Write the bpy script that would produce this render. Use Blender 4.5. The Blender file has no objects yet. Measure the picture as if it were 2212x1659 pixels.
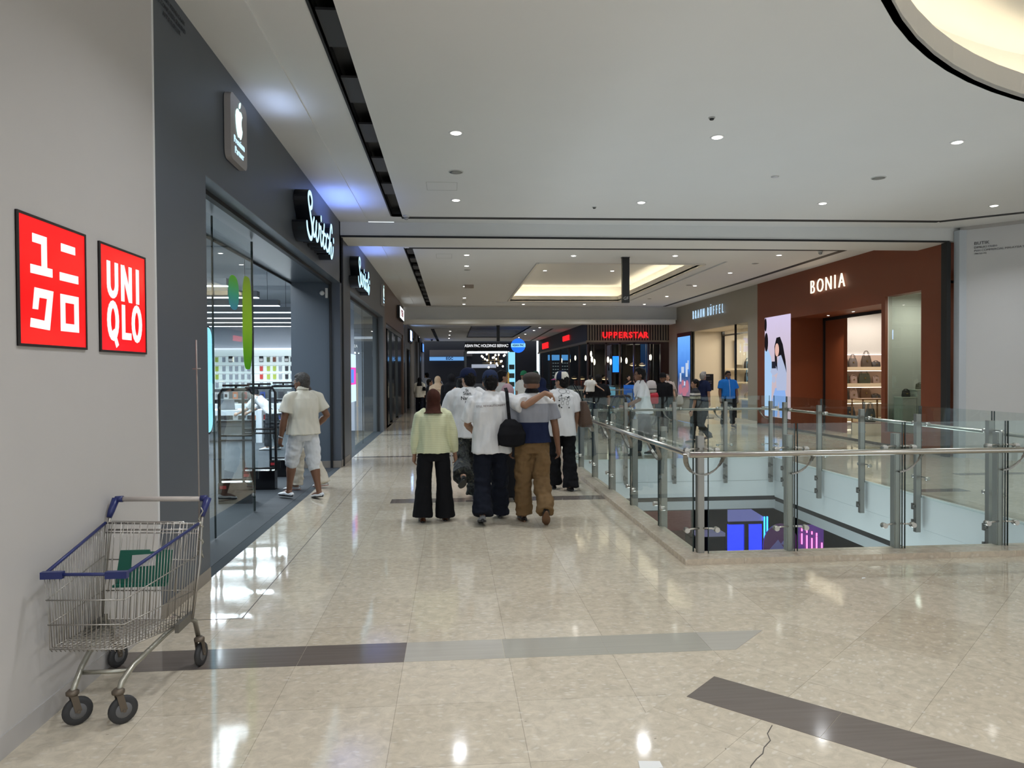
import bpy, math, random, zlib
import numpy as np
from mathutils import Vector, Matrix, noise
from mathutils.bvhtree import BVHTree

random.seed(7)
sc = bpy.context.scene
C = sc.collection
PI = math.pi

# ---------------------------------------------------------------- camera, world, exposure
cam_d = bpy.data.cameras.new('camera')
cam = bpy.data.objects.new('camera', cam_d)
C.objects.link(cam)
sc.camera = cam
cam_d.sensor_fit = 'HORIZONTAL'
cam_d.sensor_width = 36.0
cam_d.lens = 36.0 * 1580.0 / 2212.0
cam_d.clip_start = 0.05
cam_d.clip_end = 300
yaw, pit, rol = 0.0811, 0.016, -0.0058
F_ = Vector((math.sin(yaw) * math.cos(pit), math.cos(yaw) * math.cos(pit), -math.sin(pit)))
R0 = Vector((math.cos(yaw), -math.sin(yaw), 0))
U0 = R0.cross(F_)
R_ = R0 * math.cos(rol) + U0 * math.sin(rol)
U_ = -R0 * math.sin(rol) + U0 * math.cos(rol)
cam.matrix_world = Matrix(((R_.x, U_.x, -F_.x, 0), (R_.y, U_.y, -F_.y, 0), (R_.z, U_.z, -F_.z, 1.65), (0, 0, 0, 1)))

sc.view_settings.view_transform = 'Standard'
sc.view_settings.look = 'None'
sc.view_settings.gamma = 1
sc.view_settings.use_curve_mapping = False
sc.view_settings.exposure = 0.22

sc.cycles.max_bounces = 8
sc.cycles.diffuse_bounces = 3
sc.cycles.glossy_bounces = 4
sc.cycles.transparent_max_bounces = 28
sc.cycles.caustics_reflective = False

W = bpy.data.worlds.new('world')
sc.world = W
W.use_nodes = True
bg = W.node_tree.nodes['Background']
bg.inputs[0].default_value = (0.86, 0.94, 1.0, 1)      # the bright hall behind the camera
bg.inputs[1].default_value = 1.05

# ---------------------------------------------------------------- materials
MATS = {}
def nodes_of(m):
    return m.node_tree.nodes, m.node_tree.links
def mat(name, col, rough=0.5, metal=0.0, spec=0.5, emit=None, estr=0.0, coat=0.0, bump=0.0, bscale=30.0, var=0.0, vscale=4.0):
    """plain principled surface with a little noise in colour and bump"""
    if name in MATS: return MATS[name]
    m = bpy.data.materials.new(name); m.use_nodes = True
    N, L = nodes_of(m)
    b = N['Principled BSDF']
    b.inputs['Base Color'].default_value = (*col, 1)
    b.inputs['Roughness'].default_value = rough
    b.inputs['Metallic'].default_value = metal
    b.inputs['Specular IOR Level'].default_value = spec
    if coat: b.inputs['Coat Weight'].default_value = coat
    if emit:
        b.inputs['Emission Color'].default_value = (*emit, 1)
        b.inputs['Emission Strength'].default_value = estr
    tc = N.new('ShaderNodeTexCoord')
    if var > 0:
        nz = N.new('ShaderNodeTexNoise'); nz.inputs['Scale'].default_value = vscale; nz.inputs['Detail'].default_value = 4
        L.new(tc.outputs['Object'], nz.inputs['Vector'])
        mx = N.new('ShaderNodeMix'); mx.data_type = 'RGBA'
        mx.inputs[6].default_value = (*[c * (1 - var) for c in col], 1)
        mx.inputs[7].default_value = (*[min(1, c * (1 + var)) for c in col], 1)
        L.new(nz.outputs['Fac'], mx.inputs[0]); L.new(mx.outputs[2], b.inputs['Base Color'])
    if bump > 0:
        nb = N.new('ShaderNodeTexNoise'); nb.inputs['Scale'].default_value = bscale; nb.inputs['Detail'].default_value = 3
        L.new(tc.outputs['Object'], nb.inputs['Vector'])
        bp = N.new('ShaderNodeBump'); bp.inputs['Strength'].default_value = bump; bp.inputs['Distance'].default_value = 0.02
        L.new(nb.outputs['Fac'], bp.inputs['Height']); L.new(bp.outputs[0], b.inputs['Normal'])
    MATS[name] = m
    return m
def emat(name, col, s):
    if name in MATS: return MATS[name]
    m = bpy.data.materials.new(name); m.use_nodes = True
    N, L = nodes_of(m); N.clear()
    e = N.new('ShaderNodeEmission'); e.inputs[0].default_value = (*col, 1); e.inputs[1].default_value = s
    o = N.new('ShaderNodeOutputMaterial'); L.new(e.outputs[0], o.inputs[0])
    MATS[name] = m
    return m
def glass_mat(name, tint, rough=0.0, base=0.0, ior=1.45):
    """clear architectural glass: transparent body with a mirror-like skin"""
    if name in MATS: return MATS[name]
    m = bpy.data.materials.new(name); m.use_nodes = True
    N, L = nodes_of(m); N.clear()
    t = N.new('ShaderNodeBsdfTransparent'); t.inputs[0].default_value = (*tint, 1)
    g = N.new('ShaderNodeBsdfGlossy'); g.inputs['Roughness'].default_value = rough; g.inputs[0].default_value = (0.95, 1, 0.98, 1)
    fr = N.new('ShaderNodeFresnel'); fr.inputs[0].default_value = ior
    ad = N.new('ShaderNodeMath'); ad.operation = 'ADD'; ad.use_clamp = True; ad.inputs[1].default_value = base
    mx = N.new('ShaderNodeMixShader'); o = N.new('ShaderNodeOutputMaterial')
    ge = N.new('ShaderNodeNewGeometry'); iv = N.new('ShaderNodeMath'); iv.operation = 'SUBTRACT'; iv.inputs[0].default_value = 1; L.new(ge.outputs['Backfacing'], iv.inputs[1])
    ml = N.new('ShaderNodeMath'); ml.operation = 'MULTIPLY'; L.new(fr.outputs[0], ad.inputs[0]); L.new(ad.outputs[0], ml.inputs[0]); L.new(iv.outputs[0], ml.inputs[1]); L.new(ml.outputs[0], mx.inputs[0]); L.new(t.outputs[0], mx.inputs[1]); L.new(g.outputs[0], mx.inputs[2]); L.new(mx.outputs[0], o.inputs[0])
    MATS[name] = m
    return m

def stone_mat(name, rot=0.0, c1=(0.58, 0.505, 0.39), c2=(0.66, 0.585, 0.465), tile=(0.62, 0.55), off=(0, 0), rough=0.07):
    """polished beige limestone slabs with fossil flecks and thin joints"""
    m = bpy.data.materials.new(name); m.use_nodes = True
    N, L = nodes_of(m); b = N['Principled BSDF']
    tc = N.new('ShaderNodeTexCoord')
    mp = N.new('ShaderNodeMapping'); mp.inputs['Rotation'].default_value = (0, 0, rot); mp.inputs['Location'].default_value = (off[0], off[1], 0)
    L.new(tc.outputs['Object'], mp.inputs[0])
    br = N.new('ShaderNodeTexBrick')
    br.offset = 0.0; br.squash = 1.0
    br.inputs['Scale'].default_value = 1.0
    br.inputs['Brick Width'].default_value = tile[0]; br.inputs['Row Height'].default_value = tile[1]
    br.inputs['Mortar Size'].default_value = 0.0014; br.inputs['Mortar Smooth'].default_value = 0.1; br.inputs['Bias'].default_value = 0
    br.inputs['Color1'].default_value = (*c1, 1); br.inputs['Color2'].default_value = (*c2, 1)
    br.inputs['Mortar'].default_value = (*[c * .66 for c in c1], 1)
    L.new(mp.outputs[0], br.inputs['Vector'])
    n1 = N.new('ShaderNodeTexNoise'); n1.inputs['Scale'].default_value = 16; n1.inputs['Detail'].default_value = 8; n1.inputs['Roughness'].default_value = .65
    n1.inputs['Distortion'].default_value = .6
    L.new(mp.outputs[0], n1.inputs['Vector'])
    mp2 = N.new('ShaderNodeMapping'); mp2.inputs['Scale'].default_value = (1, 1.9, 1); L.new(mp.outputs[0], mp2.inputs[0])
    nd = N.new('ShaderNodeTexNoise'); nd.inputs['Scale'].default_value = 14; L.new(mp2.outputs[0], nd.inputs['Vector'])
    vm = N.new('ShaderNodeVectorMath'); vm.operation = 'MULTIPLY_ADD'; vm.inputs[1].default_value = (.05, .05, .05)
    L.new(nd.outputs['Color'], vm.inputs[0]); L.new(mp2.outputs[0], vm.inputs[2])
    vo = N.new('ShaderNodeTexVoronoi'); vo.inputs['Scale'].default_value = 19; vo.inputs['Randomness'].default_value = 1; L.new(vm.outputs[0], vo.inputs['Vector'])
    rp = N.new('ShaderNodeValToRGB'); rp.color_ramp.elements[0].position = .20; rp.color_ramp.elements[0].color = (1, 1, 1, 1)
    rp.color_ramp.elements[1].position = .40; rp.color_ramp.elements[1].color = (0, 0, 0, 1)
    L.new(vo.outputs['Distance'], rp.inputs[0])
    sel = N.new('ShaderNodeSeparateColor'); L.new(vo.outputs['Color'], sel.inputs[0])
    gt = N.new('ShaderNodeMath'); gt.operation = 'GREATER_THAN'; gt.inputs[1].default_value = .6; L.new(sel.outputs[0], gt.inputs[0])
    mu = N.new('ShaderNodeMath'); mu.operation = 'MULTIPLY'; L.new(gt.outputs[0], mu.inputs[0]); L.new(rp.outputs[0], mu.inputs[1])
    mu2 = N.new('ShaderNodeMath'); mu2.operation = 'MULTIPLY'; mu2.inputs[1].default_value = .38; L.new(mu.outputs[0], mu2.inputs[0])
    r2 = N.new('ShaderNodeMapRange'); r2.inputs[1].default_value = .3; r2.inputs[2].default_value = .7; r2.inputs[3].default_value = .82; r2.inputs[4].default_value = 1.13
    L.new(n1.outputs['Fac'], r2.inputs[0])
    sc_ = N.new('ShaderNodeVectorMath'); sc_.operation = 'SCALE'; L.new(br.outputs['Color'], sc_.inputs[0]); L.new(r2.outputs[0], sc_.inputs['Scale'])
    mx = N.new('ShaderNodeMix'); mx.data_type = 'RGBA'; mx.inputs[7].default_value = (.80, .76, .68, 1)
    L.new(mu2.outputs[0], mx.inputs[0]); L.new(sc_.outputs[0], mx.inputs[6])
    # sparse dark specks
    v2 = N.new('ShaderNodeTexVoronoi'); v2.inputs['Scale'].default_value = 4.5; L.new(vm.outputs[0], v2.inputs['Vector'])
    lt = N.new('ShaderNodeMath'); lt.operation = 'LESS_THAN'; lt.inputs[1].default_value = .035; L.new(v2.outputs['Distance'], lt.inputs[0])
    mx2 = N.new('ShaderNodeMix'); mx2.data_type = 'RGBA'; mx2.inputs[7].default_value = (.12, .10, .08, 1)
    ml = N.new('ShaderNodeMath'); ml.operation = 'MULTIPLY'; ml.inputs[1].default_value = .55; L.new(lt.outputs[0], ml.inputs[0])
    L.new(ml.outputs[0], mx2.inputs[0]); L.new(mx.outputs[2], mx2.inputs[6])
    L.new(mx2.outputs[2], b.inputs['Base Color'])
    b.inputs['Roughness'].default_value = rough
    b.inputs['Specular IOR Level'].default_value = .6
    n3 = N.new('ShaderNodeTexNoise'); n3.inputs['Scale'].default_value = 2.2; n3.inputs['Detail'].default_value = 2; L.new(tc.outputs['Object'], n3.inputs['Vector'])
    bp = N.new('ShaderNodeBump'); bp.inputs['Strength'].default_value = .012; bp.inputs['Distance'].default_value = .1
    L.new(n3.outputs['Fac'], bp.inputs['Height']); L.new(bp.outputs[0], b.inputs['Normal'])
    MATS[name] = m
    return m
def streak_mat(name, c1, c2, rough=.12, scale=(1, 18, 1)):
    m = bpy.data.materials.new(name); m.use_nodes = True
    N, L = nodes_of(m); b = N['Principled BSDF']
    tc = N.new('ShaderNodeTexCoord'); mp = N.new('ShaderNodeMapping'); mp.inputs['Scale'].default_value = scale; L.new(tc.outputs['Object'], mp.inputs[0])
    n = N.new('ShaderNodeTexNoise'); n.inputs['Scale'].default_value = 2.0; n.inputs['Detail'].default_value = 6; L.new(mp.outputs[0], n.inputs['Vector'])
    mx = N.new('ShaderNodeMix'); mx.data_type = 'RGBA'; mx.inputs[6].default_value = (*c1, 1); mx.inputs[7].default_value = (*c2, 1)
    L.new(n.outputs['Fac'], mx.inputs[0]); L.new(mx.outputs[2], b.inputs['Base Color'])
    b.inputs['Roughness'].default_value = rough
    MATS[name] = m
    return m

WHITE = mat('painted_plaster_white', (.74, .74, .72), .6, bump=.03, bscale=60, var=.02)
CEIL = mat('ceiling_plaster', (.80, .80, .79), .7, var=.02, vscale=1.5)
HOARD = mat('hoarding_white', (.66, .66, .66), .35, var=.02)
UWALL = mat('taupe_white_wall', (.58, .56, .55), .38, var=.02)
GREY = mat('facade_slate_grey', (.085, .10, .125), .42, var=.03)
GREYIN = mat('portal_slate_blue', (.10, .125, .155), .3, var=.03)
BLACK = mat('matt_black', (.008, .008, .009), .5)
GBLACK = mat('gloss_black', (.006, .006, .008), .12)
STEEL = mat('brushed_stainless', (.52, .50, .46), .28, metal=1, var=.05)
DSTEEL = mat('dull_post_steel', (.30, .29, .265), .34, metal=.9, var=.05)
RUST = mat('rust_brown_panel', (.21, .050, .016), .5, var=.04)
TAUPE = mat('taupe_panel', (.36, .33, .27), .5, var=.03)
SLAB = mat('slab_edge_paint', (.66, .70, .70), .5, var=.05, vscale=2)
CREAM = mat('cream_interior', (.78, .68, .50), .6)
WOODB = streak_mat('brown_wood_veneer', (.10, .055, .035), (.17, .10, .065), .4, (14, 14, 1))
DWOOD = streak_mat('dark_red_wood', (.035, .010, .010), (.06, .018, .016), .3, (14, 14, 1))
CARPET = mat('charcoal_carpet', (.045, .055, .065), .85, bump=.2, bscale=300)
FLOOR = stone_mat('limestone_floor', 0.0, off=(.29, -.155), tile=(.605, .58))
FLOORD = stone_mat('limestone_floor_diagonal', math.radians(-43), off=(.1, .2), tile=(.8, .55))
CURB = stone_mat('limestone_curb', 0, c1=(.55, .46, .36), c2=(.60, .52, .41), tile=(.62, 3), rough=.2)
BROWNST = streak_mat('brown_striped_marble', (.13, .108, .094), (.20, .17, .148), .1)
GREYST = streak_mat('pale_grey_marble', (.42, .40, .35), (.52, .49, .43), .1)
GLASS = glass_mat('balustrade_glass', (.93, .965, .955), base=.02)
SGLASS = glass_mat('shop_glass', (.95, .975, .975), base=.03)
LEDW = emat('cool_led', (.82, .93, 1.0), 4.0)

# ---------------------------------------------------------------- mesh helpers
class MB:
    def __init__(s): s.v = []; s.f = []; s.sm = []; s.mi = []; s.cur = 0
    def add(s, vs, fs, smooth=False):
        o = len(s.v); s.v += [tuple(map(float, p)) for p in vs]
        for f in fs: s.f.append([i + o for i in f]); s.sm.append(smooth); s.mi.append(s.cur)
        return s
    def box(s, x0, x1, y0, y1, z0, z1):
        x0, x1 = min(x0, x1), max(x0, x1); y0, y1 = min(y0, y1), max(y0, y1); z0, z1 = min(z0, z1), max(z0, z1)
        return s.add([(x0, y0, z0), (x1, y0, z0), (x1, y1, z0), (x0, y1, z0), (x0, y0, z1), (x1, y0, z1), (x1, y1, z1), (x0, y1, z1)],
                     [(0, 3, 2, 1), (4, 5, 6, 7), (0, 1, 5, 4), (1, 2, 6, 5), (2, 3, 7, 6), (3, 0, 4, 7)])
    def bar(s, a, b, w, h, up=(0, 0, 1)):
        """rectangular bar from a to b, w across, h along up"""
        a = Vector(a); b = Vector(b); d = (b - a).normalized(); u = Vector(up)
        r = d.cross(u)
        if r.length < 1e-5: r = d.cross(Vector((0, 1, 0)))
        r.normalize(); u = r.cross(d).normalized()
        vs = []
        for p in (a, b):
            for sx, sy in ((-1, -1), (1, -1), (1, 1), (-1, 1)): vs.append(p + r * (sx * w / 2) + u * (sy * h / 2))
        return s.add(vs, [(0, 1, 2, 3), (7, 6, 5, 4), (0, 4, 5, 1), (1, 5, 6, 2), (2, 6, 7, 3), (3, 7, 4, 0)])
    def tube(s, pts, r, n=8, closed=False, caps=True):
        pts = [Vector(p) for p in pts]; m = len(pts)
        rr = r if hasattr(r, '__len__') else [r] * m
        vs = []; prev = None
        for i, p in enumerate(pts):
            if closed: d = pts[(i + 1) % m] - pts[(i - 1) % m]
            else: d = pts[min(i + 1, m - 1)] - pts[max(i - 1, 0)]
            d.normalize()
            if prev is None:
                q = Vector((0, 0, 1)) if abs(d.z) < .9 else Vector((1, 0, 0))
                u = d.cross(q).normalized()
            else:
                u = (prev - d * prev.dot(d)).normalized()
            prev = u; w = d.cross(u)
            for k in range(n):
                a = 2 * PI * k / n
                vs.append(p + (u * math.cos(a) + w * math.sin(a)) * rr[i])
        fs = []
        for i in range(m if closed else m - 1):
            j = (i + 1) % m
            for k in range(n): fs.append((i * n + k, i * n + (k + 1) % n, j * n + (k + 1) % n, j * n + k))
        s.add(vs, fs, True)
        if caps and not closed:
            o = len(s.v) - len(vs)
            s.f.append([o + k for k in range(n)][::-1]); s.sm.append(False); s.mi.append(s.cur)
            s.f.append([o + (m - 1) * n + k for k in range(n)]); s.sm.append(False); s.mi.append(s.cur)
        return s
    def disc(s, c, ax, r, n=20, ry=None):
        c = Vector(c); a = Vector(ax).normalized(); q = Vector((0, 0, 1)) if abs(a.z) < .9 else Vector((1, 0, 0))
        u = a.cross(q).normalized(); w = a.cross(u); ry = ry or r
        s.add([c + u * (r * math.cos(2 * PI * k / n)) + w * (ry * math.sin(2 * PI * k / n)) for k in range(n)], [list(range(n))])
        return s
    def lathe(s, c, prof, n=20, ax=(0, 0, 1)):
        """prof: list of (radius, distance along ax)"""
        c = Vector(c); a = Vector(ax).normalized(); q = Vector((0, 0, 1)) if abs(a.z) < .9 else Vector((1, 0, 0))
        u = a.cross(q).normalized(); w = a.cross(u)
        vs = [c + a * h + (u * math.cos(2 * PI * k / n) + w * math.sin(2 * PI * k / n)) * max(r, 1e-4) for r, h in prof for k in range(n)]
        fs = [(i * n + k, i * n + (k + 1) % n, (i + 1) * n + (k + 1) % n, (i + 1) * n + k) for i in range(len(prof) - 1) for k in range(n)]
        s.add(vs, fs, True)
        o = len(s.v) - len(vs)
        s.f.append([o + k for k in range(n)][::-1]); s.sm.append(False); s.mi.append(s.cur)
        s.f.append([o + (len(prof) - 1) * n + k for k in range(n)]); s.sm.append(False); s.mi.append(s.cur)
        return s
    def ell(s, c, r, n=14, m=9, M=None):
        c = Vector(c); vs = []
        for i in range(m + 1):
            t = PI * i / m
            for k in range(n):
                a = 2 * PI * k / n
                v = Vector((r[0] * math.sin(t) * math.cos(a), r[1] * math.sin(t) * math.sin(a), r[2] * math.cos(t)))
                if M is not None: v = M @ v
                vs.append(c + v)
        fs = [(i * n + k, (i + 1) * n + k, (i + 1) * n + (k + 1) % n, i * n + (k + 1) % n) for i in range(m) for k in range(n)]
        return s.add(vs, fs, True)
    def prism(s, poly, z0, z1, f=None):
        """poly in (a, b); f maps (a, b, c) to world"""
        f = f or (lambda a, b, c: (a, b, c)); n = len(poly)
        ar = sum(poly[i][0] * poly[(i + 1) % n][1] - poly[(i + 1) % n][0] * poly[i][1] for i in range(n))
        if ar < 0: poly = poly[::-1]
        vs = [f(a, b, z0) for a, b in poly] + [f(a, b, z1) for a, b in poly]
        return s.add(vs, [list(range(n))[::-1], list(range(n, 2 * n))] + [(i, (i + 1) % n, n + (i + 1) % n, n + i) for i in range(n)])
    def build(s, name, m, parent=None, loc=None):
        me = bpy.data.meshes.new(name); me.from_pydata(s.v, [], s.f)
        ms = m if isinstance(m, (list, tuple)) else [m]
        for x in ms: me.materials.append(x)
        me.polygons.foreach_set('use_smooth', s.sm); me.polygons.foreach_set('material_index', s.mi)
        me.update(); me.validate()
        o = bpy.data.objects.new(name, me); C.objects.link(o)
        if parent is not None: o.parent = parent
        if loc is not None: o.location = loc
        return o
def bx(name, m, x0, x1, y0, y1, z0, z1, parent=None): return MB().box(x0, x1, y0, y1, z0, z1).build(name, m, parent)
def struct(o): o['kind'] = 'structure'; return o
def tag(o, label, cat, group=None, kind=None):
    o['label'] = label; o['category'] = cat
    if group: o['group'] = group
    if kind: o['kind'] = kind
    return o
def thing(name, label, cat, loc=(0, 0, 0), rz=0.0, group=None):
    o = bpy.data.objects.new(name, None); C.objects.link(o); o.empty_display_size = .1
    o.location = loc; o.rotation_euler = (0, 0, rz)
    return tag(o, label, cat, group)
def kids(o): return [c for c in list(C.objects) if c.parent == o]
KID = {}
def copy_tree(root, label=None, loc=None, rz=None):
    if root.name not in KID: KID[root.name] = [(c, [g for g in kids(c)]) for c in kids(root)]
    r = root.copy(); C.objects.link(r)
    if label: r['label'] = label
    if loc is not None: r.location = loc
    if rz is not None: r.rotation_euler = (0, 0, rz)
    for c, gs in KID[root.name]:
        d = c.copy(); C.objects.link(d); d.parent = r
        for g in gs:
            e = g.copy(); C.objects.link(e); e.parent = d
    return r
def text_obj(name, txt, m, size, mtx, ext=.02, parent=None, align='CENTER', bold=0.0, sx=1.0, spacing=1.0):
    cu = bpy.data.curves.new(name, 'FONT'); cu.body = txt; cu.size = size; cu.extrude = ext / 2; cu.align_x = align; cu.align_y = 'CENTER'
    cu.offset = bold; cu.space_character = spacing; cu.resolution_u = 3
    t = bpy.data.objects.new(name, cu); C.objects.link(t)
    dg = bpy.context.evaluated_depsgraph_get()
    me = bpy.data.meshes.new_from_object(t.evaluated_get(dg))
    bpy.data.objects.remove(t); bpy.data.curves.remove(cu)
    me.transform(mtx @ Matrix.Diagonal((sx, 1, 1, 1)))
    me.materials.clear()
    for x in (m if isinstance(m, (list, tuple)) else [m]): me.materials.append(x)
    me.name = name
    o = bpy.data.objects.new(name, me); C.objects.link(o)
    if parent is not None: o.parent = parent
    return o
def frame(o, ex, ey):
    """matrix placing local x along ex, local y along ey at o"""
    ex = Vector(ex).normalized(); ey = Vector(ey).normalized(); ez = ex.cross(ey)
    return Matrix(((ex.x, ey.x, ez.x, o[0]), (ex.y, ey.y, ez.y, o[1]), (ex.z, ey.z, ez.z, o[2]), (0, 0, 0, 1)))
def left_wall(y, z, x=-1.943): return frame((x, y, z), (0, 1, 0), (0, 0, 1))      # reads along +y, faces +x
def right_wall(y, z, x=9.34): return frame((x, y, z), (0, -1, 0), (0, 0, 1))    # reads along -y, faces -x
def front_wall(x, y, z): return frame((x, y, z), (1, 0, 0), (0, 0, 1))          # faces the camera
def area(name, loc, size, power, col=(1, 1, 1), rot=(0, 0, 0), sy=None, spread=PI):
    l = bpy.data.lights.new(name, 'AREA'); l.energy = power; l.color = col; l.size = size; l.spread = spread
    if sy: l.shape = 'RECTANGLE'; l.size_y = sy
    o = bpy.data.objects.new(name, l); o.location = loc; o.rotation_euler = rot; C.objects.link(o)
    return o
# ================================================================ FLOORS
def clip(poly, a, b, c):
    """keep the part of poly where a*x + b*y <= c"""
    out = []
    for i in range(len(poly)):
        p, q = poly[i], poly[(i + 1) % len(poly)]
        dp = a * p[0] + b * p[1] - c; dq = a * q[0] + b * q[1] - c
        if dp <= 0: out.append(p)
        if dp * dq < 0:
            t = dp / (dp - dq); out.append((p[0] + (q[0] - p[0]) * t, p[1] + (q[1] - p[1]) * t))
    return out
VX0, VX1, VY0, VY1 = 2.17, 6.08, 6.32, 13.42          # the void in the floor
EX0, EX1, EY0, EY1 = 3.9, 5.7, 19.2, 26.5            # the escalator opening
fm = MB()
xs = [-1.96, VX0, EX0, EX1, VX1, 9.36, 14.0]; ys = [-6, 4.0, VY0, VY1, EY0, EY1, 31.8, 52]
for i in range(len(xs) - 1):
    for j in range(len(ys) - 1):
        x0, x1, y0, y1 = xs[i], xs[i + 1], ys[j], ys[j + 1]; cx, cy = (x0 + x1) / 2, (y0 + y1) / 2
        if VX0 < cx < VX1 and VY0 < cy < VY1: continue
        if EX0 < cx < EX1 and EY0 < cy < EY1: continue
        q = [(x0, y0), (x1, y0), (x1, y1), (x0, y1)]
        if cy < VY0:
            A = clip(q, 1, -1, -2.53); B = clip(q, -1, 1, 2.53)
            for P_, mi in ((A, 0), (B, 1)):
                if len(P_) > 2: fm.cur = mi; fm.add([(a, b, 0) for a, b in P_], [list(range(len(P_)))])
            fm.cur = 0
        else: fm.add([(a, b, 0) for a, b in q], [(0, 1, 2, 3)])
floor = struct(fm.build('floor', [FLOOR, FLOORD]))
# inlaid strips
s = MB()
for x0, x1 in ((-1.943, -.89), (-.888, -.288)): s.box(x0, x1, 4.185, 4.485, 0, .0015)
s.box(-.80, 2.0, 9.32, 9.62, 0, .0015); s.box(-1.943, 2.0, 14.45, 14.62, 0, .0015); s.box(-1.943, 2.0, 19.6, 19.78, 0, .0015); s.box(-1.943, 3, 24.7, 24.9, 0, .0015)
s.box(6.3, 7.0, 9.36, 9.6, 0, .0015); s.box(7.9, 9.3, 10.8, 11.0, 0, .0015)
def diag(a, b): return (a, b)
d45 = [(1.168, 3.60), (1.40, 3.825), (1.88, 3.345), (1.65, 3.12)]
s.prism([(1.172, 3.600), (1.398, 3.826), (1.86, 3.364), (1.634, 3.138)], 0, .0015)
s.prism([(1.6355, 3.1365), (1.8615, 3.3625), (2.62, 2.604), (2.394, 2.378)], 0, .0015)
s.prism([(2.396, 2.376), (2.622, 2.602), (4.6, .6), (4.4, .4)], 0, .0015)
o = struct(s.build('trim_1', BROWNST, floor))
s = MB()
for x0, x1 in ((.292, .898), (.90, 1.516)): s.box(x0, x1, 4.185, 4.485, 0, .0015)
struct(s.build('trim_2', streak_mat('grey_green_marble', (.37, .36, .31), (.44, .42, .36), .1), floor))
s = MB(); s.box(-.286, .29, 4.185, 4.485, 0, .0015)
s.prism([(1.518, 4.185), (1.66, 4.185), (1.955, 4.485), (1.518, 4.485)], 0, .0015)
struct(s.build('trim_3', GREYST, floor))
# dark seam along the shop fronts
s = MB(); s.box(-1.43, -1.424, 5.04, 13.0, 0, .0012); s.box(-1.943, -1.43, 5.036, 5.042, 0, .0012)
struct(s.build('trim_4', mat('grout_dark', (.10, .09, .08), .8), floor))
# crack in the near slab
s = MB(); cx = [(1.471, 3.269), (1.416, 3.196), (1.402, 3.134), (1.348, 3.078), (1.322, 3.03), (1.276, 2.989), (1.23, 2.938), (1.184, 2.855)]
for p, q in zip(cx[:-1], cx[1:]): s.bar((*[v for v in p], .001), (*q, .001), .004, .001)
struct(s.build('trim_5', MATS['grout_dark'], floor))

# raised stone curb round the near and left edge of the void
s = MB(); s.box(1.965, VX0, 6.06, 13.9, 0, .05)
s.box(VX0, 9.5, 6.06, 6.32, 0, .05)
curb = struct(s.build('trim_6', CURB))
# slab edges of the void: white painted fascia with a joint line
def fascia(name, x0, x1, y0, y1, z0, zt=0.0):
    m = MB(); m.box(x0, x1, y0, y1, -.42, zt); m.box(x0 + (.006 if x1 - x0 < .3 else 0), x1 - (.006 if x1 - x0 < .3 else 0), y0 + (.006 if y1 - y0 < .3 else 0), y1 - (.006 if y1 - y0 < .3 else 0), z0, -.424)
    return struct(m.build(name, SLAB))
fascia('trim_7', VX0 - .15, VX1 + .15, VY1, VY1 + .15, -.72, -.002)
fascia('trim_8', VX1, VX1 + .15, 5.9, VY1, -.74, -.002)
fascia('trim_9', VX0 - .15, VX0, VY0 - .2, VY1, -.88, -.002)
fascia('trim_10', VX0 - .15, VX1 + .15, VY0 - .15, VY0, -.88, -.002)
MB2 = MB()
MB2.box(VX0 - .12, VX1 + .05, VY1 + .02, VY1 + .1, -.80, -.72); MB2.box(VX1 + .02, VX1 + .1, 5.9, VY1, -.82, -.74)
struct(MB2.build('trim_11', BLACK))
MB2 = MB(); MB2.box(VX0 - .12, VX1 + .05, VY1 + .02, VY1 + .25, -.96, -.80); MB2.box(VX1 + .02, VX1 + .25, 5.5, VY1 + .25, -.98, -.82)
struct(MB2.build('trim_12', mat('lower_soffit_grey', (.42, .45, .46), .6)))
# bright sill angle on the far and right edges
MB2 = MB(); MB2.box(VX0, VX1 + .02, VY1, VY1 + .035, -.002, .012); MB2.box(VX1 - .002, VX1 + .035, VY0, VY1, -.002, .012)
struct(MB2.build('trim_13', mat('sill_white', (.8, .8, .78), .4)))
# shop carpets
struct(MB().box(-10, -1.96, 4.99, 24.0, -.04, -.001).build('floor_shop', CARPET))
struct(MB().box(-2.39, -2.07, 6.03, 13.0, -.001, .001).build('trim_14', mat('dark_threshold_mat', (.035, .04, .048), .7, bump=.1, bscale=200)))
struct(MB().box(-6, -1.96, 21.3, 50, -.04, -.001).build('floor_left_shops', mat('dark_shop_floor', (.15, .13, .11), .3)))

# ================================================================ LOWER LEVEL seen through the void
LZ = -4.6
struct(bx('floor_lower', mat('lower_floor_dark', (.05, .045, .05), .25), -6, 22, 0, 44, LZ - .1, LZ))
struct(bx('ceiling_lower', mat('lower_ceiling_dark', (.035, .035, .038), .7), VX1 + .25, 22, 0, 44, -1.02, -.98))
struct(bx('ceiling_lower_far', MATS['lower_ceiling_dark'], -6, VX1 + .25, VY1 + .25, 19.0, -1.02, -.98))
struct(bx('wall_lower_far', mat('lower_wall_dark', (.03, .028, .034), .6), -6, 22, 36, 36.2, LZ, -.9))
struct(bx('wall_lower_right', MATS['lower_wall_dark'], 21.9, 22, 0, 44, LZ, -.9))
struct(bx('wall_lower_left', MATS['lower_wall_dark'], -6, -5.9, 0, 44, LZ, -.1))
struct(bx('wall_lower_near', MATS['lower_wall_dark'], -6, 22, -.1, 0, LZ, -.1))

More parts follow.
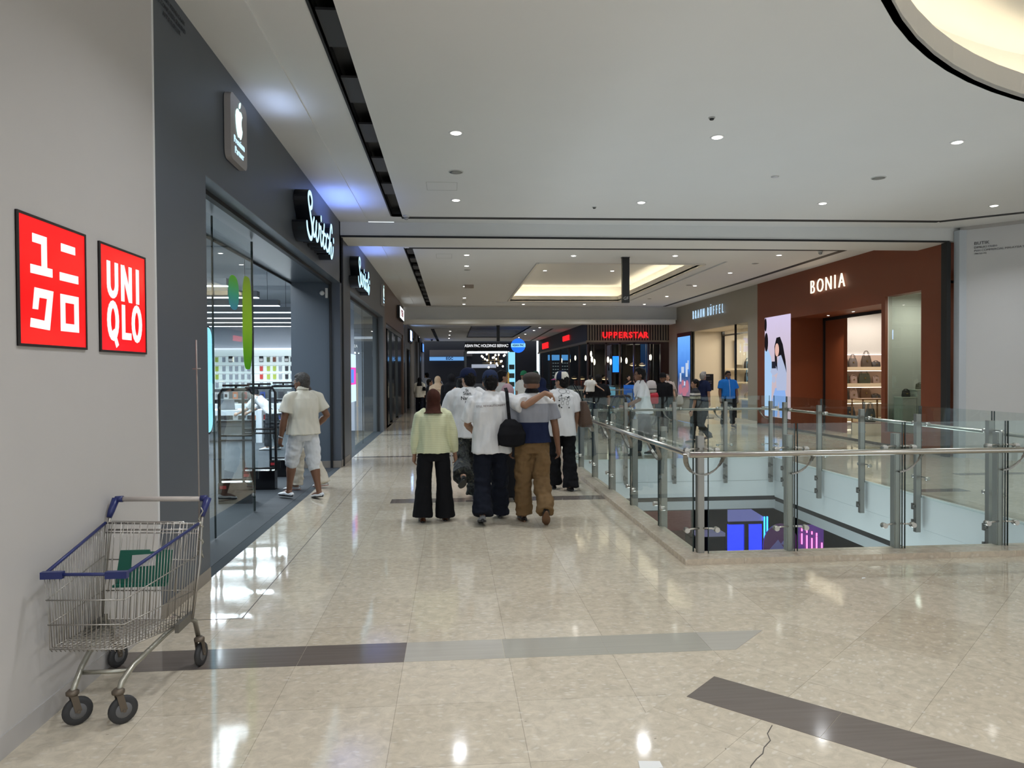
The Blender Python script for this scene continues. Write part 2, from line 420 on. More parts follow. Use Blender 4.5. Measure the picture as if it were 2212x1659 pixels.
# ================================================================ CEILINGS
ZC = 4.31
SLOT_IN = mat('slot_black', (.010, .010, .011), .6)
def ceil_cells(name, xs, ys, skip, z=ZC, th=.04, m=CEIL, extra=None):
    b = MB()
    for i in range(len(xs) - 1):
        for j in range(len(ys) - 1):
            x0, x1, y0, y1 = xs[i], xs[i + 1], ys[j], ys[j + 1]; cx, cy = (x0 + x1) / 2, (y0 + y1) / 2
            if any(a < cx < b_ and c < cy < d for a, b_, c, d in skip): continue
            b.box(x0, x1, y0, y1, z, z + th)
    if extra: extra(b)
    return struct(b.build(name, m))
# near bay with the big round coffer
ccx, ccy, CR = 8.096, .672, 6.6045
def ring(b, z=ZC, r=CR, h=7.2):
    n = 96
    for k in range(n):
        a0 = 2 * PI * k / n; a1 = 2 * PI * (k + 1) / n
        def sq(a):
            c, s_ = math.cos(a), math.sin(a); q = h / max(abs(c), abs(s_)); return (ccx + q * c, ccy + q * s_)
        p0 = (ccx + r * math.cos(a0), ccy + r * math.sin(a0)); p1 = (ccx + r * math.cos(a1), ccy + r * math.sin(a1))
        b.prism([p0, p1, sq(a1), sq(a0)], z, z + .04)
h = 7.2
ceil_cells('ceiling_near', [-1.96, -1.46, -1.008, -.83, ccx - h, ccx + h], [-6.53, ccy + h, 12.6, 13.1],
           [(-1.46, -1.008, -9, 99), (-1.008, -.83, -9, 12.6), (ccx - h, ccx + h, -9, ccy + h)], extra=ring)
ceil_cells('ceiling_near_strip', [-1.46, -1.008], [-6.53, 13.1], [], z=ZC + .012)
# round coffer: lip, chamber and lid
b = MB(); n = 96
def arcp(r, a0=0, a1=2 * PI): return [(ccx + r * math.cos(a0 + (a1 - a0) * k / n), ccy + r * math.sin(a0 + (a1 - a0) * k / n)) for k in range(n)]
A, B2 = arcp(CR), arcp(CR + .06)
for k in range(n):
    j = (k + 1) % n
    b.prism([A[k], A[j], B2[j], B2[k]], ZC, ZC + .24)
struct(b.build('ceiling_round_lip', mat('coffer_lip', (.78, .74, .68), .6)))
b = MB(); A, B2 = arcp(CR + .45), arcp(CR + .5)
for k in range(n):
    j = (k + 1) % n
    b.prism([A[k], A[j], B2[j], B2[k]], ZC + .041, ZC + .75)
b.add([(p[0], p[1], ZC + .72) for p in arcp(CR + .5)], [list(range(n))])
struct(b.build('ceiling_round_coffer', CEIL))
b = MB(); A, B2 = arcp(CR + .10), arcp(CR + .14)
for k in range(n):
    j = (k + 1) % n
    b.prism([A[k], A[j], B2[j], B2[k]], ZC + .05, ZC + .09)
cl = tag(b.build('cove_light', emat('warm_cove', (1.0, .84, .56), 13)), 'curved warm cove light hidden round the large round ceiling recess', 'cove light')
# slots
def slot(name, x0, x1, y0, y1, z=ZC, seg=True):
    t = MB(); t.box(x0 - .02, x0, y0, y1, z + .001, z + .16); t.box(x1, x1 + .02, y0, y1, z + .001, z + .16); t.box(x0, x1, y0, y1, z + .14, z + .16)
    t.box(x0, x1, y0 - .02, y0, z, z + .16); t.box(x0, x1, y1, y1 + .02, z, z + .16)
    o_ = struct(t.build(name, SLOT_IN))
    if seg:
        t = MB(); y = y0 + .3
        while y + 1.2 < y1: t.box(x0 + .015, x1 - .003, y, y + .62, z + .03, z + .05); y += 1.25
        struct(t.build('trim_' + name.split('_')[-1], mat('slot_panel', (.030, .031, .035), .5), o_))
    return o_
slot('ceiling_slot_31', -1.008, -.83, -6, 12.6)
def thin(name, pts, w=.035, z=ZC):
    t = MB()
    for p, q in zip(pts[:-1], pts[1:]): t.bar((p[0], p[1], z - .002), (q[0], q[1], z - .002), w, .006)
    return struct(t.build(name, SLOT_IN))
thin('trim_21', [(-.85, 12.68), (8.72, 12.5), (12.3, 9.5)], .15)
# deep beam between the bays, with the building joint on its lower edge
b = MB(); b.box(-1.96, 9.6, 13.1, 14.05, 4.075, ZC); 
struct(b.build('ceiling_beam_near', WHITE))
b = MB(); b.box(-1.943, 9.34, 13.085, 13.12, 4.045, 4.076); b.box(9.28, 9.36, 13.08, 13.24, 0, 4.05); b.box(-1.95, -1.925, 13.18, 13.26, 0, 4.07)
struct(b.build('trim_22', mat('joint_black', (.012, .012, .012), .6)))
b = MB(); b.box(-1.943, 9.34, 13.12, 14.05, 4.05, 4.076)
struct(b.build('ceiling_beam_underside', mat('beam_under', (.76, .74, .70), .6)))
# middle bay with the rectangular coffer
hx0, hx1, hy0, hy1 = 2.14, 6.30, 17.95, 27.5
ceil_cells('ceiling_middle', [-1.96, -1.46, -1.0, -.83, hx0 - .46, hx1 + .4, 9.5], [14.05, 15.8, hy0 - .6, hy1 + .5, 29.2, 29.9],
           [(-1.0, -.83, 15.8, 29.2), (hx0 - .46, hx1 + .4, hy0 - .6, hy1 + .5), (-1.46, -1.0, 0, 99)])
ceil_cells('ceiling_middle_strip', [-1.46, -1.0], [14.05, 29.9], [], z=ZC + .012)
ceil_cells('ceiling_coffer_step', [hx0 - .46, hx0, hx1, hx1 + .4], [hy0 - .6, hy0, hy1, hy1 + .5], [(hx0, hx1, hy0, hy1)], z=ZC + .035)
slot('ceiling_slot_32', -1.0, -.83, 15.8, 29.2)
thin('trim_23', [(-.9, 15.75), (8.66, 15.6), (8.66, 29.4)], .15); thin('trim_24', [(-.9, 29.3), (8.66, 29.4)], .06)
b = MB()
for x0, x1, y0, y1 in ((hx0 - .06, hx0, hy0, hy1), (hx1, hx1 + .06, hy0, hy1), (hx0, hx1, hy1, hy1 + .06), (hx0, hx1, hy0 - .06, hy0)): b.box(x0, x1, y0, y1, ZC, ZC + .22)
struct(b.build('ceiling_coffer_lip', MATS['coffer_lip']))
b = MB(); e = .42
for x0, x1, y0, y1 in ((hx0 - e - .03, hx0 - e, hy0 - e, hy1 + e), (hx1 + e, hx1 + e + .03, hy0 - e, hy1 + e), (hx0 - e, hx1 + e, hy1 + e, hy1 + e + .03), (hx0 - e, hx1 + e, hy0 - e - .03, hy0 - e)): b.box(x0, x1, y0, y1, ZC + .07, ZC + .75)
b.box(hx0 - e, hx1 + e, hy0 - e, hy1 + e, ZC + .62, ZC + .66)
struct(b.build('ceiling_coffer', CEIL))
b = MB()
for x0, x1, y0, y1 in ((hx0 - .14, hx0 - .1, hy0, hy1), (hx1 + .1, hx1 + .14, hy0, hy1), (hx0, hx1, hy1 + .1, hy1 + .14), (hx0, hx1, hy0 - .14, hy0 - .1)): b.box(x0, x1, y0, y1, ZC + .10, ZC + .14)
tag(b.build('cove_light', emat('warm_cove_2', (1.0, .85, .58), 11)), 'warm cove light hidden round the rectangular ceiling recess over the walkway', 'cove light')
# second beam and its moulding
struct(bx('ceiling_beam_far', WHITE, -1.96, 9.6, 29.9, 30.3, 3.79, ZC + .04))
struct(bx('trim_25', mat('moulding', (.80, .78, .72), .6), -1.96, 9.2, 29.6, 30.3, 3.62, 3.79))
# far bay
ceil_cells('ceiling_far', [-1.96, -1.05, -.88, .9, 3.7, 14], [30.3, 34, 36, 45, 50], [(-1.05, -.88, 36, 50), (.9, 3.7, 34, 45)], z=3.8)
slot('ceiling_slot_33', -1.05, -.88, 36, 50, z=3.8)
thin('trim_26', [(4.95, 36), (5.35, 50)], .12, z=3.8); thin('trim_27', [(-.9, 36), (4.95, 36)], .03, z=3.8)
b = MB(); b.box(.9, 3.7, 34, 45, 4.1, 4.14)
for x0, x1, y0, y1 in ((.86, .9, 34, 45), (3.7, 3.74, 34, 45), (.86, 3.74, 33.96, 34), (.86, 3.74, 45, 45.04)): b.box(x0, x1, y0, y1, 3.8, 4.14)
for y in (36.5, 39.5, 42.5): b.box(.9, 3.7, y, y + .5, 3.95, 4.1)
struct(b.build('ceiling_far_coffer', mat('far_coffer', (.55, .58, .66), .3)))

# ================================================================ LEFT WALLS
struct(bx('wall_left_near', UWALL, -2.3, -1.943, -6, 4.985, 0, ZC + .04))
struct(bx('baseboard_left_near', mat('taupe_skirting', (.50, .48, .47), .45), -1.943, -1.937, -6, 4.985, 0, .10))
struct(bx('trim_31', mat('corner_bead', (.85, .85, .85), .3), -1.975, -1.936, 4.985, 4.998, 0, ZC))
b = MB(); b.box(-2.7, -1.95, 4.998, 6.03, 0, ZC); b.box(-2.78, -1.95, 6.03, 13.0, 3.24, ZC); b.box(-2.16, -1.95, 13.0, 13.18, 0, ZC); b.box(-2.16, -1.95, 13.0, 13.18, 3.24, ZC)
b.box(-2.16, -1.95, 13.18, 14.05, 0, ZC)
struct(b.build('wall_left_phone_shop', GREY))
b = MB(); b.box(-1.95, -1.944, 4.998, 6.03, 0, .10); b.box(-1.95, -1.944, 13.0, 14.05, 0, .12); b.box(-2.78, -1.95, 12.97, 12.984, 0, .12)
struct(b.build('baseboard_left', mat('stone_skirting', (.26, .23, .20), .4)))
struct(bx('wall_left_portal_end', GREYIN, -2.79, -2.1, 12.985, 13.04, 0, 3.24))
struct(bx('ceiling_portal', GREYIN, -2.78, -1.951, 6.03, 13.0, 3.232, 3.24))
b = MB(); b.box(-2.15, -2.09, 6.03, 13.0, 3.19, 3.232); b.box(-2.13, -2.09, 12.94, 12.984, 0, 3.232); b.box(-2.792, -2.778, 6.03, 13.0, 3.2, 3.24)
struct(b.build('trim_32', BLACK))
# phone shop shell
struct(bx('wall_shop_back', mat('shop_pale_blue_wall', (.52, .56, .63), .5), -10, -3.4, 24.0, 24.1, 0, 3.95))
struct(bx('wall_shop_left', MATS['shop_pale_blue_wall'], -10.1, -10, 4.9, 24.1, 0, 3.95))
struct(bx('wall_shop_near', MATS['shop_pale_blue_wall'], -10, -2.7, 4.9, 5.0, 0, 3.95))
struct(bx('ceiling_shop', mat('shop_ceiling_grey', (.30, .34, .38), .6, var=.03), -10.1, -2.16, 4.9, 24.1, 3.9, 3.95))
b = MB(); b.box(-2.16, -2.12, 14.05, 14.3, 0, 3.9); b.box(-2.8, -2.76, 6.0, 13.0, 3.24, 3.95)
struct(b.build('wall_shop_front', MATS['shop_ceiling_grey']))
# second phone shop front
b = MB(); b.box(-2.16, -1.95, 14.05, 14.3, 0, ZC); b.box(-2.5, -1.95, 14.3, 20.9, 3.24, ZC); b.box(-2.5, -1.95, 20.9, 21.45, 0, ZC)
struct(b.build('wall_left_phone_shop_far', mat('facade_slate_lighter', (.12, .13, .145), .45, var=.03)))
b = MB(); b.box(-2.14, -2.08, 14.3, 20.9, 3.17, 3.24); b.box(-2.14, -2.08, 20.85, 20.9, 0, 3.2); b.box(-2.115, -2.10, 17.4, 17.43, 0, 3.2)
struct(b.build('trim_33', BLACK))
# wood fronted shop
b = MB(); b.box(-2.3, -1.95, 21.45, 29.75, 3.15, ZC); b.box(-2.3, -1.95, 21.45, 21.85, 0, 3.15); b.box(-2.3, -1.95, 29.4, 29.75, 0, 3.15)
struct(b.build('wall_left_wood_shop', WOODB))
b = MB(); b.box(-2.1, -2.0, 21.85, 22.0, 0, 3.15); b.box(-2.1, -2.0, 22.9, 23.3, 0, 3.15); b.box(-2.1, -2.0, 24.6, 25.4, 0, 3.15); b.box(-2.1, -2.0, 27.2, 29.4, 0, 3.15); b.box(-2.1, -1.98, 21.85, 29.4, 3.0, 3.15)
struct(b.build('trim_34', GBLACK))
struct(bx('window_3', SGLASS, -2.06, -2.05, 21.9, 29.3, 0.05, 3.0))
struct(bx('wall_shop_divider', MATS['shop_pale_blue_wall'], -3.4, -2.3, 21.3, 21.44, 0, 3.95))
struct(bx('wall_wood_shop_inner', CREAM, -3.4, -3.3, 21.45, 29.75, 0, 4.3))
struct(bx('ceiling_wood_shop', CREAM, -3.4, -2.2, 21.45, 29.75, 3.2, 3.25))
# far left run
b = MB()
b.box(-3, -1.95, 30.3, 31.6, 0, 3.8); b.box(-3, -1.95, 31.6, 34.2, 2.7, 3.8)
b.box(-2.3, -1.95, 38.0, 38.9, 0, 3.8); b.box(-2.3, -1.95, 41.8, 43.5, 0, 3.8); b.box(-2.3, -1.95, 34.2, 43.5, 3.4, 3.8)
struct(b.build('wall_left_far', mat('far_grey_panel', (.16, .155, .15), .5)))
b = MB(); b.box(-2.6, -2.3, 29.75, 50, 0, 3.8); b.box(-2.2, -1.95, 29.76, 30.4, 0, 3.79); b.box(-2.3, -2.0, 34.2, 35, 0, 3.4); b.box(-2.3, -1.95, 44.8, 46.4, 0, 3.8)
struct(b.build('wall_left_far_dark', mat('far_dark_shopfront', (.015, .015, .017), .25)))
struct(bx('trim_35', mat('far_cream_panel', (.45, .40, .33), .5), -2.25, -1.97, 35.2, 38.0, 0, 3.3))
struct(bx('trim_36', mat('far_lilac_column', (.42, .42, .47), .4), -2.2, -1.9, 46.5, 49.5, 0, 3.8))

# ================================================================ RIGHT WALLS
b = MB()
b.box(9.34, 9.6, 13.25, 13.92, 0, ZC + .04); b.box(9.34, 9.6, 13.92, 15.14, 3.24, ZC + .04); b.box(9.34, 9.6, 13.92, 15.14, 0, .32)
b.box(9.34, 9.40, 15.14, 15.28, 0, ZC + .04); b.box(9.34, 10.4, 15.28, 19.58, 3.10, ZC + .04); b.box(9.34, 10.4, 19.58, 19.7, 0, ZC + .04); b.box(9.34, 9.6, 19.7, 21.79, 0, ZC + .04)
b.box(10.3, 10.4, 18.55, 19.58, 0, 3.1)
struct(b.build('wall_right_bag_shop', RUST))
b = MB(); b.box(10.26, 10.3, 15.3, 19.55, 3.02, 3.1); b.box(10.26, 10.3, 19.5, 19.56, 0, 3.1)
struct(b.build('trim_41', BLACK))
struct(bx('baseboard_right', mat('dark_base', (.06, .04, .03), .4), 9.334, 9.34, 13.25, 21.79, 0, .06))
struct(bx('wall_bag_shop_side', mat('window_box_grey', (.58, .56, .51), .5), 10.3, 10.42, 13.0, 16.0, 0, 3.4))
struct(bx('ceiling_bag_shop_window', MATS['window_box_grey'], 9.45, 10.3, 13.25, 15.2, 3.3, 3.35))
IV = mat('shop_ivory_wall', (.66, .64, .54), .5); PLASTER = mat('shop_textured_grey', (.55, .53, .50), .8, bump=.25, bscale=40)
struct(bx('wall_bag_shop_back', PLASTER, 9.6, 16, 21.2, 21.3, 0, 3.6))
struct(bx('wall_bag_shop_right', IV, 15.9, 16, 12.5, 21.3, 0, 3.6))
struct(bx('wall_bag_shop_near', IV, 9.6, 16, 12.9, 13.0, 0, 3.6))
struct(bx('ceiling_bag_shop', IV, 9.6, 16, 12.9, 21.3, 3.5, 3.55))
struct(bx('floor_bag_shop', mat('shop_floor_cream', (.55, .50, .42), .15), 9.36, 22, 12.9, 33, -.03, -.001))
struct(bx('wall_bag_shop_window_back', MATS['window_box_grey'], 9.40, 10.3, 15.16, 15.28, 0, 3.3))
# taupe shop
b = MB()
b.box(9.34, 9.6, 21.79, 22.52, 0, ZC + .04); b.box(9.34, 10.6, 22.52, 27.94, 3.2, ZC + .04); b.box(9.34, 9.6, 27.94, 29.75, 3.2, ZC + .04); b.box(9.34, 9.6, 27.94, 29.75, 0, .62); b.box(9.34, 9.6, 29.75, 31.0, 0, ZC)
b.box(9.42, 9.6, 27.94, 29.75, .62, 3.2)
struct(b.build('wall_right_taupe_shop', TAUPE))
struct(bx('wall_taupe_shop_reveal', mat('reveal_cream', (.66, .58, .46), .5), 9.44, 10.6, 27.9, 28.0, 0, 3.2))
struct(bx('ceiling_taupe_shop_porch', MATS['reveal_cream'], 9.42, 10.6, 23.65, 27.9, 3.19, 3.2))
b = MB(); b.box(10.5, 10.6, 27.8, 27.9, 0, 3.2); b.box(10.5, 10.6, 23.6, 27.8, 3.0, 3.06); b.box(9.36, 9.42, 23.62, 23.68, 0, 3.2)
struct(b.build('trim_42', GBLACK))
struct(bx('wall_taupe_shop_back', mat('shop_warm_white', (.75, .68, .56), .6), 10.6, 16, 28.3, 28.4, 0, 3.5))
struct(bx('wall_taupe_shop_right', MATS['shop_warm_white'], 15.9, 16, 21.3, 28.4, 0, 3.5))
struct(bx('ceiling_taupe_shop', MATS['shop_warm_white'], 9.6, 16, 21.3, 28.4, 3.45, 3.5))
struct(bx('baseboard_right_far', mat('pale_base', (.7, .66, .58), .4), 9.33, 9.34, 21.79, 31, 0, .1))
# white hoarding that turns away at 45 degrees
hd = Vector((.66, -.70, 0)).normalized(); hn = Vector((-hd.y, hd.x, 0))
def hpt(s_, z, off=0): p = Vector((9.56, 12.93, 0)) + hd * s_ - hn * off; return (p.x, p.y, z)
b = MB(); q = [Vector(hpt(0, 0)), Vector(hpt(7, 0)), Vector(hpt(7, 0, -.15)), Vector(hpt(0, 0, -.15))]
b.prism([(p.x, p.y) for p in q], 0, ZC - .06)
struct(b.build('wall_right_hoarding', HOARD))
struct(bx('wall_right_hoarding_return', mat('hoarding_cool', (.56, .60, .64), .3), 9.42, 9.62, 12.93, 13.08, 0, ZC - .06))
b = MB(); q = [Vector(hpt(-.1, 0, .03)), Vector(hpt(7, 0, .03)), Vector(hpt(7, 0, -.2)), Vector(hpt(-.1, 0, -.2))]
b.prism([(p.x, p.y) for p in q], ZC - .06, ZC)
struct(b.build('trim_43', mat('hoarding_cap', (.45, .43, .41), .6)))

# ================================================================ FAR END
ux0, uy0 = 5.9, 31.8
b = MB(); b.box(ux0, 9.83, uy0, uy0 + .3, 2.98, 3.8); b.box(ux0, ux0 + .3, uy0 + .3, 50, 2.98, 3.8)
struct(b.build('wall_restaurant_header', mat('restaurant_dark_board', (.018, .010, .010), .5)))
b = MB(); x = ux0 + .02
while x < 9.8: b.box(x, x + .055, uy0 - .04, uy0, 3.03, 3.72); x += .118
b.box(ux0 - .03, 9.83, uy0 - .05, uy0, 2.95, 3.03); b.box(ux0 - .03, 9.83, uy0 - .05, uy0, 3.72, 3.8); b.box(ux0 - .05, ux0, uy0 - .05, 50, 2.9, 3.0)
struct(b.build('trim_51', mat('pale_oak_slats', (.30, .25, .19), .5)))
b = MB()
for x in (5.9, 6.72, 7.34, 7.98, 8.62): b.box(x, x + .07, uy0, uy0 + .1, 0, 2.95)
b.box(9.2, 9.83, uy0 - .02, uy0 + .2, 0, 2.95); b.box(5.9, 9.2, uy0, uy0 + .1, 2.87, 2.95); b.box(5.9, 9.2, uy0 - .02, uy0 + .1, 0, .75)
for y in (34, 37, 40, 44, 48): b.box(5.9, 6.0, y, y + .1, 0, 2.95)
struct(b.build('trim_52', DWOOD))
struct(bx('window_1', SGLASS, 5.97, 9.2, uy0 + .05, uy0 + .06, .75, 2.87))
struct(bx('window_2', SGLASS, 5.94, 5.95, uy0 + .3, 50, .2, 2.9))
struct(bx('wall_restaurant_back', mat('restaurant_back', (.035, .030, .034), .4), 6, 14, 49.8, 50, 0, 3.8))
struct(bx('wall_restaurant_right', MATS['restaurant_back'], 13.8, 14, 31.8, 50, 0, 3.8))
struct(bx('wall_restaurant_side', TAUPE, 9.83, 14, 31.0, 32.0, 0, ZC))
struct(bx('wall_far_end', mat('far_end_dark', (.010, .011, .018), .4), -3, 6, 52, 52.2, 0, 3.9))
struct(bx('wall_far_band', mat('far_shop_band', (.10, .085, .09), .5), -1.6, 1.4, 51.7, 52, 2.8, 3.25))
# unseen outer wall added to block world light from the right
struct(bx('wall_light_block_right', MATS['lower_wall_dark'], 22, 22.2, -6, 52, -5, 4.6))
# ================================================================ LIGHTS IN THE CEILING
def downlight(r=.07):
    t = thing('downlight', 'round recessed downlight', 'downlight', group='recessed ceiling downlights')
    MB().lathe((0, 0, 0), [(r * .78, .004), (r * .8, -.006), (r * 1.12, -.006), (r * 1.18, .0)], 20).build('trim_ring', mat('lamp_ring', (.8, .8, .8), .3), t)
    MB().lathe((0, 0, 0), [(r * .72, -.010), (r * .5, -.008), (.001, -.0078)], 16).build('lens', emat('lamp_lens', (1, .97, .9), 14), t)
    return t
DL = [(.058, 8.18, 'nearest one on the shop side'), (3.02, 8.14, 'brightest one, above the void'), (5.9, 8.14, 'near one by the big round recess'),
      (.073, 11.35, 'far left one just before the beam'), (2.98, 11.34, 'second from left just before the beam'), (5.89, 11.24, 'third from left just before the beam'), (8.78, 11.24, 'rightmost just before the beam, by the white hoarding')]
DL2 = [(.338, 16.6, 'leftmost just behind the beam'), (2.78, 16.6, 'second from left just behind the beam'), (5.12, 16.5, 'right of the hanging floor sign just behind the beam'), (7.5, 16.3, 'rightmost behind the beam, before the rust shop front'),
       (.37, 18.3, 'second in the left column past the beam'), (.40, 22.6, 'third in the left column past the beam'), (.44, 26.1, 'fourth in the left column past the beam'),
       (7.51, 19.3, 'first in the right column by the rust shop'), (7.53, 22.24, 'second in the right column'), (7.58, 25.4, 'third in the right column by the taupe shop'),
       (.46, 28.5, 'left one of the row beyond the warm recess'), (2.78, 28.5, 'second of the row beyond the warm recess'), (5.18, 28.45, 'third of the row beyond the warm recess'), (7.57, 28.4, 'right one of the row beyond the warm recess'),
       ]
d0 = downlight()
first = True
for x, y, w in DL + DL2:
    lab = 'round ceiling downlight, ' + w
    if first: d0.location = (x, y, ZC); d0['label'] = lab; first = False
    else: copy_tree(d0, lab, (x, y, ZC))
for x, y in ((3.0, 23.5), (5.2, 23.5)):
    copy_tree(d0, 'downlight set up inside the warm rectangular recess, ' + ('left one' if x < 4 else 'right one'), (x, y, ZC + .62))
for x, y, w in ((-.1, 38, 'nearest left'), (-.15, 42, 'second left'), (-.2, 46, 'farthest left'), (4.2, 35, 'nearest right'), (4.2, 37.5, 'second right'), (4.1, 41, 'third right'), (4.1, 45, 'farthest right')):
    copy_tree(d0, 'small downlight in the far low ceiling before the kiosk, ' + w, (x, y, 3.8))
PW = 19
for i, (x, y, w) in enumerate(DL + DL2):
    area('downlight_beam', (x, y, ZC - .05), .14, PW * (1.0 if y < 13 else .9), (.93, .96, 1.0), spread=2.3)
for x, y in ((-.2, 40), (-.2, 46), (4.1, 38), (4.1, 44)): area('downlight_beam', (x, y, 3.72), .14, 10, (.9, .95, 1), spread=2.3)
for x, y in ((0, 4.5), (3, 2.5), (0, 1.0), (-.5, -2), (3, -2), (6.5, -1)): area('downlight_beam', (x, y, ZC - .05), .3, PW * 1.5, (.93, .96, 1.0), spread=2.4)

def round_vent(x, y, r, label, m, z=ZC):
    t = thing('ceiling_speaker', label, 'ceiling speaker', (x, y, z))
    MB().lathe((0, 0, 0), [(r * 1.1, 0), (r * 1.08, -.008), (r * .95, -.009)], 20).build('rim', mat('speaker_rim', (.6, .6, .58), .5), t)
    MB().lathe((0, 0, -.009), [(r * .95, 0), (r * .5, -.004), (.001, -.005)], 20).build('grille', m, t)
VG = mat('speaker_grille', (.27, .27, .25), .6); VP = mat('speaker_pale', (.62, .62, .66), .6)
round_vent(.065, 9.76, .09, 'round grey speaker grille on the ceiling between the two left downlights', VG)
round_vent(5.89, 9.71, .09, 'round grey speaker grille on the ceiling over the right of the void', VG)
round_vent(4.42, 9.73, .05, 'small pale round cover on the ceiling over the void', VP)
round_vent(.40, 19.03, .08, 'round grey speaker in the left column past the beam', VG)
round_vent(7.49, 17.6, .08, 'round grey speaker before the rust shop front', VG)
round_vent(.45, 27.2, .08, 'round grey speaker near the end of the left ceiling column', VG)
round_vent(7.3, 22.1, .09, 'thin grey round speaker beside the second right downlight', VG)
round_vent(7.2, 26.3, .07, 'small grey round speaker by the taupe shop front', VG)
for x, y, lab in ((2.73, 7.52, 'small dark smoke detector above the brightest downlight'), (2.30, 11.7, 'tiny dark sensor on the ceiling before the beam')):
    t = thing('smoke_detector', lab, 'smoke detector', (x, y, ZC))
    MB().lathe((0, 0, 0), [(.036, 0), (.034, -.012)], 14).build('base', mat('detector_base', (.5, .5, .48), .5), t)
    MB().lathe((0, 0, -.012), [(.026, 0), (.02, -.014), (.001, -.016)], 14).build('sensor', BLACK, t)
# access panels
for x0, x1, y0, y1, lab in ((-.35, .08, 10.3, 10.75, 'square access hatch outlined in the ceiling beside the left slot'), (-.35, .0, 16.5, 17.1, 'access hatch outlined in the ceiling behind the beam')):
    t = MB()
    for a, b_, c, d in ((x0, x1, y0, y0 + .008), (x0, x1, y1, y1 + .008), (x0, x0 + .006, y0, y1), (x1, x1 + .006, y0, y1)): t.box(a, b_, c, d, ZC - .002, ZC)
    tag(t.build('access_hatch', mat('hatch_line', (.45, .45, .44), .6)), lab, 'access hatch')
# dome cameras
for x, y, z, lab in ((-.76, 12.5, ZC, 'small white dome camera at the corner of the black ceiling slot'), (8.2, 15.75, ZC, 'small white dome camera on the ceiling before the rust shop'), (-1.3, 47, 3.8, 'dark dome camera on the far ceiling at left')):
    t = thing('dome_camera', lab, 'security camera', (x, y, z))
    mm = WHITE if 'white' in lab else VG
    k = 1 if z > 4 else 1.6
    MB().lathe((0, 0, 0), [(.05 * k, 0), (.05 * k, -.03 * k)], 16).build('base', mm, t)
    MB().lathe((0, 0, -.03 * k), [(.042 * k, 0), (.036 * k, -.03 * k), (.018 * k, -.045 * k), (.001, -.048 * k)], 16).build('dome', mat('dome_smoke', (.35, .35, .35), .1) if k == 1 else BLACK, t)
# small ceiling mounted emergency light box
t = thing('emergency_light', 'small beige box with a lit end under the ceiling past the beam', 'emergency light', (.5, 22.3, ZC))
MB().box(-.12, .16, -.1, .1, -.09, 0).build('housing', mat('emergency_box', (.40, .32, .25), .5), t)

# hanging level signs
def hang_sign(x, y, z1, z0, txt, lab, w=.18):
    t = thing('hanging_sign', lab, 'hanging sign', (x, y, 0))
    MB().box(-w / 2, w / 2, -.05, .05, z0, z1).build('post', mat('sign_post_black', (.012, .012, .012), .35), t)
    MB().box(-w / 2 - .01, w / 2 + .01, -.06, .06, z1 - .012, z1).build('ceiling_plate', BLACK, t)
    if txt: text_obj('lettering', txt, mat('sign_grey_text', (.5, .5, .5), .5), .10, frame((0, -.0505, z0 + .10), (1, 0, 0), (0, 0, 1)), .002, t)
    return t
hang_sign(4.03, 16.8, ZC, 3.25, 'GF', 'black hanging post sign reading GF below the warm ceiling recess', .17)
hang_sign(2.1, 33.5, 3.8, 3.05, None, 'thin black hanging post sign in the far bay above the kiosk', .14)

# ================================================================ SIGNS
SIGNRED = mat('sign_red_acrylic', (.60, .006, .006), .15, spec=.25, emit=(.95, .008, .010), estr=.70)
SIGNWHITE = emat('sign_white_face', (.86, 1.0, .97), 1.0)
def sq_sign(y0, y1, z0, z1, label):
    t = thing('wall_sign', label, 'shop sign', (-1.943, y0, z0))
    b = MB(); w = y1 - y0; h_ = z1 - z0; e = .012
    for a, b_, c, d in ((0, w, 0, e), (0, w, h_ - e, h_), (0, e, e, h_ - e), (w - e, w, e, h_ - e)): b.box(0, .012, a, b_, c, d)
    b.box(0, .004, 0, w, 0, h_)
    b.build('frame', mat('sign_frame_black', (.02, .015, .015), .4), t)
    MB().box(.004, .008, e, w - e, e, h_ - e).build('panel', SIGNRED, t)
    return t, w, h_
def glyphs(t, polys, nm='lettering', x=.010, m=None):
    b = MB()
    for poly in polys: b.prism(poly, .008, x, lambda a, c, d: (d, a, c))
    return b.build(nm, m or SIGNWHITE, t)
def rect(a0, a1, b0, b1): return [(a0, b0), (a1, b0), (a1, b1), (a0, b1)]
t, w, h_ = sq_sign(3.445, 4.06, 1.782, 2.392, 'red square wall sign with four white katakana, left of the UNIQLO square')
S_ = w
def sc1(P): return [[(a * S_, b_ * S_) for a, b_ in p] for p in P]
glyphs(t, sc1([rect(.195, .39, .79, .857), rect(.315, .39, .60, .857), rect(.165, .465, .553, .620),            # yu
               rect(.60, .82, .785, .850), rect(.575, .865, .548, .614),                                          # ni
               [(.185, .285), (.255, .285), (.275, .378), (.385, .378), (.345, .205), (.16, .215), (.15, .147), (.415, .135), (.475, .445), (.215, .45)],   # ku
               rect(.58, .865, .375, .440), rect(.58, .865, .140, .205), rect(.58, .650, .2, .38), rect(.795, .865, .2, .38)]))   # ro
def stroke(pts, wd):
    out = []
    for p, q in zip(pts[:-1], pts[1:]):
        d = Vector((q[0] - p[0], q[1] - p[1])); d.normalize(); n_ = Vector((-d.y, d.x)) * wd / 2; e_ = d * wd * .2
        out.append([(p[0] + n_.x - e_.x, p[1] + n_.y - e_.y), (q[0] + n_.x + e_.x, q[1] + n_.y + e_.y), (q[0] - n_.x + e_.x, q[1] - n_.y + e_.y), (p[0] - n_.x - e_.x, p[1] - n_.y - e_.y)])
    return out
t, w, h_ = sq_sign(4.21, 4.817, 1.777, 2.388, 'red square wall sign reading UNIQLO in white, beside the katakana square')
S_ = w
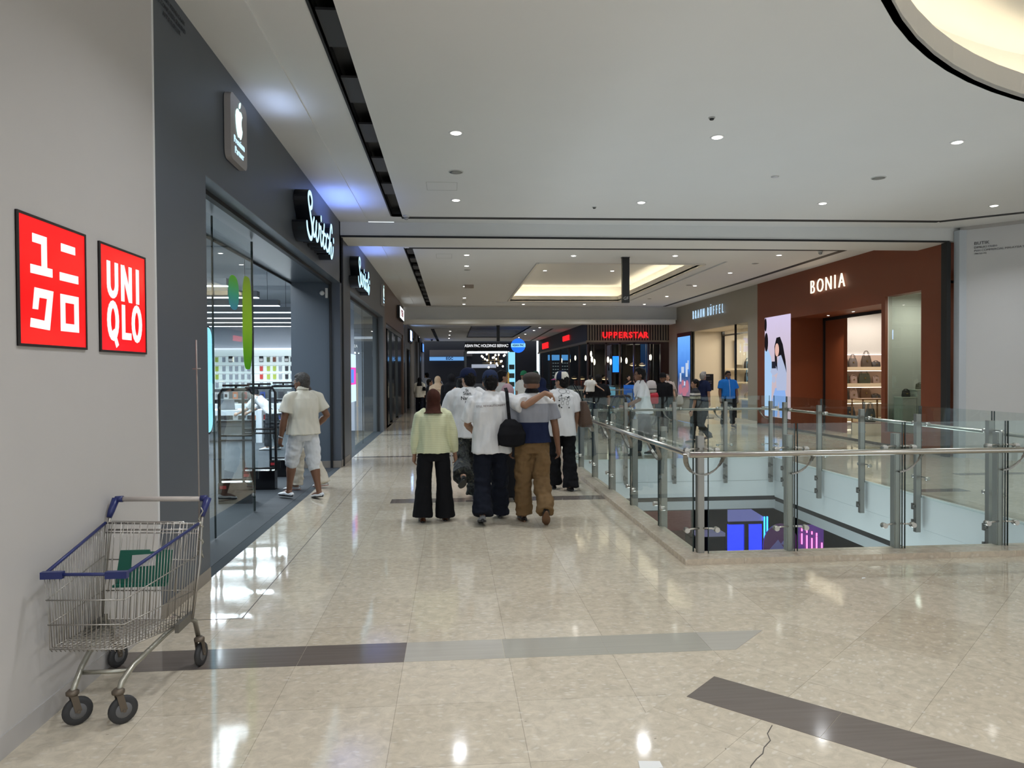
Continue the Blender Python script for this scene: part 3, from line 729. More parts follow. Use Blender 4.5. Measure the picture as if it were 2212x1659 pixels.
def arc(cx, cy, rx, ry, a0, a1, n=10): return [(cx + rx * math.cos(math.radians(a0 + (a1 - a0) * k / n)), cy + ry * math.sin(math.radians(a0 + (a1 - a0) * k / n))) for k in range(n + 1)]
tw = .068
P = []
P += stroke([(.175, .84), (.175, .64)] + arc(.255, .64, .08, .095, 180, 360)[1:] + [(.335, .84)], tw)
P += stroke([(.465, .515), (.465, .84)], tw) + stroke([(.475, .83), (.625, .53)], tw * 1.05) + stroke([(.635, .515), (.635, .84)], tw)
P += stroke([(.80, .515), (.80, .84)], tw)
P += stroke(arc(.255, .30, .085, .155, 0, 360, 20), tw) + stroke([(.26, .20), (.335, .07)], tw * .85)
P += stroke([(.475, .455), (.475, .15)], tw) + stroke([(.46, .165), (.63, .165)], tw)
P += stroke(arc(.775, .30, .085, .155, 0, 360, 20), tw)
glyphs(t, sc1(P))

# script sign of the phone shop: deep dark channel letters with a bright face
SW_FACE = emat('script_face', (.46, .78, 1.0), 1.5)
S1 = [(-1.02, .02), (-.98, -.12), (-.86, -.25), (-.72, -.27), (-.64, -.12), (-.66, .08), (-.76, .30), (-.87, .52), (-.90, .68), (-.83, .79), (-.72, .79), (-.64, .68), (-.66, .52), (-.74, .45)]
STROKES = [S1,
  [(-.50, .30), (-.58, .10), (-.54, -.12), (-.44, -.10), (-.34, .08), (-.31, .28), (-.36, .05), (-.32, -.16), (-.22, -.16), (-.13, .02), (-.10, .28)],
  [(-.10, .28), (-.02, .22), (.05, .25), (.02, .0), (.06, -.17), (.14, -.16), (.24, .05), (.34, .42)],
  [(.34, .42), (.26, .05), (.28, -.17), (.38, -.17), (.46, -.05)], [(.18, .18), (.44, .18)], [(.075, .46), (.085, .52)],
  [(.72, .20), (.62, .25), (.52, .12), (.50, -.08), (.58, -.19), (.70, -.14), (.80, .05), (.90, .40), (.98, .62), (1.06, .60), (1.08, .46)],
  [(.92, .50), (.84, .1), (.78, -.22), (.86, .0), (.96, .12), (1.0, .0), (.95, -.20), (1.02, -.27), (1.14, -.12), (1.18, .06)], [(1.22, .24), (1.24, .36)]]
def smooth_pts(pts, n=5):
    out = []; m = len(pts)
    if m < 3: return [Vector(p) for p in pts]
    for i in range(m - 1):
        p0 = Vector(pts[max(i - 1, 0)]); p1 = Vector(pts[i]); p2 = Vector(pts[i + 1]); p3 = Vector(pts[min(i + 2, m - 1)])
        for k in range(n):
            u = k / n; out.append(.5 * ((2 * p1) + (p2 - p0) * u + (2 * p0 - 5 * p1 + 4 * p2 - p3) * u * u + (3 * p1 - p0 - 3 * p2 + p3) * u ** 3))
    out.append(Vector(pts[-1])); return out
def script_sign(y, z, sy_, sz_, label):
    s_ = (sy_ * sz_) ** .5
    t = thing('script_sign', label, 'shop sign', (-1.945, y, z))
    face = MB(); body = MB()
    for st in STROKES:
        if len(st) == 2 and st[0][1] > .2:
            c_ = st[0]; c8 = [(c_[0] * sy_ + .035 * math.cos(k * PI / 4), (c_[1] + .03) * sz_ + .045 * math.sin(k * PI / 4)) for k in range(8)]
            d1 = MB(); d1.prism(c8, 0, .172, lambda a, c, d: (d, a, c)); d1.build('dot_side', mat('script_side', (.006, .007, .012), .3), t)
            d1 = MB(); d1.prism([(c_[0] * sy_ + (p[0] - c_[0] * sy_) * .8, p[1]) for p in c8], .172, .178, lambda a, c, d: (d, a, c)); d1.build('lit_dot', SW_FACE, t); continue
        pts = smooth_pts(st); wd = .075 if st is S1 else .062
        pr = [(p.x * sy_, p.y * sz_) for p in pts]
        n_ = len(pr); L_, R2 = [], []
        for i in range(n_):
            a = Vector(pr[max(i - 1, 0)]); b_ = Vector(pr[min(i + 1, n_ - 1)]); d = (b_ - a); d.normalize(); nn = Vector((-d.y, d.x)) * wd * s_ / 2
            L_.append((pr[i][0] + nn.x, pr[i][1] + nn.y)); R2.append((pr[i][0] - nn.x, pr[i][1] - nn.y))
        for i in range(n_ - 1):
            q = [L_[i], L_[i + 1], R2[i + 1], R2[i]]
            face.prism(q, .172, .178, lambda a, c, d: (d, a, c))
            cxm = sum(p[0] for p in q) / 4; czm = sum(p[1] for p in q) / 4
            q2 = [(cxm + (p[0] - cxm) * 1.35, czm + (p[1] - czm) * 1.35) for p in q]
            body.prism(q2, .0, .172, lambda a, c, d: (d, a, c))
        for e_ in (pr[0], pr[-1]):
            c8 = [(e_[0] + wd * s_ / 2 * math.cos(k * PI / 4), e_[1] + wd * s_ / 2 * math.sin(k * PI / 4)) for k in range(8)]
            face.prism(c8, .172, .178, lambda a, c, d: (d, a, c)); body.prism([(e_[0] + (p[0] - e_[0]) * 1.3, e_[1] + (p[1] - e_[1]) * 1.3) for p in c8], 0, .172, lambda a, c, d: (d, a, c))
    body.build('letter_sides', mat('script_side', (.006, .007, .012), .3), t)
    face.build('lit_face', SW_FACE, t)
script_sign(10.12, 3.50, .90, .53, 'glowing blue white script sign reading Switch on the near slate shop front')
script_sign(15.0, 3.47, .84, .50, 'glowing blue white script sign reading Switch on the shop front past the beam')
# the bluish wash these lit signs throw on the wall top and ceiling
area('sign_glow', (-1.66, 11.3, 3.95), .5, 6, (.18, .32, 1.0), (PI, 0, 0), sy=1.2); area('sign_glow', (-1.66, 16.0, 3.95), .5, 4, (.18, .32, 1.0), (PI, 0, 0), sy=1.4)
area('sign_glow', (-1.68, 7.4, 4.06), .2, .8, (.5, .65, 1.0), (PI, 0, 0), sy=.6)

def rounded(w, h_, r, n=5):
    P_ = []
    for cx_, cz_, a0 in ((w / 2 - r, h_ / 2 - r, 0), (-w / 2 + r, h_ / 2 - r, 90), (-w / 2 + r, -h_ / 2 + r, 180), (w / 2 - r, -h_ / 2 + r, 270)):
        P_ += arc(cx_, cz_, r, r, a0, a0 + 90, n)
    return P_
def apple_poly():
    return [(-.02, .62), (-.18, .68), (-.36, .64), (-.52, .48), (-.58, .24), (-.56, -.04), (-.46, -.34), (-.32, -.58), (-.20, -.70), (-.10, -.70), (0, -.64), (.10, -.66), (.20, -.72), (.30, -.66), (.42, -.48), (.52, -.24),
            (.42, -.14), (.35, .02), (.35, .20), (.42, .38), (.52, .48), (.40, .62), (.24, .67), (.10, .62)]
def apple_sign(y, z, w, h_, label):
    t = thing('partner_sign', label, 'shop sign', (-1.944, y, z))
    b = MB(); b.prism(rounded(w, h_, .07), 0, .055, lambda a, c, d: (d, a, c)); b.build('plate', mat('sign_plate_grey', (.36, .34, .34), .35), t)
    b = MB(); k = w * .36
    b.prism([(a * k, c * k * 1.0 + h_ * .13) for a, c in apple_poly()], .055, .060, lambda a, c, d: (d, a, c))
    leaf = [(.0, .78), (.02, .95), (.12, 1.08), (.26, 1.14), (.26, 1.0), (.18, .86), (.08, .78)]
    b.prism([(a * k, c * k + h_ * .13) for a, c in leaf], .055, .060, lambda a, c, d: (d, a, c))
    b.build('emblem', emat('emblem_light', (.62, 1.0, .98), 1.5), t)
    text_obj('lettering', 'Premium\nPartner', emat('sign_text_blue', (.55, .82, 1), 1.1), h_ * .155, frame((.057, 0, -h_ * .25), (0, 1, 0), (0, 0, 1)), .004, t)
apple_sign(6.76, 3.81, .50, .58, 'grey rounded sign plate with a lit bitten apple emblem, on the near slate front')
apple_sign(20.6, 3.81, .50, .58, 'grey rounded sign plate with a lit apple emblem, past the second script sign')

# small dark owner notice in the top corner
t = thing('owner_notice', 'small dark lettering notice high on the slate front by the corner', 'wall lettering', (-1.948, 5.35, 4.22))
for i, s_ in enumerate(('SYARIKAT PERNIAGAAN', 'DE COMPUTERS SDN BHD', 'APPLE RESELLER')):
    text_obj('lettering', s_, mat('notice_dark', (.03, .035, .045), .5), .045, frame((.003, 0, -i * .055 - .0), (0, 1, 0), (0, 0, 1)), .002, t)

def letters(root, txt, m, size, mk, adv, ext=.03, bold=0.0, sx=1.0, side=None):
    x_ = 0
    L0 = sum(adv.get(c, 1.0) for c in txt) ; pos = -L0 / 2
    for c in txt:
        a = adv.get(c, 1.0)
        if c != ' ':
            text_obj('letter', c, m, size, mk((pos + a / 2) * size * .72), ext, root, bold=bold, sx=sx)
        pos += a
ADV = {'I': .55, ' ': .55, 'M': 1.2, 'O': 1.15, 'N': 1.1, 'L': .85, 'E': .9, 'F': .85, 'R': .98, 'S': .95, 'A': 1.05, 'T': .95, 'W': 1.2}
# BONIA
t = thing('shop_name_sign', 'warm white lit letters reading BONIA on the rust brown front', 'shop sign', (9.34, 17.53, 3.79))
BON = emat('bonia_lit', (1.0, .88, .66), 1.25)
letters(t, 'BONIA', BON, .50, lambda p: frame((-.05, -p, 0), (0, -1, 0), (0, 0, 1)), {'I': .6, 'B': 1.0, 'O': 1.2, 'N': 1.1, 'A': 1.1}, .03, -.008, .88)
area('sign_glow', (9.2, 17.53, 3.79), .3, 1.2, (1, .75, .5), (0, PI / 2, 0), sy=1.8)
# BRAUN BUFFEL
t = thing('shop_name_sign', 'cool white lit BRAUN BÜFFEL letters on the taupe front', 'shop sign', (9.34, 26.1, 3.80))
letters(t, 'BRAUN BÜFFEL', emat('cool_letters', (.50, .74, 1.0), .95), .47, lambda p: frame((-.05, -p * .86, 0), (0, -1, 0), (0, 0, 1)), {'I': .5, ' ': .6}, .02, -.007, .50)
# UPPERSTAR, front and side
RED = emat('neon_red', (1.0, .02, .025), 1.1)
t = thing('shop_name_sign', 'red lit letters reading UPPERSTAR on the slatted restaurant header facing the camera', 'shop sign', (7.6, 31.7, 3.25))
letters(t, 'UPPERSTAR', RED, .36, lambda p: frame((p * .88, 0, 0), (1, 0, 0), (0, 0, 1)), {}, .05, .010, .95)
t = thing('shop_name_sign', 'red letters on the dark side header of the restaurant, seen edge on', 'shop sign', (5.86, 37.5, 3.38))
letters(t, 'UPPERSTAR', RED, .36, lambda p: frame((0, -p * .9, 0), (0, -1, 0), (0, 0, 1)), {}, .04, .010, .95)
t = thing('shop_name_sign', 'red letters at the far end of the restaurant side header by the kiosk', 'shop sign', (5.86, 46, 3.3))
letters(t, 'UPPERSTAR', RED, .50, lambda p: frame((0, -p * .9, 0), (0, -1, 0), (0, 0, 1)), {}, .04, .012, .95)
# wood shop light box
t = thing('light_box_sign', 'white light box sign projecting from the wood clad shop front', 'shop sign', (-1.94, 27.3, 3.83))
MB().box(0, .10, -1.1, 1.1, -.23, .23).build('case', BLACK, t)
MB().box(.10, .105, -1.05, 1.05, -.2, .2).build('panel', emat('lightbox_white', (.85, .95, 1.0), 1.5), t)
text_obj('lettering', 'POSEN', mat('sign_red_text', (.5, .02, .05), .4), .34, frame((.107, 0, 0), (0, 1, 0), (0, 0, 1)), .004, t, bold=.01)
for y, z, lab, tx in ((33.4, 3.3, 'blue lit KOI box sign on the far left shops', 'KOI'), (47.3, 3.25, 'blue lit box sign at the far left corner by the lilac column', None)):
    t = thing('light_box_sign', lab, 'shop sign', (-1.94, y, z))
    MB().box(0, .08, -.95, .95, -.30, .30).build('case', BLACK, t)
    if tx: text_obj('lettering', tx, emat('koi_letters', (.35, .55, 1.0), 5.0), .62, frame((.09, 0, 0), (0, 1, 0), (0, 0, 1)), .02, t, bold=.012)
    else:
        MB().box(.08, .085, -.9, .9, -.25, .25).build('panel', emat('lightbox_blue', (.10, .28, 1.0), 1.6), t)
# BUTIK notice on the hoarding
t = thing('owner_notice', 'small dark lettering reading BUTIK high on the white hoarding', 'wall lettering', hpt(.12, 3.98, .004))
ND = mat('notice_black', (.06, .06, .07), .5)
for i, (s_, z_) in enumerate((('BUTIK', .08), ('DIMILIKI OLEH:', .05), ('PVH COMMERCIAL MALAYSIA SDN BHD', .05), ('(993723-W)', .036))):
    text_obj('lettering', s_, ND, z_, frame((0, 0, [.0, -.075, -.135, -.19][i]), hd, (0, 0, 1)), .002, t, align='LEFT', sx=1.1)
# ================================================================ BALUSTRADE ROUND THE VOID
def post_kit(low, both):
    """square steel post at the void edge; local +x along the rail, local -y towards the walkway"""
    zb = -.45 if low else .05
    t = MB().box(-.03, .03, -.012, .05, zb, 1.08).box(-.022, .022, -.016, -.012, zb, 1.08).build('post', DSTEEL)
    for z in (.27, .97):
        for s_ in (-1, 1):
            b = MB(); b.tube([(s_ * .02, -.02, z), (s_ * .09, -.035, z), (s_ * .135, -.03, z - .012)], .008, 8)
            b.lathe((s_ * .135, -.055, z - .012), [(.022, 0), (.024, .006), (.024, .05), (.012, .055)], 14, (0, 1, 0)); b.build('glass_clamp', STEEL, t)
    if low:
        for z in (-.12, -.33):
            b = MB(); b.lathe((0, .05, z), [(.018, 0), (.018, .03)], 8, (0, 1, 0)); b.box(.02, .05, .02, .07, z - .04, z + .04)
            b.build('fixing_bracket', mat('bracket_dark', (.12, .12, .11), .5, metal=.8), t)
    for s_ in ((-1, 1) if both else (1,)):
        b = MB(); pts = [Vector((s_ * .17 * math.sin(a), -.03 - .085 * (1 - math.cos(a)), .93 - .19 * math.cos(a))) for a in [PI / 2 * k / 8 for k in range(9)]]
        for p, q in zip(pts[:-1], pts[1:]): b.bar(p, q + (q - p) * .15, .042, .012, up=(0, 0, 1))
        b.build('rail_bracket', DSTEEL, t)
    return t
pA = post_kit(True, True); pB = post_kit(False, False); pB1 = post_kit(False, True); pC = post_kit(True, False)
used = set()
def put(proto, run, loc, rz):
    o = proto
    if proto.name in used:
        o = proto.copy(); C.objects.link(o)
        for c in list(proto.children): d = c.copy(); C.objects.link(d); d.parent = o
    used.add(proto.name); o.parent = run; o.location = V(loc) - run.location; o.rotation_euler = (0, 0, rz); return o
V = Vector
ordn = ['first', 'second', 'third', 'fourth', 'fifth', 'sixth', 'seventh', 'eighth']
GX, GY, GR, GF = 2.12, 6.24, 6.03, 13.37      # glass lines: left, near, right, far
LY = [7.4, 8.6, 9.8, 11.0, 12.2, 13.3]; NX = [2.17, 2.98, 3.98, 4.96, 5.96, 6.96, 7.96]; RY = [7.72, 9.0, 10.3, 11.55, 12.8]; FX = [3.2, 4.12, 5.1, 5.98]
def run(label, x, y): return thing('balustrade', label, 'balustrade', (x, y, 0))
runL = run('glass and steel balustrade running away along the left side of the void', GX, 9.8)
runN = run('glass and steel balustrade on the stone curb across the near side of the void', 4.5, GY)
runR = run('glass and steel balustrade fixed to the white slab edge right of the void', GR, 10)
runF = run('glass and steel balustrade fixed to the far slab edge of the void', 4.2, GF)
for y in LY: put(pA, runL, (GX + .03, y, 0), -PI / 2)
for i, x in enumerate(NX[:5]): put(pB1 if i == 0 else pB, runN, (x, GY + .03, 0), 0)
for y in RY: put(pC, runR, (GR - .02, y, 0), PI / 2)
for x in FX: put(pC, runF, (x, GF, 0), PI)
def rail(run_, pts, r=.024): return MB().tube([V(p) - run_.location for p in pts], r, 14).build('handrail', STEEL, run_)
rail(runL, [(GX - .09, 13.4, .93), (GX - .09, 6.14, .93)])
rail(runN, [(GX - .09, 6.14, .93), (8.2, 6.14, .93)], .025)
rail(runR, [(GR + .12, 6.3, .93), (GR + .12, 12.7, .93), (GR + .04, 13.15, .93)])
rail(runF, [(GR + .04, 13.15, .93), (GR - .1, 13.46, .93), (2.1, 13.48, .93)])
def pane(run_, p, q, z0=.02, z1=1.185, th=.012):
    p = V((*p, 0)) - run_.location; q = V((*q, 0)) - run_.location
    d = V((q[0] - p[0], q[1] - p[1], 0)); n_ = V((-d.y, d.x, 0)).normalized() * th / 2
    b = MB(); b.prism([(p[0] + n_.x, p[1] + n_.y), (q[0] + n_.x, q[1] + n_.y), (q[0] - n_.x, q[1] - n_.y), (p[0] - n_.x, p[1] - n_.y)], z0, z1)
    o = b.build('glass_panel', GLASS, run_)
    for e in (p, q):
        b = MB(); k = 1 if e is p else -1; u = d.normalized() * .006 * k
        b.prism([(e[0] - n_.x * 1.1, e[1] - n_.y * 1.1), (e[0] + u.x - n_.x * 1.1, e[1] + u.y - n_.y * 1.1), (e[0] + u.x + n_.x * 1.1, e[1] + u.y + n_.y * 1.1), (e[0] + n_.x * 1.1, e[1] + n_.y * 1.1)], z0, z1)
        b.build('dark_edge', mat('glass_dark_edge', (.02, .035, .032), .1), o)
    return o
ly = [6.30] + LY
for i in range(len(ly) - 1): pane(runL, (GX, ly[i] + .015), (GX, ly[i + 1] - .015), .05)
for i in range(len(NX) - 2): pane(runN, (NX[i] + .055, GY), (NX[i + 1] + .035, GY), .05)
ry = [6.5] + RY + [13.34]
for i in range(len(ry) - 1): pane(runR, (GR, ry[i] + .015), (GR, ry[i + 1] - .015), -.0)
fx = [2.2] + FX
for i in range(len(fx) - 1): pane(runF, (fx[i] + .015, GF), (fx[i + 1] - .015, GF), 0)

# ---- second opening with escalators, farther back
b = MB(); b.box(EX0 - .1, EX0, EY0 - .1, EY1 + .1, -.9, -.001); b.box(EX1, EX1 + .1, EY0 - .1, EY1 + .1, -.9, -.001); b.box(EX0, EX1, EY0 - .1, EY0, -.9, -.001); b.box(EX0, EX1, EY1, EY1 + .1, -.9, -.001)
struct(b.build('trim_61', SLAB))
def escalator(x0, x1, label):
    t = thing('escalator', label, 'escalator', ((x0 + x1) / 2, 20.0, 0)); w = (x1 - x0) / 2
    b = MB()
    prof = [(-.3, 0), (1.0, 0), (6.4, -3.0), (6.4, -3.6), (.8, -.6), (-.3, -.5)]
    b.prism(prof, -w, w, lambda a, c, d: (d, a, c)); b.build('truss', mat('escalator_metal', (.16, .16, .17), .35, metal=.7), t)
    b = MB()
    for k in range(14): y = .9 + k * .40; b.box(-w + .14, w - .14, y, y + .38, -.02 - k * .222 - .05, -.02 - k * .222 + .08)
    b.build('steps', mat('escalator_steps', (.10, .10, .11), .5, metal=.5), t)
    for s_ in (-1, 1):
        x = s_ * (w - .07)
        b = MB(); prof = [(-.15, .1), (1.0, .1), (6.2, -2.8), (6.2, -1.9), (1.1, .88), (.1, .90), (-.12, .8), (-.25, .5)]
        b.prism(prof, x - .006, x + .006, lambda a, c, d: (d, a, c)); b.build('side_glass', SGLASS, t)
        pts = [(x, 6.2, -1.88), (x, 1.15, .92), (x, .9, .96), (x, .1, .96)] + [(x, .1 - .42 * math.sin(a), .56 + .40 * math.cos(a)) for a in [PI * k / 8 for k in range(1, 9)]]
        MB().tube(pts, .035, 8).build('handrail_belt', mat('belt_black', (.012, .012, .014), .35), t)
    return t
escalator(3.98, 4.82, 'left escalator with black belts in the second floor opening')
escalator(4.84, 5.66, 'right escalator with black belts in the second floor opening')
gd = run('glass guard along the left side of the escalator opening', EX0 - .02, 23); pane(gd, (EX0 - .02, EY0 + 1.2), (EX0 - .02, 22.9), 0, 1.1); pane(gd, (EX0 - .02, 22.92), (EX0 - .02, EY1), 0, 1.1)
gd = run('glass guard along the right side of the escalator opening', EX1 + .02, 23); pane(gd, (EX1 + .02, EY0 + 1.2), (EX1 + .02, 22.9), 0, 1.1); pane(gd, (EX1 + .02, 22.92), (EX1 + .02, EY1), 0, 1.1)
gd = run('glass guard with a thin handrail before the restaurant', 5.0, 29.0)
for i, (x0, x1) in enumerate(((2.6, 4.2), (4.22, 5.8), (5.82, 7.4))): pane(gd, (x0, 29.0), (x1, 29.0), 0, 1.1)
rail(gd, [(2.5, 28.93, .92), (7.5, 28.93, .92)])
for x in (2.6, 4.2, 5.8, 7.4): MB().box(x - .02 - 5, x + .02 - 5, -.02, .04, 0, 1.0).build('guard_post', DSTEEL, gd)
t = thing('glass_display_stand', 'glass topped display stand near the taupe shop front', 'display stand', (6.9, 24.6, 0))
MB().box(-.5, .5, -.3, .3, .0, .06).build('base', BLACK, t); MB().box(-.5, .5, -.3, .3, .98, 1.02).build('top', emat('stand_light', (.85, .95, 1), 1.1), t); MB().box(-.48, .48, -.28, .28, .06, .98).build('glass', SGLASS, t)

# ================================================================ LOWER LEVEL THINGS
def low_thing(name, label, cat, x, y, z=LZ): return thing(name, label, cat, (x, y, z))
t = low_thing('display_booth', 'blue lit display booth on the floor below, seen through the void', 'booth', 10.2, 24.5)
MB().box(-.75, .45, 0, .06, 0, .95).build('blue_backlight', emat('booth_blue', (.01, .02, 1.0), 3.2), t)
MB().box(-.75, .5, -.05, 0, .95, 1.05).build('shelf', mat('booth_shelf', (.3, .26, .2), .5), t)
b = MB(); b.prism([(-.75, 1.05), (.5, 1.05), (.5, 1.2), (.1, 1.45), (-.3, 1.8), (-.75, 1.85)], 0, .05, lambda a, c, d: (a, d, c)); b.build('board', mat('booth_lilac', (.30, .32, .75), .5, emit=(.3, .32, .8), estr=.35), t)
MB().box(-.2, -.05, -.1, 0, 0, .95).build('post', BLACK, t)
for dx in (.52, .62): MB().box(dx, dx + .035, -.05, 0, .1, 1.2).build('light_tube', emat('tube_cyan', (.02, .25, 1.0), 5), t)
t = low_thing('round_display', 'round purple display board on the floor below', 'display board', 11.2, 24.2)
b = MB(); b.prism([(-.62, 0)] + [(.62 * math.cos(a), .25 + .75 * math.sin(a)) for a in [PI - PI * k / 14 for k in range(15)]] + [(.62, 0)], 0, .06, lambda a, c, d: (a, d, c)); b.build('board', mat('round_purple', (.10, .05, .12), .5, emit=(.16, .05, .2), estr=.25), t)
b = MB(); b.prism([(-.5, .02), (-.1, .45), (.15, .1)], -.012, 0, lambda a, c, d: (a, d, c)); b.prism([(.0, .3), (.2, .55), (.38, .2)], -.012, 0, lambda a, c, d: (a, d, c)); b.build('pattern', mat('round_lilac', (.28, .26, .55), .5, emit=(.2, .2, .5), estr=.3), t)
t = low_thing('neon_tube_stand', 'row of glowing pink tubes on the floor below, seen through the void', 'light tubes', 12.35, 24.3)
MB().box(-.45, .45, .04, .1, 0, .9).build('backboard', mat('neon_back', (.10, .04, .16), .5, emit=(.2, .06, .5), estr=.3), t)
for i, (x, a, c) in enumerate(((-.36, .25, .62), (-.18, .0, .55), (0, .0, .45), (.17, .0, .50), (.36, .05, .28))): MB().box(x, x + .03, 0, .03, a, c).build('light_tube', emat('tube_pink', (1, .12, .35), 4), t)
for i, x in enumerate((-.36, -.18, 0, .17)): MB().box(x, x + .03, 0, .03, .70 - i * .06, .80 - i * .06).build('light_tube', MATS['tube_pink'], t)
t = low_thing('brick_booth', 'red brick patterned booth with an arch on the floor below', 'booth', 8.6, 28.0)
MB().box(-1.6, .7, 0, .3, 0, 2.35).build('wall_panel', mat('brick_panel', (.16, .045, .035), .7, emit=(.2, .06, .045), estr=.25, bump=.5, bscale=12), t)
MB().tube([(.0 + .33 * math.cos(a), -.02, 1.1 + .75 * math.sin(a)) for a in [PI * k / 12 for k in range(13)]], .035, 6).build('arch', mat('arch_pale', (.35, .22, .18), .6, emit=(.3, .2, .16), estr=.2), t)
t = low_thing('counter', 'dark counter with a pale top on the floor below', 'counter', 8.9, 24.2)
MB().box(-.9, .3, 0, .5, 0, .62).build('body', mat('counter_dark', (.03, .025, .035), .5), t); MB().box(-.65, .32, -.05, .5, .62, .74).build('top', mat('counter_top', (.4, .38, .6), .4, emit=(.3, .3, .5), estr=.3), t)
# curved pale bands on the lower floor
b = MB()
for r, w, c in ((5.2, .5, 0), (6.1, .22, 0), (7.0, .35, 0)):
    n = 40
    for k in range(n):
        a0, a1 = PI * .15 + PI * .6 * k / n, PI * .15 + PI * .6 * (k + 1) / n; ox, oy = 5.2, 17.0
        b.prism([(ox + r * math.cos(a0), oy + r * math.sin(a0)), (ox + r * math.cos(a1), oy + r * math.sin(a1)), (ox + (r + w) * math.cos(a1), oy + (r + w) * math.sin(a1)), (ox + (r + w) * math.cos(a0), oy + (r + w) * math.sin(a0))], LZ, LZ + .01)
struct(b.build('trim_62', mat('lower_pale_band', (.55, .60, .66), .3)))
area('lower_light', (7.5, 20, -1.6), 2, 14, (.6, .7, 1), spread=2.6); area('lower_light', (4, 9, LZ + 3.0), 1.5, 30, (.85, .92, 1)); area('void_fill_light', (4.0, 9.6, -3.2), 2.8, 130, (.84, .95, 1), (PI, 0, 0))  # last one: unseen upward fill added to brighten the void's white slab faces

# ================================================================ FAR KIOSK
t = thing('kiosk', 'black framed kiosk with a lit ASIAN PAC HOLDINGS BERHAD header, far end', 'kiosk', (1.9, 38, 0))
MB().box(-1.25, 1.25, -.06, .1, 2.78, 3.2).build('header', BLACK, t)
for x in (-1.22, 1.1): MB().box(x - .05, x + .05, -.05, .05, 0, 2.8).build('column', GBLACK, t)
for x in (-1.22, 1.1): MB().box(x - .05, x + .05, 2.4, 2.5, 0, 2.8).build('column', GBLACK, t)
for i in range(4): MB().box(-1.1, 1.15, .2 + i * .55, .28 + i * .55, 2.70, 2.74).build('roof_light', LEDW, t)
MB().box(-1.2, 1.15, 0, 2.5, 2.76, 2.8).build('roof', BLACK, t)
text_obj('lettering', 'ASIAN PAC HOLDINGS BERHAD', emat('white_letters', (.95, .97, 1), 1.1), .215, frame((-.12, -.07, 3.03), (1, 0, 0), (0, 0, 1)), .01, t, bold=.0, sx=.74)
MB().box(-.9, .7, .6, 1.1, 0, 1.05).build('counter', mat('kiosk_counter', (.25, .28, .33), .3), t)
MB().box(-.85, .5, 2.3, 2.35, 1.9, 2.1).build('back_sign', emat('kiosk_backsign', (.3, .33, .4), 1.0), t)
t = thing('round_sign', 'round blue lit sign reading ASIAN PAC beside the kiosk header', 'shop sign', (3.40, 37.7, 3.03))
MB().box(-.6, -.25, .02, .35, -.03, .03).build('bracket', BLACK, t)
MB().lathe((0, 0, 0), [(.37, 0), (.37, .1)], 32, (0, 1, 0)).build('disc', emat('round_blue', (.02, .16, 1.0), 1.1), t)
MB().box(-.37, .37, -.01, 0, -.08, .11).build('band', emat('round_band', (.25, .6, 1.0), 1.2), t)
text_obj('lettering', 'ASIAN PAC', mat('navy_text', (.01, .02, .10), .5), .15, frame((0, -.016, .015), (1, 0, 0), (0, 0, 1)), .006, t, bold=.006, sx=.82)
t = thing('light_column', 'tall lit blue white display column right of the kiosk', 'display column', (3.05, 37.9, 0))
MB().box(-.16, .2, 0, .2, .4, 2.7).build('light_face', emat('column_light', (.25, .62, .85), 1.1), t); MB().box(-.19, -.16, 0, .2, 0, 2.75).box(.2, .23, 0, .2, 0, 2.75).build('frame', BLACK, t)
for z in (.9, 1.35, 1.8): MB().box(-.12, .16, -.012, 0, z, z + .25).build('photo', mat('column_photo', (.10, .18, .20), .4), t)
# golden poles of the kiosk entrance
gp = thing('gold_pole', '', 'pole', (0, 0, 0), 0, 'gold poles by the kiosk')
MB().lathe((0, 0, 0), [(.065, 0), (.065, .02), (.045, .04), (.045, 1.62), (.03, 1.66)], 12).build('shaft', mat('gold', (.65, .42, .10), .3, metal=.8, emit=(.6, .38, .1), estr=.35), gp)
for i, x in enumerate((.58, .78, 2.66, 2.84)):
    lab = 'gold pole by the kiosk, ' + ('outer left one', 'inner left one', 'inner right one', 'outer right one')[i]
    if i == 0: gp.location = (x, 37.2, 0); gp['label'] = lab
    else: copy_tree(gp, lab, (x, 37.2, 0))
# chandelier of globe bulbs
t = thing('chandelier', 'brass grid chandelier of small glowing globes under the kiosk roof', 'chandelier', (2.1, 39.2, 2.3))
b = MB(); BR = mat('brass', (.6, .42, .2), .3, metal=1)
for z in (.0, -.13, -.2): b.tube([(-.5, 0, z), (.65, 0, z)], .008, 6)
for x in (-.15, .15, .35): b.tube([(x, 0, -.3), (x, 0, .5)], .008, 6)
b.build('brass_frame', BR, t)
random.seed(3)
for i in range(20):
    x = random.uniform(-.55, .75); z = random.uniform(-.4, .35)
    MB().ell((x, random.uniform(-.1, .1), z), (.045, .045, .055), 8, 6).build('globe', emat('globe_light', (1, .95, .82), 5), t)
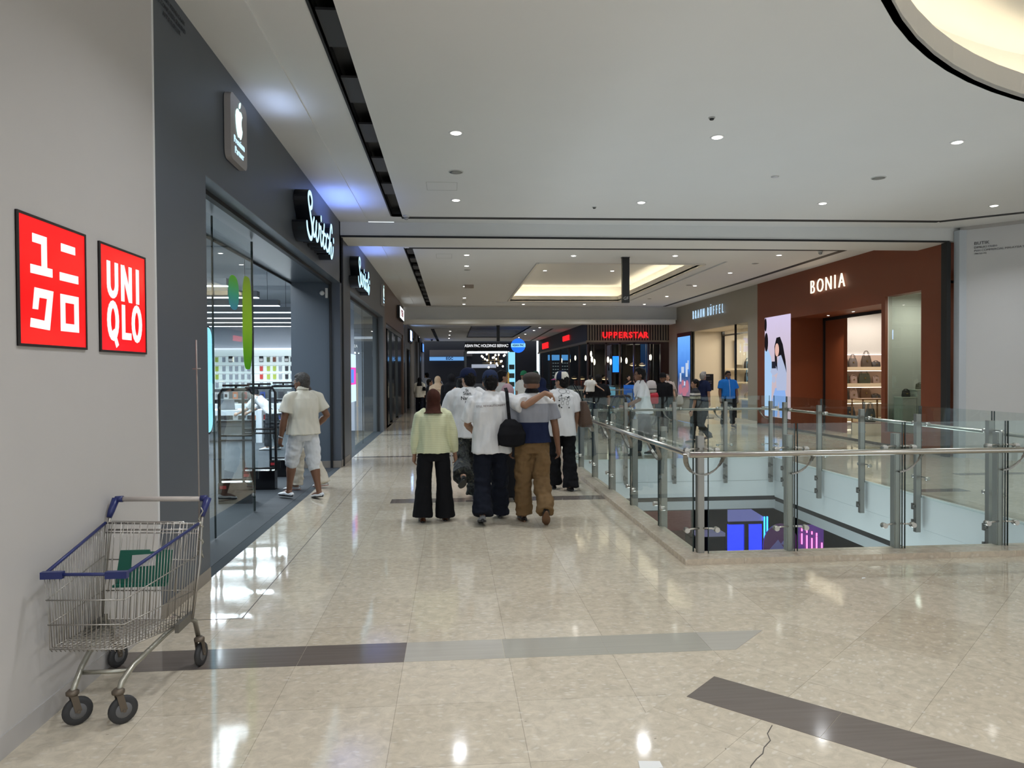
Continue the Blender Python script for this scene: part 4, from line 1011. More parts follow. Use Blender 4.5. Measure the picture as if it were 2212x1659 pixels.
# dark shop strip at the very end
t = thing('light_box_sign', 'long blue white shop strip sign at the dark end wall, left of the kiosk', 'shop sign', (-.35, 51.6, 2.62))
MB().box(-1.25, 1.3, 0, .1, -.12, .14).build('panel', emat('strip_blue', (.12, .30, .62), 1.1), t)
text_obj('lettering', 'EGC', mat('navy_text', (.01, .02, .1), .5), .26, frame((.15, -.02, .02), (1, 0, 0), (0, 0, 1)), .02, t, bold=.01)
t = thing('display_screen', 'lit menu board behind the restaurant side glass', 'menu board', (7.0, 46.5, 1.3))
MB().box(-.9, .55, 0, .05, 1.1, 1.45).build('lit_top', emat('menu_blue', (.10, .35, .75), 1.2), t); MB().box(-.9, .55, 0, .05, -.4, 1.1).build('board', mat('menu_dark', (.02, .05, .08), .3), t)
b = MB(); random.seed(5)
for r in range(6):
    for c in range(8): b.box(-.75 + c * .15, -.66 + c * .15, -.01, 0, .9 - r * .2, .94 - r * .2)
b.build('menu_marks', emat('menu_marks', (.5, .6, .6), .5), t)
# restaurant pendants and screens inside
pd = thing('pendant_lamp', '', 'pendant lamp', group='long glowing pendants in the restaurant')
MB().ell((0, 0, 0), (.05, .05, .14), 10, 8).build('shade', emat('pendant_glow', (1, .90, .68), 3.2), pd); MB().tube([(0, 0, .14), (0, 0, .9)], .006, 6).build('cord', BLACK, pd)
PD = [(6.35, 33.0, 2.22, 'first'), (6.5, 33.2, 2.1, 'second'), (7.05, 32.8, 2.2, 'third'), (7.2, 32.9, 2.1, 'fourth'), (7.75, 33.3, 2.2, 'fifth'), (7.95, 33.0, 2.15, 'sixth'), (9.0, 33, 2.3, 'seventh'), (9.08, 33, 2.3, 'eighth')]
for i, (x, y, z, w) in enumerate(PD):
    lab = 'glowing long pendant behind the restaurant front glass, %s from the left' % w
    if i == 0: pd.location = (x, y, z); pd['label'] = lab
    else: copy_tree(pd, lab, (x, y, z))
for i, (y, z) in enumerate(((34.5, 2.5), (36.5, 2.35), (39, 2.4), (41.5, 2.3), (44, 2.35))): copy_tree(pd, 'glowing pendant behind the restaurant side glass, %s from the corner' % ordn[i], (6.6 + .1 * (i % 2), y, z))
t = thing('blue_screen', 'small bright blue screen inside the restaurant', 'screen', (7.62, 33.6, 1.65)); MB().box(-.17, .17, 0, .04, -.02, .72).build('screen', emat('screen_blue', (.01, .16, 1.0), 2.2), t)
for i, (x, y) in enumerate(((6.45, 34), (7.2, 34.2), (8.5, 34), (9.05, 34.4), (6.6, 37), (6.7, 40))):
    t = thing('dome_lamp', 'small warm dome lamp over the restaurant counter, ' + ('%s along the front' % ordn[i] if i < 4 else '%s along the side' % ordn[i - 4]), 'lamp', (x, y, 1.3 if i != 2 and i != 3 else 1.95))
    MB().lathe((0, 0, 0), [(.17, 0), (.15, .05), (.05, .12), (.01, .14)], 14).build('shade', mat('lamp_gold', (.5, .36, .18), .3, metal=.6), t); MB().lathe((0, 0, -.005), [(.15, 0), (.1, -.02), (.001, -.03)], 12).build('glow', emat('lamp_warm', (1, .72, .38), 2.2), t)
b = MB()
for x in (6.1, 6.35, 8.75, 8.95, 9.1): b.tube([(x, 32.6, 1.0), (x, 32.6, 2.9)], .012, 6)
struct(b.build('trim_63', STEEL))
t = thing('shelf_unit', 'dark restaurant counter with orange goods behind the side glass', 'counter', (6.6, 36, 0))
MB().box(-.2, .4, -3, 6, 0, .9).build('counter', mat('rest_counter', (.03, .02, .02), .4), t)
for i in range(5): MB().box(-.1, .3, -2.5 + i * 1.2, -1.9 + i * 1.2, .9, 1.2).build('goods', mat('goods_orange', (.30, .07, .04), .6), t)

# ================================================================ SCREENS ON THE RIGHT
def screen_mat(name, stops, estr):
    m = bpy.data.materials.new(name); m.use_nodes = True; N, L = nodes_of(m); N.clear()
    tc = N.new('ShaderNodeTexCoord'); sp = N.new('ShaderNodeSeparateXYZ'); L.new(tc.outputs['Object'], sp.inputs[0])
    nz = N.new('ShaderNodeTexNoise'); nz.inputs['Scale'].default_value = 3; L.new(tc.outputs['Object'], nz.inputs['Vector'])
    mr = N.new('ShaderNodeMapRange'); mr.inputs[1].default_value = 0; mr.inputs[2].default_value = 3; L.new(sp.outputs[2], mr.inputs[0])
    ad = N.new('ShaderNodeMath'); ad.operation = 'MULTIPLY_ADD'; ad.inputs[1].default_value = .12; L.new(nz.outputs['Fac'], ad.inputs[0]); L.new(mr.outputs[0], ad.inputs[2])
    rp = N.new('ShaderNodeValToRGB'); L.new(ad.outputs[0], rp.inputs[0])
    rp.color_ramp.elements[0].position = stops[0][0]; rp.color_ramp.elements[0].color = (*stops[0][1], 1)
    rp.color_ramp.elements[1].position = stops[-1][0]; rp.color_ramp.elements[1].color = (*stops[-1][1], 1)
    for p_, c_ in stops[1:-1]: e_ = rp.color_ramp.elements.new(p_); e_.color = (*c_, 1)
    e = N.new('ShaderNodeEmission'); e.inputs[1].default_value = estr; L.new(rp.outputs[0], e.inputs[0]); o = N.new('ShaderNodeOutputMaterial'); L.new(e.outputs[0], o.inputs[0])
    return m
t = thing('led_screen', 'tall lit screen in the rust front showing a woman in pale blue holding a camera', 'screen', (9.34, 20.405, .30))
MB().box(-.012, .0, -.83, .83, 0, 2.93).build('panel', screen_mat('advert_backdrop', [(0, (.45, .36, .40)), (.5, (.48, .40, .44)), (1.05, (.55, .48, .66))], 1.05), t)
fy = lambda a, c, d: (d, -a, c)      # a to the right as seen, c up
def flat(name, polys, m, x=-.016, d=.004):
    b = MB()
    for p in polys: b.prism(p, x, x + d, fy)
    return b.build(name, m, t)
def em2(n, c, s=.9): return emat(n, c, s)
E0 = lambda cx, cz, rx, rz, n=16: [(cx + rx * math.cos(2 * PI * k / n), cz + rz * math.sin(2 * PI * k / n)) for k in range(n)]
flat('trousers_picture', [[(-.45, .02), (-.4, .35), (-.1, .85), (.5, .85), (.62, .45), (.60, .02), (.2, .02), (.12, .5), (.0, .02)]], em2('ad_jeans', (.25, .42, .80)), -.018)
flat('jacket_picture', [[(.0, .78), (-.05, 1.1), (.08, 1.3), (-.25, 1.2), (-.42, 1.32), (-.35, 1.42), (.0, 1.5), (.2, 1.82), (.5, 1.78), (.62, 1.4), (.6, .8)], E0(-.2, 1.1, .12, .1)], em2('ad_jacket', (.42, .48, .66)), -.020)
flat('hair_picture', [[(-.15, 2.05), (-.02, 2.3), (.2, 2.32), (.38, 2.1), (.55, 1.65), (.62, 1.3), (.5, 1.5), (.28, 1.8), (.0, 1.75), (.05, 1.35), (-.12, 1.6)]], em2('ad_hair', (.012, .010, .012)), -.022)
flat('face_picture', [E0(.02, 1.95, .13, .19)], em2('ad_skin', (.75, .45, .38)), -.025)
flat('camera_picture', [rect(-.32, -.05, 1.42, 1.62)], em2('ad_dark', (.02, .02, .03)), -.027)
flat('friend_picture', [[(-.83, .02), (-.83, 1.95), (-.6, 1.98), (-.4, 1.75), (-.3, 1.4), (-.35, .9), (-.38, .3), (-.5, .02)]], em2('ad_white_blue', (.38, .58, .85)), -.017)
flat('friend_hair_picture', [E0(-.70, 2.2, .12, .28), E0(-.75, 2.72, .075, .2)], em2('ad_hair', (.012, .010, .012)), -.024)
t = thing('led_screen', 'tall lit screen with blue sky over flowers and buildings, left of the taupe shop doorway', 'screen', (9.34, 28.84, .63))
MB().box(-.04, .0, -.90, .90, -.02, 2.58).build('frame', BLACK, t)
MB().box(-.046, -.04, -.78, .78, .02, 2.42).build('panel', screen_mat('sky_advert', [(.0, (.22, .12, .14)), (.20, (.18, .16, .26)), (.32, (.03, .08, .22)), (.45, (.06, .20, .62)), (.9, (.16, .42, .95))], 1.05), t)
flat('tower_picture', [rect(-.3, .05, .95, 1.2), rect(.25, .5, .8, 1.35), rect(-.5, -.3, .6, .95), rect(.5, .62, 1.1, 1.45), rect(.0, .2, .45, .62)], em2('ad_tower', (.50, .60, .78)), -.052)
flat('flower_picture', [E0(-.4, .3, .22, .2), E0(.1, .2, .3, .18), E0(.45, .42, .2, .25), E0(-.1, .55, .15, .12)], em2('ad_flower', (.45, .16, .22)), -.056)
t = thing('led_screen', 'lit portrait screen with pink and blue shapes inside the second slate shop front', 'screen', (-2.08, 15.55, 1.05))
MB().box(-.01, .0, -.48, .48, 0, 1.0).build('panel', emat('sw_screen', (.55, .75, .9), 1.2), t)
b = MB(); b.box(.0, .004, -.45, .45, .36, .72); b.build('picture', emat('sw_pink', (.75, .08, .45), 1.2), t)
b = MB(); b.box(.004, .008, -.3, .1, .40, .68); b.build('picture_accent', emat('sw_blue', (.1, .25, .9), 1.2), t)
# glass of the shops
struct(bx('window_4', SGLASS, -2.105, -2.095, 15.9, 20.85, 0, 3.17))
struct(bx('window_5', glass_mat('bag_window', (.80, .86, .82), base=.05), 9.42, 9.43, 13.92, 15.14, .32, 3.24))
struct(bx('window_6', SGLASS, 9.44, 9.45, 22.52, 23.62, 0, 3.2))
# ================================================================ SHOPPING TROLLEY
ox_, oy_ = -1.68, 3.9
trol = thing('shopping_trolley', 'wire shopping trolley with blue rim and green seat flap against the taupe wall', 'shopping trolley', (ox_, oy_, 0))
def L3(p): return (p[0] - ox_, p[1] - oy_, p[2])
WIRE = mat('trolley_wire', (.42, .40, .37), .35, metal=.9, var=.1); ZINC = mat('trolley_tube', (.45, .44, .38), .38, metal=.85, var=.12)
BLUE = mat('trolley_blue_plastic', (.02, .03, .14), .35); RUBBER = mat('wheel_rubber', (.035, .035, .037), .6); HUB = mat('wheel_hub', (.15, .15, .155), .45)
FB = [(-1.878, 3.55, .372), (-1.552, 3.55, .362)]; FT = [(-1.872, 3.50, .735), (-1.515, 3.50, .728)]
RB = [(-1.905, 4.12, .318), (-1.432, 4.12, .305)]; RT = [(-1.918, 4.20, .83), (-1.42, 4.20, .815)]
V = Vector
def lp(a, b, t_): return V(a).lerp(V(b), t_)
b = MB(); wr = .0022
NF = 16
for k in range(NF + 1):
    u = k / NF; p0 = lp(*FB, u); p1 = lp(*FT, u); pm = p0.lerp(p1, .35) + V((0, .012, 0))
    b.tube([L3(p0 + V((0, .02, -.018))), L3(p0), L3(pm), L3(p1)], wr, 5)
for u in (.0, .33, .66): b.tube([L3(lp(FB[0], FT[0], u)), L3(lp(FB[1], FT[1], u) + V((0, 0, 0)))], wr * 1.4, 5)
for sd in (0, 1):
    n = 24
    for k in range(1, n):
        u = k / n; b.tube([L3(lp(FB[sd], RB[sd], u)), L3(lp(FT[sd], RT[sd], u))], wr, 5)
    for f0, f1 in ((.0, .0), (.33, .30), (.66, .66)): b.tube([L3(lp(FB[sd], FT[sd], f0)), L3(lp(RB[sd], RT[sd], f1))], wr * 1.4, 5)
    b.tube([L3(RB[sd]), L3(RT[sd])], .004, 6)
for k in range(15):                                  # floor mesh
    u = k / 14; b.tube([L3(lp(FB[0], FB[1], u)), L3(lp(RB[0], RB[1], u))], wr, 5)
for k in range(19):
    u = k / 18; b.tube([L3(lp(FB[0], RB[0], u)), L3(lp(FB[1], RB[1], u))], wr, 5)
b.build('basket', WIRE, trol)
b = MB()                                             # hinged rear gate
for k in range(14):
    u = .04 + .92 * k / 13; b.tube([L3(lp(RB[0], RB[1], u) + V((0, -.03, .02))), L3(lp(RT[0], RT[1], u) + V((0, -.015, .01)))], wr, 5)
for f_ in (.30, .62, .9): b.tube([L3(lp(RB[0], RT[0], f_)), L3(lp(RB[1], RT[1], f_))], wr * 1.5, 5)
b.tube([L3(lp(*RB, .12) + V((0, -.1, .18))), L3(lp(*RT, .12) + V((0, -.05, .02))), L3(lp(*RT, .88) + V((0, -.05, .02))), L3(lp(*RB, .88) + V((0, -.1, .18)))], .004, 6)
for k in range(9):
    u = .16 + .68 * k / 8; b.tube([L3(lp(*RB, u) + V((0, -.1, .18))), L3(lp(*RT, u) + V((0, -.05, .02)))], wr, 5)
b.build('rear_gate', WIRE, trol)
b = MB()
b.bar(L3((-1.80, 4.06, .54)), L3((-1.80, 4.09, .70)), .004, .004)
seat = MB(); q = [(-1.80, .53), (-1.525, .53), (-1.515, .70), (-1.57, .705), (-1.575, .695), (-1.63, .695), (-1.635, .705), (-1.785, .705)]
seat.prism(q, 4.05, 4.062, lambda a, c, d: L3((a, d + (c - .6) * .2, c))); seat.bar(L3((-1.80, 4.03, .53)), L3((-1.525, 4.03, .53)), .05, .012)
fl = seat.build('seat_flap', mat('green_plastic', (.008, .11, .075), .35), trol)
MB().prism([(-1.72, .62), (-1.60, .625), (-1.60, .685), (-1.72, .68)], 4.046, 4.049, lambda a, c, d: L3((a, d + (c - .6) * .2, c))).build('sticker', mat('sticker_pale', (.5, .5, .5), .5), fl)
b = MB()
for sd in (0, 1): b.tube([L3(FT[sd]), L3(RT[sd])], .0085, 8)
b.tube([L3(FT[0]), L3(FT[1])], .008, 8)
b.box(FT[0][0] - .012 - ox_, FT[0][0] + .085 - ox_, 3.487 - oy_, 3.515 - oy_, .716, .748)
b.box(FT[1][0] - .085 - ox_, FT[1][0] + .012 - ox_, 3.487 - oy_, 3.515 - oy_, .71, .742)
b.build('blue_rim', BLUE, trol)
MB().tube([L3((-1.895, 4.30, .945)), L3((-1.41, 4.30, .937))], .0145, 12).build('handle', mat('handle_grey_plastic', (.55, .50, .46), .4), trol)
for x, z in ((-1.905, .935), (-1.40, .93)):
    b = MB(); b.tube([L3((x, 4.30, z + .012)), L3((x - .012, 4.27, z - .05)), L3((x - .016, 4.25, z - .085))], [.021, .019, .014], 10)
    b.tube([L3((x - .002, 4.30, z + .01)), L3((x + (.04 if x < -1.6 else -.04), 4.30, z + .01))], .018, 10); b.build('handle_joint', BLUE, trol)
b = MB()
for sd, x in ((0, -1.918), (1, -1.414)): b.tube([L3((x, 4.255, .87)), L3((x, 4.235, .80)), L3((x + .005, 4.18, .60)), L3(RB[sd])], .008, 8)
b.tube([L3(RT[0]), L3(RT[1])], .006, 8); b.tube([L3((-1.91, 4.21, .79)), L3((-1.42, 4.21, .78))], .005, 8)
b.build('rear_frame', WIRE, trol)
b = MB()
for fx_, rx_, mx_ in ((-1.787, -1.905, -1.86), (-1.577, -1.445, -1.49)):
    b.tube([L3((fx_, 3.56, .155)), L3((fx_ + .004, 3.585, .195)), L3((fx_ * .8 + mx_ * .2, 3.68, .235)), L3((mx_ * .8 + fx_ * .2, 3.93, .288)), L3((mx_, 4.03, .300)), L3((rx_ * .8 + mx_ * .2, 4.14, .302)), L3((rx_, 4.20, .27)), L3((rx_, 4.25, .165))], .0135, 10)
b.tube([L3((-1.80, 3.66, .215)), L3((-1.58, 3.66, .215))], .011, 8)
b.build('chassis', ZINC, trol)
for x0, x1 in ((RB[0][0], RB[0][0] + .02), (RB[1][0] - .02, RB[1][0])): MB().box(x0 - ox_, x1 - ox_, 3.92 - oy_, 4.14 - oy_, .30, .345).build('side_plate', mat('worn_plate', (.20, .19, .17), .5, metal=.7), trol)
for x, y, ang in ((-1.787, 3.583, -.85), (-1.577, 3.575, -.85), (-1.905, 4.27, -.35), (-1.443, 4.25, -.12)):
    wc = bpy.data.objects.new('caster_wheel', None); C.objects.link(wc)
    wc.parent = trol; wc.location = L3((x + .012, y + .0, .066)); wc.rotation_euler = (0, 0, ang)
    b = MB(); b.lathe((-.013, 0, 0), [(.045, 0), (.062, .002), (.066, .008), (.066, .018), (.062, .024), (.045, .026)], 24, (1, 0, 0)); b.build('tyre', RUBBER, wc)
    b = MB(); b.lathe((-.016, 0, 0), [(.008, 0), (.046, .004), (.046, .028), (.008, .032)], 20, (1, 0, 0)); b.build('hub', HUB, wc)
    b = MB(); b.bar((-.020, .0, 0), (-.020, -.02, .085), .004, .03, up=(0, 1, 0)); b.bar((.020, .0, 0), (.020, -.02, .085), .004, .03, up=(0, 1, 0)); b.box(-.022, .022, -.036, -.004, .078, .086); b.lathe((0, -.02, .082), [(.027, 0), (.029, .004), (.029, .014), (.018, .024)], 14); b.lathe((-.026, 0, 0), [(.008, 0), (.008, .052)], 8, (1, 0, 0)); b.build('fork', mat('rusty_fork', (.16, .13, .10), .5, metal=.6), wc)
b = MB(); b.tube([L3((-1.452, 4.28, .62)), L3((-1.448, 4.30, .88)), L3((-1.450, 4.30, 1.45)), L3((-1.453, 4.30, 1.845))], .0045, 6)
b.tube([L3((-1.475, 4.30, 1.68)), L3((-1.43, 4.30, 1.68))], .004, 6); b.build('antenna_pole', mat('pole_grey', (.30, .27, .25), .5, metal=.5), trol)
b = MB()
for z in (.80, .72, .64): b.lathe((L3((-1.425, 4.235, z))), [(.012, 0), (.014, .01), (.012, .02)], 8); b.tube([L3((-1.43, 4.23, z)), L3((-1.40, 4.20, z))], .005, 6)
b.tube([L3((-1.42 + .012 * math.sin(k * 1.6), 4.24, .90 - .022 * k)) for k in range(14)], .004, 6); b.build('coin_lock_chain', ZINC, trol)
b = MB(); random.seed(2)
for k in range(14): c_ = V((random.uniform(-1.55, -1.46), random.uniform(4.04, 4.10), random.uniform(.325, .35))); b.add([L3(c_ + V((random.uniform(-.025, .025), random.uniform(-.02, .02), random.uniform(-.012, .015)))) for _ in range(3)], [(0, 1, 2)])
tag(b.build('crumpled_foil', mat('foil', (.6, .58, .55), .25, metal=.8)), 'crumpled silver wrapper lying in the rear of the trolley basket', 'litter'); C.objects['crumpled_foil'].location = (ox_, oy_, 0)
# scraps on the floor
for x, y, r, lab in ((3.238, 5.535, .5, 'small white paper scrap on the floor before the near balustrade'), (0.812, 2.977, .0, 'white paper slip on the floor at the lower edge of the view')):
    b = MB(); w = .03 if y > 4 else .05; b.prism([(-w, -.006), (w * .4, -.012), (w, .004), (0, .012)] if y > 4 else [(-w, -.03), (w, -.02), (w, .03), (-w * .8, .04)], 0, .002)
    o = b.build('paper_scrap', mat('paper_white', (.8, .8, .78), .6)); o.location = (x, y, .001); o.rotation_euler = (0, 0, r); tag(o, lab, 'litter')

# ================================================================ PHONE SHOP INTERIOR
for i, y in enumerate((12.5, 14.4, 16.1, 17.85, 19.7, 21.4, 23.1)):
    x1 = -3.7
    t = thing('linear_light', 'long suspended linear light in the phone shop, %s row from the front' % ordn[i], 'pendant light', (x1 - 3.0, y, 3.1), 0, 'linear lights in the phone shop')
    b = MB(); b.box(-3.0, 3.0, -.10, .10, 0.012, .13); b.build('housing', mat('linear_housing', (.25, .27, .29), .4), t)
    MB().box(-3.0, 3.0, -.06, .06, 0, .012).build('diffuser', LEDW, t)
    b = MB()
    for x in (-2.7, 2.75): b.tube([(x, 0, .13), (x, 0, .8)], .004, 5)
    b.build('suspension_wire', BLACK, t)
    if i < 5: area('linear_beam', (x1 - 2.0, y, 3.05), 3.6, 125, (.80, .91, 1.0), sy=.12)
area('shop_fill_light', (-3.3, 9.5, 3.8), 1.2, 140, (.82, .92, 1.0), sy=4)  # unseen fill lamp added to brighten the shop interior, no fixture
area('shop_wall_wash', (-6.4, 23.3, 2.38), 3.6, 50, (.86, .96, 1.0), (math.radians(-35), 0, 0), sy=.1)
t = thing('wall_display_unit', 'bright white slatwall display unit with phone cases at the back of the phone shop', 'display unit', (-6.4, 24.0, 0))
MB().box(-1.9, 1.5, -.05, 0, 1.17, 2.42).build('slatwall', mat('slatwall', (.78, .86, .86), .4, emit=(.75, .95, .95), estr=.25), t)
MB().box(-1.9, 1.5, -.12, 0, 2.42, 2.47).build('light_ledge', emat('ledge_white', (.8, .9, 1.0), 1.2), t)
MB().box(-1.9, 1.5, -.08, 0, .1, 1.17).build('lower_back_panel', mat('display_dark', (.13, .14, .15), .5), t)
b = MB()
for z in (.18, .50, .84): b.box(-1.9, 1.5, -.4, -.08, z, z + .02)
b.build('shelf', mat('display_shelf', (.45, .48, .5), .4), t)
b = MB()
for z in (2.20, 1.91, 1.65, 1.39): b.box(-1.85, 1.45, -.058, -.05, z, z + .012)
b.build('hook_rail', mat('hook_rail', (.55, .6, .62), .4), t)
CS = {'g': (.40, .44, .50), 'l': (.50, .62, .10), 'r': (.70, .06, .05), 'k': (.02, .02, .03), 'o': (.14, .18, .08), 'b': (.22, .06, .03), 'w': (.75, .78, .8)}
cols = [-7.46, -7.24, -7.03, -6.85, -6.66, -6.47, -6.08, -5.86, -5.67, -5.49, -5.29, -5.12]
rows = [('lgwgggwobgwk', 2.12), ('lgggggrllgkk', 1.83), ('lgggggrllgkg', 1.57), ('gggggggggggg', 1.31)]
protoc = {}
for r, (cs, z) in enumerate(rows):
    for c, ch in enumerate(cs):
        nm = {'g': 'grey', 'l': 'lime', 'r': 'red', 'k': 'black', 'o': 'olive', 'b': 'brown', 'w': 'black and white boxed'}[ch]
        lab = '%s phone case on the white slatwall, row %s, %s from left' % (nm, ['one', 'two', 'three', 'four'][r], (ordn + ['ninth', 'tenth', 'eleventh', 'twelfth'])[c])
        if ch not in protoc:
            o = thing('phone_case', lab, 'phone case', (cols[c], 23.93, z), 0, 'phone cases on the white slatwall')
            w = .05 if ch != 'w' else .065
            b = MB(); b.prism([(a, c_) for a, c_ in rounded(w * 2, .19, .015, 2)], -.012, 0, lambda a, c_, d: (a, d, c_)); b.build('case', mat('case_' + ch, CS[ch], .4), o)
            b = MB(); b.prism([(a, c_ + (.075 if ch != 'w' else -.03)) for a, c_ in rounded(w * 1.7, .03 if ch != 'w' else .09, .005, 1)], -.016, -.012, lambda a, c_, d: (a, d, c_)); b.build('header', mat('case_header' + ('w' if ch == 'w' else ''), (.8, .82, .82) if ch != 'w' else (.8, .8, .8), .5), o)
            if ch == 'w': o.children[0].data.materials[0] = BLACK
            protoc[ch] = o
        else: copy_tree(protoc[ch], lab, (cols[c], 23.93, z))
random.seed(9)
bxs = []
colr = [(.7, .72, .74), (.6, .62, .66), (.35, .03, .03), (.75, .75, .75), (.05, .09, .35), (.65, .2, .08), (.04, .04, .05), (.3, .34, .38)]
for r, (z, h_, dep) in enumerate(((.86, .22, 23.7), (.52, .24, 23.7), (.20, .24, 23.7))):
    for c in range(12):
        x = -7.95 + c * .28
        if x > -4.95: continue
        k = (c * 5 + r * 3 + 1) % 8
        t = thing('boxed_accessory', 'boxed accessory on the %s dark lower shelf, %s from left' % (ordn[r], (ordn + ['ninth', 'tenth', 'eleventh', 'twelfth'])[c]), 'boxed accessory', (x, dep, z), 0, 'boxed accessories below the slatwall')
        MB().box(-.075, .075, -.03, .03, 0, h_).build('box', mat('acc_%d' % k, colr[k], .4), t)
        MB().box(-.04, .04, -.034, -.03, h_ * .25, h_ * .7).build('picture', mat('acc_pic_%d' % (k % 2), [(.03, .03, .04), (.45, .48, .5)][k % 2], .4), t)
def table(label, x0, x1, y0, y1, z=.78):
    t = thing('display_table', label, 'table', ((x0 + x1) / 2, (y0 + y1) / 2, 0)); w = (x1 - x0) / 2; d = (y1 - y0) / 2; TW = mat('table_white', (.70, .74, .78), .35)
    MB().box(-w, w, -d, d, z - .12, z).build('tabletop', TW, t)
    for sx in (-1, 1):
        for sy in (-1, 1): MB().box(sx * (w - .07) - .07, sx * (w - .07) + .07, sy * (d - .07) - .07, sy * (d - .07) + .07, 0, z - .12).build('leg', TW, t)
    return t
table('white display table with a dark laptop, nearer the phone shop door', -6.4, -4.55, 17.9, 18.9)
table('white display table farther back in the phone shop', -6.9, -4.2, 20.6, 21.6, .80)
table('low white table beside the left window of the phone shop', -7.2, -5.0, 14.8, 15.5, .55)
t = thing('laptop', 'dark grey open laptop on the nearer white display table', 'laptop', (-5.42, 18.2, .78))
MB().box(-.17, .17, -.02, .22, 0, .015).build('keyboard_base', mat('laptop_grey', (.12, .13, .15), .3), t)
b = MB(); b.bar((0, -.02, .01), (0, -.09, .24), .34, .008, up=(0, -1, .3)); b.build('screen_lid', MATS['laptop_grey'], t)
for i, (x, y, z) in enumerate(((-4.9, 18.2, .78), (-6.0, 18.3, .78), (-5.6, 20.8, .8), (-5.0, 20.9, .8), (-4.6, 20.8, .8))):
    t = thing('phone_on_stand', 'small phone on a white stand, ' + ('%s on the nearer table' % ordn[i] if i < 2 else '%s on the farther table' % ordn[i - 2]), 'phone', (x, y, z))
    MB().box(-.03, .03, -.03, .03, 0, .05).build('stand', mat('table_white', (.70, .74, .78), .35), t); MB().box(-.04, .04, -.04, -.03, .03, .19).build('phone', mat('case_k', CS['k'], .3), t)
# security gates
def gate(y, label, x0=-2.97, x1=-2.55):
    t = thing('security_gate', label, 'security gate', ((x0 + x1) / 2, y, 0), 0, 'anti theft gates in the phone shop doorway'); w = (x1 - x0) / 2
    MB().box(-w, w, -.08, .08, 0, .27).build('base', GBLACK, t)
    pts = [(-w + .0, 0, .27), (-w, 0, 1.38), (-w + .04, 0, 1.45), (w - .04, 0, 1.45), (w, 0, 1.38), (w, 0, .27)]
    MB().tube(pts, .020, 8).build('frame', mat('gate_black', (.012, .012, .015), .3), t)
    b = MB(); b.tube([(-w, 0, .80), (w, 0, .80)], .014, 6); b.tube([(-w, 0, .86), (w, 0, .86)], .014, 6); b.tube([(-w, 0, .30), (w, 0, .30)], .014, 6); b.build('cross_rail', MATS['gate_black'], t)
    MB().box(-.16, .16, -.03, .03, 1.49, 1.515).box(-.012, .012, -.01, .01, 1.46, 1.49).build('top_sensor', BLACK, t)
    MB().box(-w - .03, w + .06, -.004, .004, .3, 1.5).build('clear_panel', SGLASS, t)
    MB().box(-w + .02, -w + .10, -.085, -.08, .19, .23).build('red_label', mat('label_red', (.5, .03, .04), .5), t)
gate(9.6, 'black anti theft gate nearest the camera, behind the sliding glass door')
gate(10.7, 'black anti theft gate in the middle of the phone shop doorway', -2.98, -2.53)
gate(12.0, 'black anti theft gate farthest along the phone shop doorway', -2.92, -2.5)
# sliding glass door leaves with coloured decals
t = thing('glass_door', 'fixed glass pane at the left of the phone shop doorway', 'glass door', (-2.37, 6.04, 0)); MB().box(-.006, .006, 0, 1.46, .01, 3.22).build('pane', SGLASS, t); MB().box(-.008, .008, 1.45, 1.465, .01, 3.22).build('edge', mat('glass_dark_edge', (.02, .035, .032), .1), t)
t = thing('glass_door', 'sliding glass door leaf carrying the green and yellow oval decals', 'glass door', (-2.37, 7.53, 0)); MB().box(-.006, .006, 0, 1.42, .01, 3.22).build('pane', SGLASS, t); MB().box(-.010, .010, 1.40, 1.43, .01, 3.22).build('edge', MATS['glass_dark_edge'], t)
def grad_mat(name, c0, c1, c2, z0, z1):
    m = bpy.data.materials.new(name); m.use_nodes = True; N, L = nodes_of(m); b = N['Principled BSDF']
    tc = N.new('ShaderNodeTexCoord'); sp = N.new('ShaderNodeSeparateXYZ'); L.new(tc.outputs['Object'], sp.inputs[0])
    mr = N.new('ShaderNodeMapRange'); mr.inputs[1].default_value = z0; mr.inputs[2].default_value = z1; L.new(sp.outputs[2], mr.inputs[0])
    rp = N.new('ShaderNodeValToRGB'); L.new(mr.outputs[0], rp.inputs[0]); rp.color_ramp.elements[0].color = (*c0, 1); rp.color_ramp.elements[1].color = (*c2, 1); e = rp.color_ramp.elements.new(.45); e.color = (*c1, 1)
    tr = N.new('ShaderNodeBsdfTranslucent'); L.new(rp.outputs[0], tr.inputs[0]); L.new(rp.outputs[0], b.inputs['Base Color'])
    mx = N.new('ShaderNodeMixShader'); mx.inputs[0].default_value = .6; L.new(b.outputs[0], mx.inputs[1]); L.new(tr.outputs[0], mx.inputs[2]); L.new(mx.outputs[0], N['Material Output'].inputs[0])
    return m
def decal_oval(y, z0, z1, w, m, lab, p):
    b = MB(); h_ = (z1 - z0) / 2; zc = (z0 + z1) / 2; n = 40
    P_ = []
    for k in range(n):
        a = 2 * PI * k / n; ce, se = math.cos(a), math.sin(a)
        P_.append((y + w * math.copysign(abs(ce) ** p, ce), zc + h_ * math.copysign(abs(se) ** .8, se)))
    b.prism(P_, -2.361, -2.3595, lambda a, c, d: (d, a, c)); tag(b.build('door_decal', m), lab, 'window decal')
decal_oval(8.17, 2.345, 2.72, .19, grad_mat('decal_green', (.18, .50, .62), (.18, .60, .45), (.35, .68, .12), 2.34, 2.72), 'short oval decal fading from blue to green on the sliding glass door', .8)
decal_oval(8.69, 1.70, 2.775, .195, grad_mat('decal_lime', (.22, .60, .02), (.52, .72, .08), (.50, .62, .12), 1.70, 2.77), 'long lime green capsule decal on the sliding glass door', .5)
t = thing('display_screen', 'tall rounded glowing pale blue screen behind the left glass pane', 'screen', (-2.46, 7.35, 1.59))
